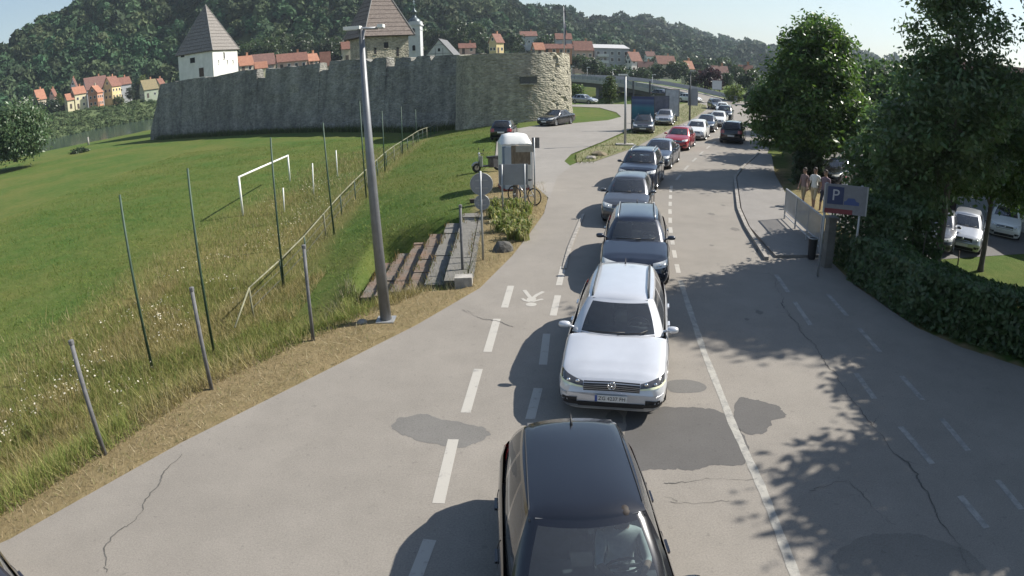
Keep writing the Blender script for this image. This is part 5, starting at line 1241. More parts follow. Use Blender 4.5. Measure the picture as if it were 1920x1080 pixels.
lot_car('sedan', 'black saloon left of the dark green off-roader', 1543, 350, -.9, BLACKP)
lot_car('sedan', 'dark grey saloon glinting in the sun by the shaded house', 1898, 392, -.8, GREY)
car('mpv', 'dark car whose edge just shows at the lower left corner of the picture', -4.1, 2.3, 1.08, paint('plum', (.03, .027, .035), .4, .3), group=None, cat='car')

# ================================================================== LEFT SIDE: POLES, FENCES, GOAL, TERRACE
def pole_thing(name, label, cat, base, hgt_, r0, r1, m, group=None, lean=(0, 0), cap=None):
    t = thing(name, label, cat, base, group=group)
    part('pole', MB().tube([(0, 0, -.25), (lean[0], lean[1], hgt_)], [r0, r1], 8), m, t, True)
    if cap: part('cap', MB().lathe([(0, hgt_ + .03), (r1 * 1.3, hgt_ + .01), (r1 * 1.3, hgt_ - .05)], c=(lean[0], lean[1], 0), n=8), cap, t)
    return t
def pole_px(name, label, cat, bpx, tpx, r0, r1, m, group=None, base=None, cap=None):
    b = base or gr(*bpx); h = top_at(*tpx, b[0], b[1]) - b[2]
    a = far(*tpx, math.hypot(b[0], b[1])); ln = (max(-.5, min(.5, a[0] - b[0])), 0)
    return pole_thing(name, label, cat, b, h, r0, r1, m, group, ln, cap)
GF = 'grey fence posts along the footpath verge'
pole_px('fence_post', 'grey round fence post nearest the camera, lower left on the verge', 'fence post', (197, 852), (132, 640), .042, .038, M_POSTGREY, GF, cap=M_POSTGREY)
pole_px('fence_post', 'second grey fence post from the camera, between two tall green poles', 'fence post', (397, 730), (359, 540), .042, .038, M_POSTGREY, GF, cap=M_POSTGREY)
pole_px('fence_post', 'grey fence post left of the lamp post foot', 'fence post', (587, 638), (570, 460), .042, .038, M_POSTGREY, GF, cap=M_POSTGREY)
pole_px('fence_post', 'grey post beside the stone steps, left of the round signs', 'fence post', (868, 525), (863, 385), .042, .038, M_POSTGREY, GF, cap=M_POSTGREY)
GN = 'tall green ball net poles behind the goal'
NET = [((287, 695), (225, 365), 'tall thin green pole, leftmost of the ball net row'), ((402, 665), (353, 315), 'second tall green pole from the left, in the rough grass'),
       ((533, 540), (508, 258), 'tall green pole crossing the goal crossbar'), ((627, 440), (605, 230), 'tall green pole between the goal and the lamp post'),
       ((687, 372), (674, 190), 'tall green pole hidden partly behind the lamp post'), ((722, 322), (716, 208), 'tall green pole just right of the lamp post'),
       ((755, 290), (752, 200), 'far thin green pole in front of the castle wall'), ((781, 268), (779, 205), 'farthest thin green pole by the end of the rail')]
for b, tp_, lb in NET: pole_px('net_pole', lb, 'pole', b, tp_, .045, .032, M_GREENPOLE, GN)
GWp = 'short white poles in the rough grass'
pole_px('white_pole', 'short white pole right of the goal, nearer one', 'pole', (588, 366), (586, 306), .04, .04, M_WHITE, GWp)
pole_px('white_pole', 'short white pole farther right of the goal', 'pole', (633, 332), (630, 282), .04, .04, M_WHITE, GWp)
pole_px('white_pole', 'short pale stub pole right under the goal corner', 'pole', (533, 398), (531, 352), .04, .04, M_WHITE, GWp)
pole_px('boundary_stone', 'small pale marker post at the river edge of the pitch', 'marker', (166, 272), (165, 257), .22, .18, M_CONC)
# goal
g1, g2 = gr(456, 405), gr(544, 340); gt = thing('goal', 'bare white football goal without a net', 'goal', g1)
z1, z2 = top_at(450, 330, g1[0], g1[1]) - g1[2], top_at(542, 290, g2[0], g2[1]) - g1[2]
d = (g2[0] - g1[0], g2[1] - g1[1]); zb_ = g2[2] - g1[2]
part('goal_post', MB().tube([(0, 0, -.2), (0, 0, z1)], .062, 10), M_WHITE, gt, True)
part('goal_post', MB().tube([(d[0], d[1], zb_ - .2), (d[0], d[1], z2)], .062, 10), M_WHITE, gt, True)
part('crossbar', MB().tube([(0, 0, z1 - .06), (d[0], d[1], z2 - .06)], .062, 10), M_WHITE, gt, True)
# rail fence round the pitch
ra, rb_ = Vector(RAILA), Vector(RAILB); rl = thing('rail_fence', 'long green and beige pipe rail with short posts along the pitch', 'rail fence', (rb_.x, rb_.y, gz(rb_.x, rb_.y)))
o = Vector(rl.location); nseg = 18; far_ = []
pts = []
for i in range(nseg + 1):
    f = i / nseg; p = rb_.lerp(ra, f); p = Vector((p.x, p.y, gz(p.x, p.y) + 1.05)); pts.append(p - o)
pts = [pts[0] + (pts[0] - pts[1]) * .5 - Vector((0, 0, .75))] + pts
for i in range(len(pts) - 1): part('rail', MB().tube([pts[i], pts[i + 1]], .03, 8), M_RAIL, rl, True)
for i, p in enumerate(pts[1:]): part('post', MB().tube([p - Vector((0, 0, 1.35)), p], .035, 8), M_GREENPOLE if i % 3 else M_RAIL, rl, True)
wire = MB()
for q in (.35, .7): wire.tube([p - Vector((0, 0, q)) for p in pts[1:]], .008, 4)
part('wire', wire, M_DARKMET, rl)['kind'] = 'stuff'

# stone steps
M_STEP = mat('mossy_steps', (.125, .115, .10), .95, .3, 1.3, col2=(.165, .10, .065), detail=9, bump=.8, bscale=11)
M_STEP0 = mat('grey_step', (.17, .16, .145), .95, .3, 2.2, col2=(.12, .115, .10), detail=9, bump=.8, bscale=11)
tr = thing('stone_steps', 'broad stone steps stained rust red going down the bank', 'steps', (-1.2, 20.5, 0))
for i in range(7):
    x0 = -.62 * i; y0, y1 = -4.0 + .62 * i, 4.1 - .22 * i; yy = y0
    while yy < y1 - .2:                                 # each step is laid from slabs
        ln = min(rng.uniform(.9, 1.7), y1 - yy); zt_ = -.04 - .31 * i + rng.uniform(-.035, .035)
        part('slab', MB().box((x0 - .31, yy + ln / 2, zt_ - .3), (.60, ln - .03, .6), rng.uniform(-.012, .012)), M_STEP if i > 1 else M_STEP0, tr); yy += ln
part('side_wall', MB().box((.12, -.2, -.40), (.2, 8.2, .75)), M_STEP0, tr)
xg = MB().box((-.05, -4.35, -.1), (.45, .35, .65)); part('end_block', xg, M_CONC, tr)
P_ = np.stack([rng.uniform(-5.6, -1.1, 9000), rng.uniform(16.4, 20.8, 9000)], 1); k = (P_[:, 1] < 16.9 - .85 * (P_[:, 0] + 1.2) + .5 * rng.normal(size=9000)) & (vnoise(P_[:, 0], P_[:, 1], .5, 2) > .3)
P_ = P_[k]; kind(blades('weeds', P_, rng.gamma(4, .06, len(P_)) + .06, .022, mixcols(len(P_), [(.08, .11, .03), (.11, .13, .045), (.2, .18, .09), (.06, .09, .025), (.28, .26, .18)]), .35, zoff=.05), 'stuff')

n_ = 2600; i_ = rng.integers(0, 7, n_); fx = rng.choice([.04, .56], n_) + rng.normal(0, .05, n_); yy_ = 20.5 - 4.0 + .62 * i_ + rng.uniform(0, 1, n_) * (8.1 - .84 * i_); kq = vnoise(i_ * 3.1, yy_, .6, 41) > .45
B_ = np.stack([-1.2 - .62 * i_ - fx, yy_, -.05 - .31 * i_], 1)[kq]; n_ = len(B_); an = rng.uniform(0, 6.28, n_); dd = np.stack([np.cos(an), np.sin(an), 0 * an], 1) * .012; hh_ = rng.gamma(3, .035, n_) + .03
v_ = np.stack([B_ - dd, B_ + dd, B_ + np.stack([rng.normal(0, .05, n_), rng.normal(0, .05, n_), hh_], 1)], 1).reshape(-1, 3)
kind(obj('step_weeds', mesh('step_weeds', v_, np.arange(3 * n_, dtype=np.int32).reshape(n_, 3), M_GRASS, False, np.repeat(mixcols(n_, [(.10, .13, .04), (.17, .15, .06), (.25, .16, .06), (.13, .10, .05)]), 3, 0))), 'stuff')
# lamp posts
lb_ = at(724, 600); lp = thing('street_lamp', 'tall tapered grey lamp post with two flat lamp heads, left of the footpath', 'street lamp', lb_)
lh = top_at(676, 55, lb_[0], lb_[1])
tpx_ = far(677, 58, math.hypot(lb_[0], lb_[1])); lx = tpx_[0] - lb_[0]
part('pole', MB().tube([(0, 0, -.1), (lx * .5, 0, lh * .5), (lx, 0, lh)], [.135, .10, .055], 10), mat('lamp_grey', (.19, .195, .205), .5, .18, 2, metal=.4, detail=8), lp, True)
part('base_plate', MB().box((0, 0, .012), (.42, .42, .024)), M_STEEL, lp)
part('arm', MB().tube([(lx - .22, .0, lh + .03), (lx + .35, 0, lh + .0)], .03, 8), M_STEEL, lp, True)
for a, b_ in ((-.36, -.01), (.36, .48)):
    hd_ = part('lamp_head', MB().box((lx + (a + b_) / 2, 0, lh + .04), (abs(b_ - a), .26, .07)), M_WHITE, lp); part('lens', MB().box((lx + (a + b_) / 2, 0, lh - .003), (abs(b_ - a) * .7, .2, .016)), M_LAMP, hd_)
GS = 'street lamps along the road'
lb2 = at(1172, 272); l2 = thing('street_lamp', 'grey lamp post on a concrete slab in the grass island', 'street lamp', lb2, group=GS); h2 = top_at(1172, 141, lb2[0], lb2[1])
part('pole', MB().tube([(0, 0, 0), (0, 0, h2)], [.10, .06], 8), M_STEEL, l2, True); part('foundation', MB().box((0, 0, .03), (1.25, .8, .14)), M_CONC, l2)
part('lamp_head', MB().box((-.2, -.1, h2 + .03), (.62, .24, .1), .3), M_WHITE, l2)
lb3 = at(1293, 226); l3 = thing('street_lamp', 'thin lamp post carrying a grey sign back at the far end of the island', 'street lamp', lb3, group=GS); h3 = top_at(1294, 133, lb3[0], lb3[1])
part('pole', MB().tube([(0, 0, 0), (0, 0, h3)], [.11, .06], 8), M_DARKMET, l3, True); part('lamp_head', MB().box((.25, -.1, h3 + .03), (.6, .22, .1), .3), M_STEEL, l3)
zp0, zp1 = top_at(1296, 198, lb3[0], lb3[1]), top_at(1296, 166, lb3[0], lb3[1]); part('sign_panel', MB().box((.35, .12, (zp0 + zp1) / 2), (1.1, .05, zp1 - zp0)), M_GREYMET, l3)
for px, y0, y1, r, lb in ((1072, 138, 124, 152, 'thin lamp post on the bridge right beside the bastion'), (1101, 143, 126, 146, 'thin lamp post on the bridge in front of the red roofed house'), (1149, 150, 130, 139, 'thin lamp post on the bridge in front of the apartment block'), (1223, 168, 140, 122, 'thin lamp post near the right end of the bridge')):
    p = far(px, y0, r); t = thing('street_lamp', lb, 'street lamp', p, group='lamps on the bridge'); hh = far(px, y1, r)[2] - p[2]
    part('pole', MB().tube([(0, 0, -1), (0, 0, hh)], [.07, .045], 6), M_STEEL, t, True); part('lamp_head', MB().box((.3, 0, hh), (.7, .2, .1)), M_WHITE, t)

# signs seen from behind
def disc(mb, c, r, th, n=28):
    return mb.lathe([(0, -th), (r, -th), (r, th), (0, th)], c, n, 'y')
sb = at(906, 487); sg = thing('round_signs', 'pole with two round traffic sign backs, large above small', 'traffic sign', sb)
zt = top_at(907, 322, sb[0], sb[1]); part('pole', MB().tube([(0, 0, -.2), (0, 0, zt + .02)], .03, 8), M_STEEL, sg, True)
for y0, y1, r in ((324, 367, .315), (367, 393, .21)):
    zc = (top_at(907, y0, sb[0], sb[1]) + top_at(907, y1, sb[0], sb[1])) / 2
    p = part('sign_disc', disc(MB(), (0.02, .06, zc), r, .006), M_GREYMET, sg); part('rim', MB().tube([(.02 + r * math.cos(a), .05, zc + r * math.sin(a)) for a in np.linspace(0, 2 * math.pi, 29)], .014, 6, False), M_STEEL, p, True)
    bk = MB()
    for q in (-.35, .35): bk.box((.02, .038, zc + q * r), (r * 1.2, .02, .035))
    for q in (-.35, .35): part('bracket', MB().box((.02, .036, zc + q * r), (r * 1.1, .018, .04)), M_STEEL, p)
la, lb_ = at(943, 402), at(985, 402); pn = thing('sign_panel', 'square grey sign back on two legs in front of the booth', 'sign', la)
wv = lb_[0] - la[0]; zt = top_at(965, 308, la[0], la[1]); z0 = top_at(965, 347, la[0], la[1])
for x_ in (0, wv): part('leg', MB().tube([(x_, 0, -.2), (x_, 0, zt)], .032, 8), M_STEEL, pn, True)
pb_ = part('panel', MB().box((wv / 2, .055, (zt + z0) / 2), (wv + .22, .02, zt - z0)), M_GREYMET, pn)
for s_ in (-1, 1): part('edge', MB().box((wv / 2 + s_ * (wv / 2 + .11), .04, (zt + z0) / 2), (.03, .05, zt - z0)), M_STEEL, pb_)
db = at(1003, 386); dp = thing('direction_post', 'steel post with a small panel and brown direction boards seen from behind', 'signpost', db); zt = top_at(1005, 258, db[0], db[1])
part('pole', MB().tube([(0, 0, -.2), (0, 0, zt)], .03, 8), M_STEEL, dp, True)
za, zb_ = top_at(1005, 278, db[0], db[1]), zt; part('panel', MB().box((.06, .05, (za + zb_) / 2), (.30, .02, zb_ - za)), mat('brown_grey_panel', (.20, .18, .165), .6, .1), dp)
za, zb_ = top_at(995, 285, db[0], db[1]), top_at(995, 273, db[0], db[1]); part('board', MB().box((-.36, .05, (za + zb_) / 2), (.72, .025, zb_ - za)), mat('beige_board', (.36, .33, .28), .7, .12), dp)
wbx = gr(967, 377); wp = thing('wooden_notice_board', 'brown notice board on a thick wooden stump post before the booth', 'notice board', wbx)
zt = top_at(975, 272, wbx[0], wbx[1]) - wbx[2]; z0 = top_at(975, 308, wbx[0], wbx[1]) - wbx[2]
part('post', MB().tube([(0, 0, -.2), (.02, 0, .9), (.1, 0, zt)], [.13, .12, .08], 8), M_WOOD, wp); part('board', MB().box((.24, -.12, (zt + z0) / 2), (.78, .05, zt - z0)), M_WOOD, wp); part('foot_beam', MB().box((-.95, 0, .06), (1.9, .16, .14)), M_TIMBER, wp)

# white booth
bx = gr(966, 352); bt = thing('booth', 'white plastic booth with domed ribbed roof and pale blue door', 'booth', bx, RAD(8)); M_BOOTH = mat('white_plastic', (.70, .70, .68), .45, .05, 2)
zt = top_at(966, 250, bx[0], bx[1]) - bx[2]; wB = 1.34
part('body', MB().box((0, 0, (zt - .42) / 2), (wB, wB, zt - .42)), M_BOOTH, bt)
rd = MB(); v = []; n = 9
for i in range(n):
    for j in range(n):
        a, b = -1 + 2 * i / (n - 1), -1 + 2 * j / (n - 1); v.append((a * (wB / 2 + .03), b * (wB / 2 + .03), zt - .42 + .42 * (1 - abs(a) ** 4) ** .5 * (1 - abs(b) ** 4) ** .5 + (.02 if i % 2 else 0)))
part('roof', rd.add(v, [(i * n + j, (i + 1) * n + j, (i + 1) * n + j + 1, i * n + j + 1) for i in range(n - 1) for j in range(n - 1)]), M_BOOTH, bt, True)
part('door', MB().box((-.12, -wB / 2 - .02, (zt - .55) / 2 + .04), (.86, .05, zt - .62)), mat('booth_door', (.38, .44, .50), .5, .06, 2), bt)
dsn = MB().lathe([(0, -.005), (.075, -.005), (.075, .005), (0, .005)], (-.0, -wB / 2 - .05, zt * .66), 14, 'y').box((0, -wB / 2 - .05, zt * .66 - .2), (.15, .01, .24)).box((-.05, -wB / 2 - .05, zt * .66 - .42), (.05, .01, .2)).box((.05, -wB / 2 - .05, zt * .66 - .42), (.05, .01, .2))
part('door_symbol', dsn, mat('symbol_grey', (.16, .18, .22), .6, 0), bt); bt.children[-1]['kind'] = 'stuff'
part('side_panel', MB().box((-wB / 2 + .1, -wB / 2 - .015, (zt - .5) / 2), (.16, .04, zt - .52)), mat('booth_blue', (.15, .21, .28), .5, .06, 2), bt)
part('corner_post', MB().box((wB / 2 - .03, -wB / 2 - .02, (zt - .45) / 2), (.12, .08, zt - .45)), M_BOOTH, bt)
part('base', MB().box((0, 0, .05), (wB + .08, wB + .08, .12)), mat('red_base', (.25, .04, .03), .6, .1), bt)

# bicycle and scooter
def wheel_part(root, c, r, yaw=0, spokes=10, th=.027):
    R = Matrix.Translation(c) @ Matrix.Rotation(yaw, 4, 'Z')
    w = MB().tube([(r * math.cos(a), 0, r * math.sin(a)) for a in np.linspace(0, 2 * math.pi, 25)], th, 6, False).xf(R); wp_ = part('wheel', w, M_RUBBER, root, True)
    for k in range(spokes): 
        a = math.pi * 2 * k / spokes; part('spoke', MB().tube([(0, 0, 0), ((r - .01) * math.cos(a), 0, (r - .01) * math.sin(a))], .004, 4).xf(R), M_STEEL, wp_)
    part('hub', MB().lathe([(0, -.04), (.03, -.04), (.03, .04), (0, .04)], n=10, axis='y').xf(R), M_STEEL, wp_); return wp_
bp0 = at(1002, 384); bk = thing('bicycle', 'dark bicycle leaning by the direction post at the path edge', 'bicycle', bp0, RAD(140))
wheel_part(bk, (0, 0, .33), .33); wheel_part(bk, (1.02, .02, .33), .33)
M_BIKE = mat('bike_frame', (.05, .05, .055), .4, .1, coat=.5)
part('frame', MB().tube([(.42, 0, .29), (.82, 0, .78), (.33, 0, .83), (.42, 0, .29), (0, 0, .33), (.33, 0, .80)], .024, 7), M_BIKE, bk, True)
part('fork', MB().tube([(1.02, .02, .33), (.9, 0, .62), (.82, 0, .95)], .017, 7), M_BIKE, bk, True)
part('handlebar', MB().tube([(.70, .27, .98), (.82, .1, 1.0), (.82, -.1, 1.0), (.70, -.27, .98)], .013, 6), M_STEEL, bk, True)
part('seat_post', MB().tube([(.33, 0, .78), (.30, 0, .98)], .014, 6), M_STEEL, bk, True)
part('saddle', MB().prism([(.16, -.07), (.26, -.09), (.52, -.02), (.52, .02), (.26, .09), (.16, .07)], .97, 1.02), M_BLACK, bk)
part('crank', MB().lathe([(0, -.01), (.09, -.01), (.09, .01), (0, .01)], c=(.42, .05, .29), n=16, axis='y'), M_STEEL, bk)
for s_ in (1, -1): part('pedal', MB().box((.42 + s_ * .15, s_ * .12, .29 - s_ * .05), (.09, .09, .02)).tube([(.42, s_ * .05, .29), (.42 + s_ * .15, s_ * .07, .29 - s_ * .05)], .01, 5), M_STEEL, bk)
sc0 = gr(914, 321); sc = thing('scooter', 'small silver and black motor scooter parked on the grass beside the booth', 'scooter', sc0, RAD(205))
for c in ((0.62, 0, .24), (-.62, 0, .24)):
    w = part('wheel', MB().lathe([(.13, -.05), (.22, -.06), (.245, -.03), (.245, .03), (.22, .06), (.13, .05)], c, 22, 'y'), M_RUBBER, sc, True); part('rim', MB().lathe([(0, -.04), (.13, -.045), (.13, .045), (0, .04)], c, 16, 'y'), M_ALLOY, w)
M_SCO = mat('scooter_paint', (.34, .35, .36), .35, .08, metal=.5, coat=.6)
part('leg_shield', MB().prism([(.36, -.2), (.46, -.12), (.50, 0), (.46, .12), (.36, .2), (.33, .18), (.40, 0), (.33, -.18)], .30, .86), M_SCO, sc)
part('floorboard', MB().box((.1, 0, .29), (.6, .3, .07)), M_BLACK, sc)
part('tail_body', MB().prism([(-.80, -.05), (-.3, -.16), (-.10, -.13), (-.10, .13), (-.3, .16), (-.80, .05)], .20, .68), mat('scooter_dark', (.05, .05, .055), .4, .1, coat=.5), sc)
part('seat', MB().prism([(-.80, -.1), (-.4, -.15), (.0, -.11), (.0, .11), (-.4, .15), (-.80, .1)], .69, .79), M_BLACK, sc)
part('fork', MB().tube([(.62, .07, .24), (.48, .05, .6), (.40, 0, .95)], .025, 6), M_DARKMET, sc, True)
part('front_mudguard', MB().tube([(.62 + .27 * math.cos(a), 0, .24 + .27 * math.sin(a)) for a in np.linspace(.3, 2.6, 8)], .06, 6), M_SCO, sc, True)
part('handlebar', MB().tube([(.33, .33, .98), (.40, .1, 1.0), (.40, -.1, 1.0), (.33, -.33, .98)], .018, 6), M_BLACK, sc, True)
part('headlight', MB().lathe([(0, .08), (.06, .06), (.085, 0), (0, -.06)], c=(.44, 0, .97), n=12, axis='x'), M_LAMP, sc, True)
for s_ in (1, -1): part('mirror', MB().lathe([(0, -.008), (.055, -.008), (.055, .008), (0, .008)], c=(.34, s_ * .34, 1.2), n=12, axis='x').tube([(.35, s_ * .26, 1.0), (.34, s_ * .33, 1.18)], .007, 5), M_BLACK, sc)

# plants in the bed, a rock and stones
GPL = 'yellow green long leaved plants in the roadside bed'
for px, py in [(930, 392), (948, 398), (968, 394), (985, 402), (925, 408), (942, 416), (962, 412), (980, 420), (955, 430), (972, 436), (938, 434), (985, 436), (962, 448), (978, 450)]:
    g = gr(px, py); t = thing('bed_plant', 'clump of long yellow green leaves in the bed by the footpath', 'plant', g, group=GPL); n = 70; a = rng.uniform(0, 6.283, n); ln = rng.uniform(.3, .62, n); tl = rng.uniform(.15, .9, n)
    b0 = np.stack([rng.normal(0, .10, n), rng.normal(0, .10, n), 0 * a], 1); dr_ = np.stack([np.cos(a) * tl, np.sin(a) * tl, 0 * a], 1); sd = np.stack([-np.sin(a), np.cos(a), 0 * a], 1) * .024
    m1 = b0 + dr_ * ln[:, None] * .5 + np.array([0, 0, 1]) * (ln * .8)[:, None]; t1 = b0 + dr_ * ln[:, None] * 1.1 + np.array([0, 0, 1]) * (ln * (1 - .5 * tl))[:, None]
    v = np.stack([b0 - sd, b0 + sd, m1 + sd, m1 - sd, t1], 1).reshape(-1, 3); f = np.concatenate([np.stack([np.arange(n) * 5 + q for q in (0, 1, 2, 3)], 1)]).astype(np.int32); 
    faces = [tuple(q) for q in f] + [(i * 5 + 3, i * 5 + 2, i * 5 + 4) for i in range(n)]
    obj('leaf_clump', mesh('leaf_clump', v, faces, M_LEAF, False, np.repeat(mixcols(n, [(.26, .27, .09), (.20, .23, .07), (.34, .32, .15), (.14, .19, .05)]), 5, 0)), t)
def rock(label, loc, s, m=M_ROCK, seed=0):
    import bmesh
    b = bmesh.new(); bmesh.ops.create_icosphere(b, subdivisions=2, radius=1)
    r_ = np.random.default_rng(seed)
    for v in b.verts: v.co = Vector((v.co.x * s[0], v.co.y * s[1], max(v.co.z, -.3) * s[2])) * (1 + r_.uniform(-.18, .18))
    me = bpy.data.meshes.new('rock'); b.to_mesh(me); b.free(); me.materials.append(m); o = obj('rock', me, None, loc); return tag(o, label, 'rock')
rock('dark pointed rock in the dry verge below the plant bed', gr(944, 470), (.34, .22, .30), mat('dark_rock', (.10, .095, .085), .95, .35, 4, bump=.8, bscale=8), seed=3)
rock('pale flat stone at the foot of the lamp post', gr(678, 604), (.13, .1, .07), seed=5)
rock('pale boulder at the tip of the grass island', at(1108, 297), (.42, .3, .16), seed=8)
rock('brown earth lump beside the pale boulder on the grass island', at(1122, 291), (.55, .5, .3), mat('earth', (.17, .14, .09), .95, .3, 4), seed=9)

# billboards
def billboard(label, base, w, z0, z1, rz, face, legs=(-.35, .35), group=None, name='billboard', back=None, ztop=None):
    t = thing(name, label, 'billboard', base, rz, group)
    for l in legs: part('leg', MB().box((l * w, .12, (z1 if ztop is None else ztop) / 2 - .1), (.14, .12, (z1 if ztop is None else ztop) + .2)), M_DARKMET, t)
    p = part('panel', MB().box((0, 0, (z0 + z1) / 2), (w, .08, z1 - z0)), face, t)
    fr = M_STEEL
    for s_ in (-1, 1): part('frame_edge', MB().box((s_ * (w / 2 + .02), 0, (z0 + z1) / 2), (.05, .12, z1 - z0 + .1)), M_DARKMET, t)
    for z_ in (z0 - .025, z1 + .025): part('frame_edge', MB().box((0, 0, z_), (w, .12, .05)), M_DARKMET, t)
    return t
def poster_mat():
    m = bpy.data.materials.new('blue_poster'); N, L = nodes_of(m); b = N['Principled BSDF']; b.inputs['Roughness'].default_value = .45
    tc = N.new('ShaderNodeTexCoord'); sp = N.new('ShaderNodeSeparateXYZ'); L.new(tc.outputs['Generated'], sp.inputs[0])
    r = N.new('ShaderNodeValToRGB'); L.new(sp.outputs[2], r.inputs[0]); e = r.color_ramp.elements; e[0].position = 0; e[0].color = (.035, .075, .12, 1); e[1].position = 1; e[1].color = (.03, .05, .16, 1)
    for p, c in ((.3, (.03, .12, .18, 1)), (.66, (.02, .20, .28, 1)), (.72, (.06, .17, .27, 1)), (.8, (.035, .07, .20, 1)), (.9, (.10, .16, .27, 1)), (.93, (.03, .05, .16, 1))): q = e.new(p); q.color = c
    n = N.new('ShaderNodeTexNoise'); n.inputs['Scale'].default_value = 3.; n.inputs['Detail'].default_value = 6; L.new(tc.outputs['Generated'], n.inputs[0])
    mx = N.new('ShaderNodeMix'); mx.data_type = 'RGBA'; mx.blend_type = 'MULTIPLY'; mx.inputs[0].default_value = .5; L.new(r.outputs[0], mx.inputs[6]); L.new(n.outputs['Fac'], mx.inputs[7]); L.new(mx.outputs[2], b.inputs['Base Color']); return m
B1 = far(1205, 245, 57.5); zz = lambda py, B: top_at(1205, py, B[0], B[1])
billboard('large blue and teal billboard on the gravel lot with a dark left post', (B1[0], B1[1], 0), 1.95, zz(243, B1), zz(181, B1), RAD(-14), poster_mat(), (-.44, .3), ztop=zz(152, B1))
B2 = far(1238, 208, 66); billboard('dark billboard half hidden behind the blue one', (B2[0], B2[1], 0), 1.7, top_at(1238, 214, B2[0], B2[1]), top_at(1238, 180, B2[0], B2[1]), RAD(-14), mat('dark_poster', (.10, .105, .14), .5, .3, 2), (-.3, .3))
B3 = far(1260, 214, 69); billboard('tall grey back of a billboard with a toothed edge, on the island', (B3[0], B3[1], 0), 1.45, top_at(1260, 217, B3[0], B3[1]), top_at(1260, 168, B3[0], B3[1]), RAD(-30), mat('billboard_back', (.38, .40, .43), .6, .2, 3), (-.3, .3))
B4 = far(1344, 178, 125); billboard('pale road sign board on two legs beyond the far bend', (B4[0], B4[1], -.3), 1.8, top_at(1344, 168, B4[0], B4[1]) + .3, top_at(1344, 151, B4[0], B4[1]) + .3, RAD(-18), mat('pale_board', (.45, .46, .48), .6, .1), (-.3, .3), name='road_sign')

# ================================================================== RIGHT SIDE
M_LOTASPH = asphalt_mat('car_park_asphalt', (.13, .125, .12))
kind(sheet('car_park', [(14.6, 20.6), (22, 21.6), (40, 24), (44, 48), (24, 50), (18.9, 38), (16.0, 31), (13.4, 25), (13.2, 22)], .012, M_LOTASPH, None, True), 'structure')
# railing beside the pavement
ra, rb2 = Vector(at(1535, 478)), Vector(at(1470, 414)); rg = thing('railing', 'grey steel bar railing panel beside the pavement corner', 'railing', (ra.x, ra.y, .08)); dv = rb2 - ra; dv.z = 0; Lr = dv.length
Mr = Matrix.Rotation(math.atan2(dv.y, dv.x), 4, 'Z'); M_RAILING = mat('railing_steel', (.40, .41, .43), .5, .1, 2, metal=.4)
for z_, r in ((1.15, .03), (.34, .022), (.16, .022)): part('rail', MB().tube([(0, 0, z_), (Lr, 0, z_)], r, 8).xf(Mr), M_RAILING, rg, True)
for f in (0, .33, .66, 1): part('post', MB().box((Lr * f, 0, .55), (.05, .05, 1.2)).xf(Mr), M_RAILING, rg)
nb_ = int(Lr / .11)
for i in range(1, nb_): part('bar', MB().box((Lr * i / nb_, 0, .75), (.045, .018, .8)).xf(Mr), M_RAILING, rg)
pl = at(1549, 500); p_ = thing('concrete_pillar', 'grey concrete gate pillar between the railing and the hedge', 'pillar', pl); part('shaft', MB().box((0, 0, .7), (.26, .26, 1.5)), M_STEP0, p_); part('cap', MB().box((0, 0, 1.49), (.34, .34, .08)), M_STEP0, p_)
bn = at(1521, 486); p_ = thing('litter_bin', 'black litter bin at the lower end of the railing', 'litter bin', bn); part('body', MB().lathe([(0, .02), (.12, .02), (.15, .66), (.0, .66)], n=18), M_BLACK, p_, False); part('rim', MB().tube([(.15 * math.cos(a), .15 * math.sin(a), .67) for a in np.linspace(0, 6.283, 19)], .016, 6, False), M_STEEL, p_, True)
# parking sign
ps = at(1595, 525); pk = thing('parking_sign', 'wide parking sign board with a white P on blue and a red foot stripe', 'parking sign', ps, RAD(-20))
zt, z0 = top_at(1585, 346, ps[0], ps[1]) , top_at(1585, 401, ps[0], ps[1]); wP = 1.22; xo = -.42
for x_ in (.03, -.98): part('post', MB().tube([(x_, .05, -.2), (x_, .05, zt + .02)], .035, 8), M_STEEL, pk, True)
pbd = part('board', MB().box((xo, 0, (zt + z0) / 2), (wP, .03, zt - z0)), mat('sign_white_shaded', (.19, .19, .21), .7, .1), pk); hb = zt - z0  # white board and letter dulled: the tree's shade is put into their colour
zc = z0 + hb * .62
part('blue_field', MB().box((xo - .30, -.02, zc), (.46, .012, hb * .60)), mat('sign_blue', (.025, .04, .11), .45, 0), pbd)
tm = text_mesh('P', .44, mat('sign_letter', (.42, .42, .45), .6, 0), .004); tm.transform(Matrix.Translation((xo - .30, -.031, zc)) @ Matrix.Rotation(math.pi / 2, 4, 'X')); obj('letter', tm, pbd)
part('red_stripe', MB().box((xo - .18, -.02, z0 + .07), (.80, .012, .13)), mat('sign_red', (.16, .025, .035), .45, 0), pbd)
cs = MB(); v = [(-.22, 0), (.22, 0), (.22, .09), (.13, .11), (.08, .19), (-.10, .19), (-.16, .11), (-.22, .09)]
cs.add([(xo + .17 + a, -.026, z0 + hb * .33 + b) for a, b in v] + [(xo + .17 + a, -.014, z0 + hb * .33 + b) for a, b in v], [tuple(range(8)), tuple(range(15, 7, -1))] + [(i, 8 + i, 8 + (i + 1) % 8, (i + 1) % 8) for i in range(8)])
part('car_symbol', cs, mat('sign_blue2', (.05, .08, .22), .45, 0), pbd)
for s_ in (-1, 1): part('frame_edge', MB().box((xo + s_ * wP / 2, 0, (zt + z0) / 2), (.04, .05, hb)), M_STEEL, pbd)
# slim posts in the grass
pole_px('wooden_post', 'grey wooden post behind the hedge left of the parked silver car', 'post', (1757, 492), (1756, 425), .07, .07, M_POSTGREY)
pole_px('stake', 'short dark stake in the lit grass by the car park', 'stake', (1796, 497), (1798, 470), .03, .025, M_TIMBER)
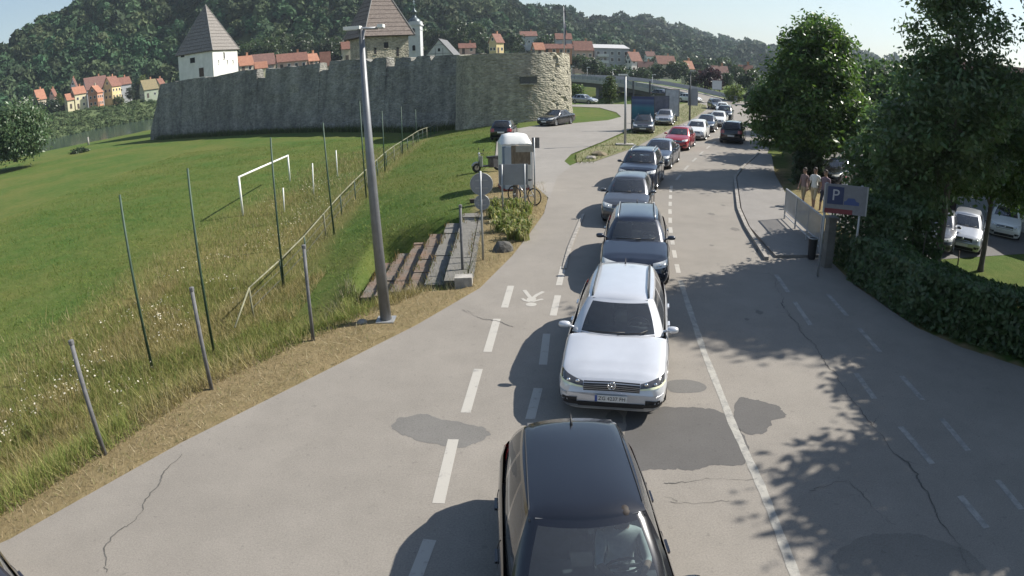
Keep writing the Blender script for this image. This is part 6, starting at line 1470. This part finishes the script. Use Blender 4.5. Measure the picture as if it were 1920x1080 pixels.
# house at the right edge
hr = far(1955, 330, 40); house('brown roofed house in deep shade at the right picture edge', hr[0], hr[1], -1.2, 12, 9, 5.0, 3.4, RAD(-62), 'grey', M_TILEB, wins=3, storeys=2)

# hedge
hl = MB()
def hedge(label, pts, w, h, n, leaf, base):
    P = np.array(pts, float); d = np.r_[0, np.cumsum(np.hypot(*np.diff(P, axis=0).T))]; t = thing('hedge', label, 'hedge', (P[0][0], P[0][1], 0))
    s = rng.uniform(0, d[-1], n); x = np.interp(s, d, P[:, 0]); y_ = np.interp(s, d, P[:, 1]); a = rng.uniform(-1, 1, n); zz_ = rng.uniform(0, 1, n)
    face = rng.integers(0, 3, n); a = np.where(face == 0, np.sign(a) * (1 - .12 * rng.uniform(0, 1, n)), a); zz_ = np.where(face == 1, 1 - .10 * rng.uniform(0, 1, n), zz_)
    bulge = .22 * (vnoise(s, zz_ * 2, .6, 3) - .4); top_b = .30 * (vnoise(s, 1, 1.1, 4) - .5)
    x = x + a * (w / 2 + bulge); y_ = y_ + rng.normal(0, .06, n); z = zz_ * (h + top_b)
    C = np.stack([x - P[0][0], y_ - P[0][1], z + height(x, y_) * 0], 1); Nn = unit(n) * .9 + np.stack([a, 0 * a, zz_ * .8], 1); Nn /= np.linalg.norm(Nn, axis=1)[:, None]
    v, f = quads(C, Nn, leaf * rng.uniform(.6, 1.4, n)); obj('foliage', mesh('foliage', v, f, M_LEAF, False, leaf_cols(n, base, .35)), t)
    st_ = MB()
    for q in np.arange(.3, d[-1], .5): xx, yy = np.interp(q, d, P[:, 0]) - P[0][0], np.interp(q, d, P[:, 1]) - P[0][1]; st_.tube([(xx, yy, -.2), (xx + rng.uniform(-.2, .2), yy + rng.uniform(-.2, .2), h * .8)], [.03, .012], 5)
    part('stems', st_, M_BARK, t)['kind'] = 'stuff'; return t
hedge('shaded leafy hedge along the right edge of the road below the trees', [(10.05, 15.9), (10.1, 13.8), (10.2, 12.5), (10.9, 11.4), (11.9, 10.2), (13.2, 8.6)], 1.2, 1.25, 30000, .10, (.07, .12, .045))
hedge('leafy bush hedge behind the parking sign', [(10.3, 17.6), (10.9, 16.5), (11.3, 15.0)], 1.3, 2.1, 13000, .11, (.07, .12, .045))
hedge('low dark roadside hedge between the pavement and the car park trees', [(14.9, 30.5), (17.5, 35.5), (20.6, 42), (24.2, 49.5), (27.5, 57)], 1.5, 1.5, 16000, .20, (.045, .075, .03))

# roadside trees
tree('roadside_tree', 'dense dome shaped broadleaf tree beside the road above the pedestrians', (16.3, 33.2, -1), [(0, 0, 5.4, 3.0, 2.8, 3.0), (.3, 0, 7.6, 2.1, 2.1, 2.1), (-1.9, .3, 4.2, 1.7, 1.8, 1.7), (1.6, -.6, 4.4, 1.7, 1.7, 1.9), (-.6, -1.4, 3.9, 1.8, 1.5, 1.6), (.6, .4, 8.9, 1.1, 1.1, 1.0)], 5.0, .26, 660, 64, .165, (.075, .135, .03), .55, bark=M_PALEBARK)
tree('roadside_tree', 'tall open crowned tree reaching above the picture, behind the parking sign', (13.5, 17.0, -1), [(-.3, -.2, 6.0, 2.1, 2.0, 1.9), (.2, .3, 8.2, 1.8, 1.8, 1.8), (-.3, -.1, 10.2, 1.3, 1.3, 1.4), (1.3, -.4, 6.6, 1.2, 1.4, 1.1), (-1.5, .4, 4.9, 1.5, 1.5, 1.4), (.9, .5, 4.6, 1.6, 1.5, 1.5), (-1.3, .3, 3.2, 1.2, 1.2, 1.0), (.4, -.2, 11.6, .8, .8, .8)], 8.6, .13, 470, 66, .13, (.09, .145, .058), .5, shell=.3)
tree('roadside_tree', 'broad bright green walnut tree over the parked cars at the right', (17.7, 19.4, -1), [(0, 0, 4.9, 2.2, 2.2, 1.9), (.9, -.5, 4.0, 1.6, 1.6, 1.4), (-1.0, .3, 4.0, 1.5, 1.5, 1.4), (.3, .1, 6.3, 1.3, 1.3, 1.2)], 4.0, .12, 420, 62, .145, (.085, .15, .045), .5)
tree('roadside_tree', 'tree out of view on the right, its crown filled out to shade the road', (15.2, 9.0, -1), [(0, 0, 6.6, 2.7, 2.7, 2.2), (-1.2, -.2, 8.5, 1.9, 1.9, 1.6), (.8, .3, 9.0, 1.9, 1.9, 1.6), (-.8, .7, 5.2, 1.7, 1.7, 1.3), (.4, 2.7, 6.4, 1.9, 1.9, 1.7), (.6, 3.0, 8.4, 1.6, 1.6, 1.3)], 7.0, .22, 800, 52, .17, (.045, .085, .026), .55, shell=.3)  # unseen; some crown lobes added only for their shade on the road
tree('roadside_tree', 'very tall tree behind the shaded house at the right edge, twigs against the sky', (21.6, 18.2, -1), [(0, 0, 7.2, 2.7, 2.6, 1.9), (-.6, -.3, 9.8, 2.6, 2.6, 1.9), (.4, .4, 12.2, 2.6, 2.6, 1.9), (-.9, -.6, 14.4, 2.3, 2.3, 1.6), (.6, -.8, 13.6, 2.2, 2.2, 1.5), (-.4, .5, 16.0, 1.5, 1.5, 1.2)], 12., .3, 760, 50, .19, (.06, .11, .034), .6, shell=.3)
tree('roadside_tree', 'dark tree just outside the lower right corner of the picture', (14.0, 3.6, -1), [(0, 0, 6.6, 2.9, 2.9, 2.4), (-.9, .2, 8.2, 2.1, 2.1, 1.6), (.6, -.6, 5.4, 1.8, 1.8, 1.4), (-.3, -1.6, 7., 1.9, 1.9, 1.6)], 6.5, .2, 560, 48, .18, (.045, .085, .026), .6)
tree('roadside_tree', 'small dense tree under the tall open one, beside the parking sign', (13.4, 20.4, -1), [(0, 0, 3.9, 1.7, 1.6, 1.6), (.7, .3, 5.2, 1.2, 1.2, 1.1), (-.6, -.4, 3.0, 1.2, 1.2, 1.1), (.9, -.6, 2.9, 1.2, 1.2, 1.1)], 2.6, .13, 260, 42, .17, (.078, .13, .048), .45)
GR_ = 'trees lining the right side of the road'
ROWL = ['dark tree just beyond the dome shaped tree beside the road', 'dark tree shading the road next to the black off-roader driving away', 'third tree in the roadside row beyond the dome shaped tree', 'tree in the roadside row opposite the white cars in the queue', 'last but one tree in the roadside row before the bend', 'tree of the car park behind the dome shaped tree', 'farther car park tree seen between the dome tree and the tall open tree', 'small tree in the car park behind the pedestrians', 'last small tree in the roadside row by the far bend']
for i, (x, y_, h, r) in enumerate([(20.4, 40.5, 8.2, 2.9), (24.0, 48.5, 8.6, 3.0), (27.6, 57.0, 8.0, 3.0), (32.6, 67.5, 7.4, 3.0), (38.5, 79.0, 6.6, 2.8), (27.5, 40.5, 8.5, 3.4), (34, 55, 8.8, 3.6), (24.5, 31.0, 7.2, 2.8), (43.5, 93.0, 6.0, 2.8)]):
    tree('roadside_tree', ROWL[i], (x, y_, -1), [(0, 0, h * .56, r, r, h * .34), (.3, .2, h * .78, r * .7, r * .7, h * .2), (-r * .5, -.3, h * .42, r * .6, r * .6, h * .2), (r * .5, .3, h * .42, r * .6, r * .6, h * .22)], h * .5, .2, 230, 34, .30, (.06, .105, .034), .65, group=GR_)
GB = 'trees between the embankment houses'
def far_tree(label, px, py, r, wpx, hpx_, base, name='tree', cat='tree', group=None, n=90, per=26, squash=1., z=None, leaf=None):
    if group == GB: r *= 1.13
    p = far(px, py, r); k = LENS / 960 * r; w = wpx * k / 2; h = hpx_ * k; zb = p[2] if z is None else z
    return tree(name, label, (p[0], p[1], zb), [(0, 0, h * .55, w, w, h * .42 * squash), (w * .3, .0, h * .74, w * .6, w * .6, h * .24), (-w * .45, 0, h * .42, w * .6, w * .6, h * .3), (w * .45, 0, h * .38, w * .62, w * .62, h * .3)], h * .45, max(.1, h * .025), n, per, leaf or max(.22, w * .16), base, max(.5, w * .32), cat, group, shell=.6)
far_tree('purple leaved plum tree beyond the far bend of the road', 1330, 172, 150, 44, 44, (.045, .022, .026))
far_tree('dark tree left of the purple plum tree', 1302, 168, 170, 30, 34, (.035, .055, .025))
far_tree('dark conifer green tree right of the purple plum tree', 1362, 165, 160, 24, 30, (.035, .06, .025))
far_tree('bright yellow green round bush at the far bend', 1376, 194, 118, 30, 36, (.12, .17, .035), 'bush', 'bush')
far_tree('small light green tree standing before the bridge parapet', 1143, 200, 100, 22, 60, (.075, .105, .035))
far_tree('round green shrub under the bridge beside the bastion', 1080, 178, 120, 22, 18, (.09, .14, .035), 'bush', 'bush')
far_tree('large pale willow bush at the left picture edge by the river', 28, 300, 112, 118, 92, (.095, .15, .07), 'willow_bush', 'bush', n=520, per=46, leaf=.36)
far_tree('low dark bush at the edge of the pitch left of the castle corner', 150, 292, 120, 30, 12, (.04, .065, .025), 'bush', 'bush')
GB = 'trees between the embankment houses'
for px, py, r, w, h, b in [(112, 203, 270, 16, 26, (.09, .13, .035)), (95, 215, 262, 34, 24, (.03, .05, .025)), (60, 215, 268, 40, 28, (.03, .048, .025)), (222, 196, 270, 20, 14, (.085, .11, .04)), (245, 190, 285, 16, 26, (.035, .055, .025)), (268, 172, 300, 20, 28, (.10, .13, .03)), (255, 190, 300, 18, 34, (.03, .05, .025)), (160, 176, 305, 30, 30, (.03, .05, .024)), (210, 166, 315, 40, 34, (.03, .048, .024)), (310, 178, 285, 20, 14, (.04, .07, .03))]:
    far_tree('leafy tree standing between the houses on the river embankment', px, py, r, w, h, b, group=GB)
GH = 'trees at the foot of the wooded hill behind the castle'
for i in range(34):
    px = 462 + i * 13.2 + rng.uniform(-6, 6); r = rng.uniform(285, 330); dk = rng.uniform(.6, 1.5); py = np.interp(px, [460, 700, 900], [124, 104, 92]) + rng.uniform(-6, 4)
    far_tree('broad tree at the foot of the wooded hill, above the castle wall', px, py, r, rng.uniform(26, 42), rng.uniform(34, 58), (.045 * dk, .072 * dk, .026 * dk), group=GH)
GV = 'trees among the village houses'
for px, py, r, w, h in [(1085, 130, 240, 30, 28), (1110, 140, 225, 40, 30), (1150, 146, 200, 46, 20), (1200, 150, 220, 36, 22), (1228, 150, 230, 30, 30), (1268, 150, 230, 40, 34), (1312, 152, 230, 26, 22), (1380, 160, 200, 30, 36), (1405, 178, 150, 40, 50), (1412, 215, 112, 34, 60), (1240, 128, 320, 40, 22), (1300, 130, 330, 50, 20), (1350, 136, 300, 50, 24), (960, 96, 280, 40, 30), (900, 92, 290, 36, 26), (1025, 92, 300, 40, 26)]:
    far_tree('dark leafy tree among the village houses', px, py, r, w, h, (.04, .065, .026), group=GV)
P_ = []
az_ = rng.uniform(-46, -29, 900); r_ = np.interp(az_, *RB) + rng.uniform(2, 36, 900) ** 1.0
sx, sy = r_ * np.sin(np.radians(az_)), r_ * np.cos(np.radians(az_)); sz = hillz(az_, r_)
sc_ = rng.uniform(.5, 1.5, 900); d_ = unit(900 * 40).reshape(900, 40, 3); Pq = np.stack([sx, sy, sz], 1)[:, None, :] + d_ * sc_[:, None, None] * np.array([1.2, 1.2, .7]) + np.array([0, 0, .3])
v_, f_ = quads(Pq.reshape(-1, 3), d_.reshape(-1, 3), np.repeat(sc_ * .5, 40), 1.2)
kind(obj('riverbank_scrub', mesh('riverbank_scrub', v_, f_, M_FOREST, False, leaf_cols(36000, (.05, .08, .028), .4))), 'stuff')
# tall weeds along the castle foot
P_ = np.array([wpos(s) - wnorm(s) * (.2 + 1.2 * q) for s, q in zip(rng.uniform(0, Lt, 12000), rng.uniform(0, 1, 12000) ** 2)])
kind(blades('wall_foot_weeds', P_, rng.gamma(4, .12, len(P_)) + .1, .08, mixcols(len(P_), [(.08, .11, .03), (.11, .13, .05), (.06, .09, .025)]), .3), 'stuff')

# ================================================================== PEOPLE
SKIN = mat('skin', (.30, .19, .14), .6, .06); HAIRD = mat('dark_hair', (.03, .022, .018), .7, .2)
def skin_mesh(joints, edges, root, lev=2):
    """joints: name -> (x, y, z, r); grows one continuous surface; returns vertices, faces"""
    names = list(joints); me = bpy.data.meshes.new('s'); me.from_pydata([joints[n][:3] for n in names], [(names.index(a), names.index(b)) for a, b in edges], [])
    o = bpy.data.objects.new('s', me); COL.objects.link(o)
    sm = o.modifiers.new('skin', 'SKIN'); ss = o.modifiers.new('sub', 'SUBSURF'); ss.levels = lev; ss.render_levels = lev
    if not me.skin_vertices: me.skin_vertices.new()
    for i, n in enumerate(names):
        sv_ = me.skin_vertices[0].data[i]; r = joints[n][3]; sv_.radius = (r, r) if not hasattr(r, '__len__') else r; sv_.use_root = (n == root)
    dg = bpy.context.evaluated_depsgraph_get(); out = bpy.data.meshes.new_from_object(o.evaluated_get(dg))
    v = [tuple(q.co) for q in out.vertices]; f = [tuple(p.vertices) for p in out.polygons]
    bpy.data.objects.remove(o); bpy.data.meshes.remove(me); bpy.data.meshes.remove(out); return v, f
def hand(parent, wrist, fwd_, s, m):
    mb = MB(); w = Vector(wrist); f = Vector(fwd_).normalized(); side = Vector((0, 1, 0)) if abs(f.y) < .8 else Vector((1, 0, 0)); side = (side - f * side.dot(f)).normalized(); nrm = f.cross(side)
    mb.tube([w, w + f * .045, w + f * .09], [.022, .034, .030], 8)
    for i, ln in enumerate((.060, .072, .068, .052)):
        b = w + f * .085 + side * (.024 * (i - 1.5) / 1.0 * .7); mb.tube([b, b + f * ln * .5 + nrm * .006 * s, b + f * ln * .85 + nrm * .026 * s], [.009, .0085, .006], 5)
    b = w + f * .03 + side * .028; mb.tube([b, b + f * .03 + side * .026, b + f * .058 + side * .03 + nrm * .01 * s], [.011, .010, .007], 5)
    o = part('hand', mb, m, parent, True); return o
def head(parent, c, s, m, hair, yaw=0.):
    R = Matrix.Translation(c) @ Matrix.Rotation(yaw, 4, 'Z') @ Matrix.Scale(s, 4)
    n = 16; prof = [(0.0, -.115), (.045, -.11), (.062, -.075), (.072, -.03), (.077, .02), (.074, .06), (.055, .095), (.025, .112), (0, .116)]
    v = []; f = []
    for r, z in prof:
        for j in range(n):
            a = 2 * math.pi * j / n; v.append((r * 1.22 * math.cos(a) + (.012 if z < -.05 and math.cos(a) > 0 else 0), r * math.sin(a), z))
    for i in range(len(prof) - 1): f += [(i * n + j, i * n + (j + 1) % n, (i + 1) * n + (j + 1) % n, (i + 1) * n + j) for j in range(n)]
    h = part('head', MB().add(v, f).xf(R), m, parent, True)
    part('nose', MB().tube([(.085, 0, .012), (.108, 0, -.022), (.09, 0, -.032)], [.009, .014, .01], 6).xf(R), m, h, True)
    for q in (1, -1):
        part('ear', MB().tube([(0, q * .076, .02), (-.012, q * .088, .0), (0, q * .078, -.028)], [.012, .016, .01], 6).xf(R), m, h, True)
        part('eye', MB().lathe([(0, .008), (.01, .004), (.012, -.004)], c=(.083, q * .03, .016), n=8, axis='x').xf(R), M_BLACK, h)
    part('mouth', MB().box((.088, 0, -.058), (.012, .042, .009)).xf(R), mat('lips', (.30, .12, .10), .6, 0), h)
    v2 = []; f2 = []
    pr = [(.060, -.06), (.080, -.01), (.085, .03), (.081, .07), (.06, .107), (.028, .124), (0, .127)]
    for r, z in pr:
        for j in range(n):
            a = 2 * math.pi * j / n; k = 1.0 if math.cos(a) < .45 or z > .055 else .86; v2.append((r * 1.22 * math.cos(a) * k - .008, r * math.sin(a) * k, z))
    for i in range(len(pr) - 1): f2 += [(i * n + j, i * n + (j + 1) % n, (i + 1) * n + (j + 1) % n, (i + 1) * n + j) for j in range(n)]
    part('hair', MB().add(v2, f2).xf(R), hair, h, True); return h
def person(label, loc, rz, H, shirt, trousers, hair, stride=.12, shorts=True, arm=(.1, .05), group='pedestrians by the car park', shoes=None, skin=SKIN):
    """a standing or walking figure; local +x is forward"""
    t = thing('person', label, 'person', loc, rz, group); k = H / 1.75
    J = {'pel': (0, 0, .95, .125), 'spine': (.01, 0, 1.10, .115), 'chest': (.0, 0, 1.30, .135), 'neck0': (0, 0, 1.45, .065), 'neck': (.015, 0, 1.53, .052), 'skull': (.02, 0, 1.60, .055)}
    E_ = [('pel', 'spine'), ('spine', 'chest'), ('chest', 'neck0'), ('neck0', 'neck'), ('neck', 'skull')]
    hands = []
    for s, q in ((1, 'l'), (-1, 'r')):
        st_ = stride * s
        J.update({'hip' + q: (0, s * .09, .88, .098), 'knee' + q: (.03 + st_ * .6, s * .10, .49, .060), 'ank' + q: (-.01 + st_, s * .105, .09, .040), 'toe' + q: (.15 + st_, s * .12, .035, .034)})
        J.update({'sh' + q: (0, s * .185, 1.40, .062), 'elb' + q: (-.02 - st_ * arm[0] * 3, s * .24, 1.12, .043), 'wri' + q: (.05 - st_ * arm[1] * 6 + .04, s * .25, .87, .028)})
        E_ += [('pel', 'hip' + q), ('hip' + q, 'knee' + q), ('knee' + q, 'ank' + q), ('ank' + q, 'toe' + q), ('chest', 'sh' + q), ('sh' + q, 'elb' + q), ('elb' + q, 'wri' + q)]
        hands.append((J['wri' + q], J['elb' + q], s))
    J = {a: (b[0] * k, b[1] * k, b[2] * k, b[3] * k) for a, b in J.items()}
    v, f = skin_mesh(J, E_, 'pel'); me = mesh('body', v, f, None, True)
    for m in (skin, shirt, trousers, shoes or M_BLACK): me.materials.append(m)
    hem = .44 if shorts else .08
    for p in me.polygons:
        c = p.center / k; z = c.z; ay = abs(c.y)
        if ay > .205 and z < 1.42: mi = 1 if z > 1.20 else 0
        elif z > 1.47: mi = 0
        elif z > .93: mi = 1
        elif z > hem: mi = 2
        elif z > .075: mi = 0
        else: mi = 3
        p.material_index = mi
    obj('body', me, t)
    head(t, (.035 * k, 0, 1.645 * k), k, skin, hair)
    for wr_, el, s in hands:
        w = Vector(wr_[:3]) * k; e = Vector(el[:3]) * k; hand(t, tuple(w), tuple(w - e), s, skin)
    return t
cloth = lambda n, c: mat('cloth_' + n, c, .9, .12, 14)
def gpl(px, py): g = gr(px, py); return (g[0], g[1], g[2])
WSH, PSH, RSH, TSH = cloth('white', (.62, .62, .60)), cloth('plum', (.17, .12, .15)), cloth('dusty_red', (.20, .14, .135)), cloth('pale', (.55, .53, .50))
person('pedestrian in a dull reddish shirt, leftmost beside the pale tree trunk', gpl(1505, 388), RAD(200), 1.68, RSH, cloth('khaki', (.30, .25, .16)), HAIRD)
person('pedestrian in a white shirt and beige shorts walking behind the railing', gpl(1524, 392), RAD(215), 1.76, WSH, cloth('beige', (.42, .36, .25)), HAIRD, .16)
person('pedestrian in a plum shirt and dark shorts just left of the parking sign', gpl(1543, 398), RAD(210), 1.78, PSH, cloth('navy', (.04, .045, .07)), HAIRD, -.12, shoes=M_WHITE)
person('person in a pale shirt whose head shows above the parking sign', gpl(1581, 398), RAD(190), 1.74, TSH, cloth('grey', (.16, .16, .17)), mat('red_cap', (.35, .08, .07), .8, .1), .05, shorts=False)
# driver of the nearest car (a separate person sitting in it)
vl = Vector(van.location); vz = van.rotation_euler[2]; Mv = Matrix.Translation(vl) @ Matrix.Rotation(vz, 4, 'Z')
sx_ = -(SPEC['mpv']['xf'] + .02); dp_ = Mv @ Vector((sx_, .36, .10))
dr_ = thing('person', 'driver in a white shirt at the wheel of the nearest black car', 'person', tuple(dp_), vz)
Jd = {'pel': (-.05, 0, .62, .13), 'spine': (-.10, 0, .78, .12), 'chest': (-.15, 0, .98, .14), 'neck0': (-.15, 0, 1.12, .065), 'skull': (-.13, 0, 1.24, .055)}
Ed = [('pel', 'spine'), ('spine', 'chest'), ('chest', 'neck0'), ('neck0', 'skull')]
for s, q in ((1, 'l'), (-1, 'r')):
    Jd.update({'sh' + q: (-.13, s * .19, 1.05, .065), 'elb' + q: (.10, s * .25, .86, .046), 'wri' + q: (.36, s * .15, .93, .03), 'hip' + q: (.02, s * .1, .58, .1), 'knee' + q: (.46, s * .12, .66, .065), 'ank' + q: (.72, s * .12, .30, .042)})
    Ed += [('chest', 'sh' + q), ('sh' + q, 'elb' + q), ('elb' + q, 'wri' + q), ('pel', 'hip' + q), ('hip' + q, 'knee' + q), ('knee' + q, 'ank' + q)]
v, f = skin_mesh(Jd, Ed, 'pel'); me = mesh('body', v, f, None, True)
for m in (SKIN, WSH, cloth('navy', (.04, .045, .07))): me.materials.append(m)
for p in me.polygons:
    c = p.center; p.material_index = 2 if c.z < .66 or (c.x > .1 and c.z < .76) else (0 if (c.z > 1.13 or c.x > .14) else 1)
obj('body', me, dr_); head(dr_, (-.10, 0, 1.29), 1., SKIN, HAIRD)
for s, q in ((1, 'l'), (-1, 'r')): hand(dr_, Jd['wri' + q][:3], Vector(Jd['wri' + q][:3]) - Vector(Jd['elb' + q][:3]), s, SKIN)
# stickers behind the windscreen of the nearest car
# ------------------------------------------------------------------ haze over the valley
hz = MB().box((0, 1350, 152), (4600, 5500, 330)).me('haze', None); hm = bpy.data.materials.new('haze_air'); N, L = nodes_of(hm); N.remove(N['Principled BSDF'])
pv = N.new('ShaderNodeVolumePrincipled'); pv.inputs['Color'].default_value = (.74, .86, 1, 1); pv.inputs['Density'].default_value = .00019; pv.inputs['Anisotropy'].default_value = .2
L.new(pv.outputs[0], N['Material Output'].inputs['Volume']); hz.materials.append(hm); kind(obj('haze', hz), 'stuff')
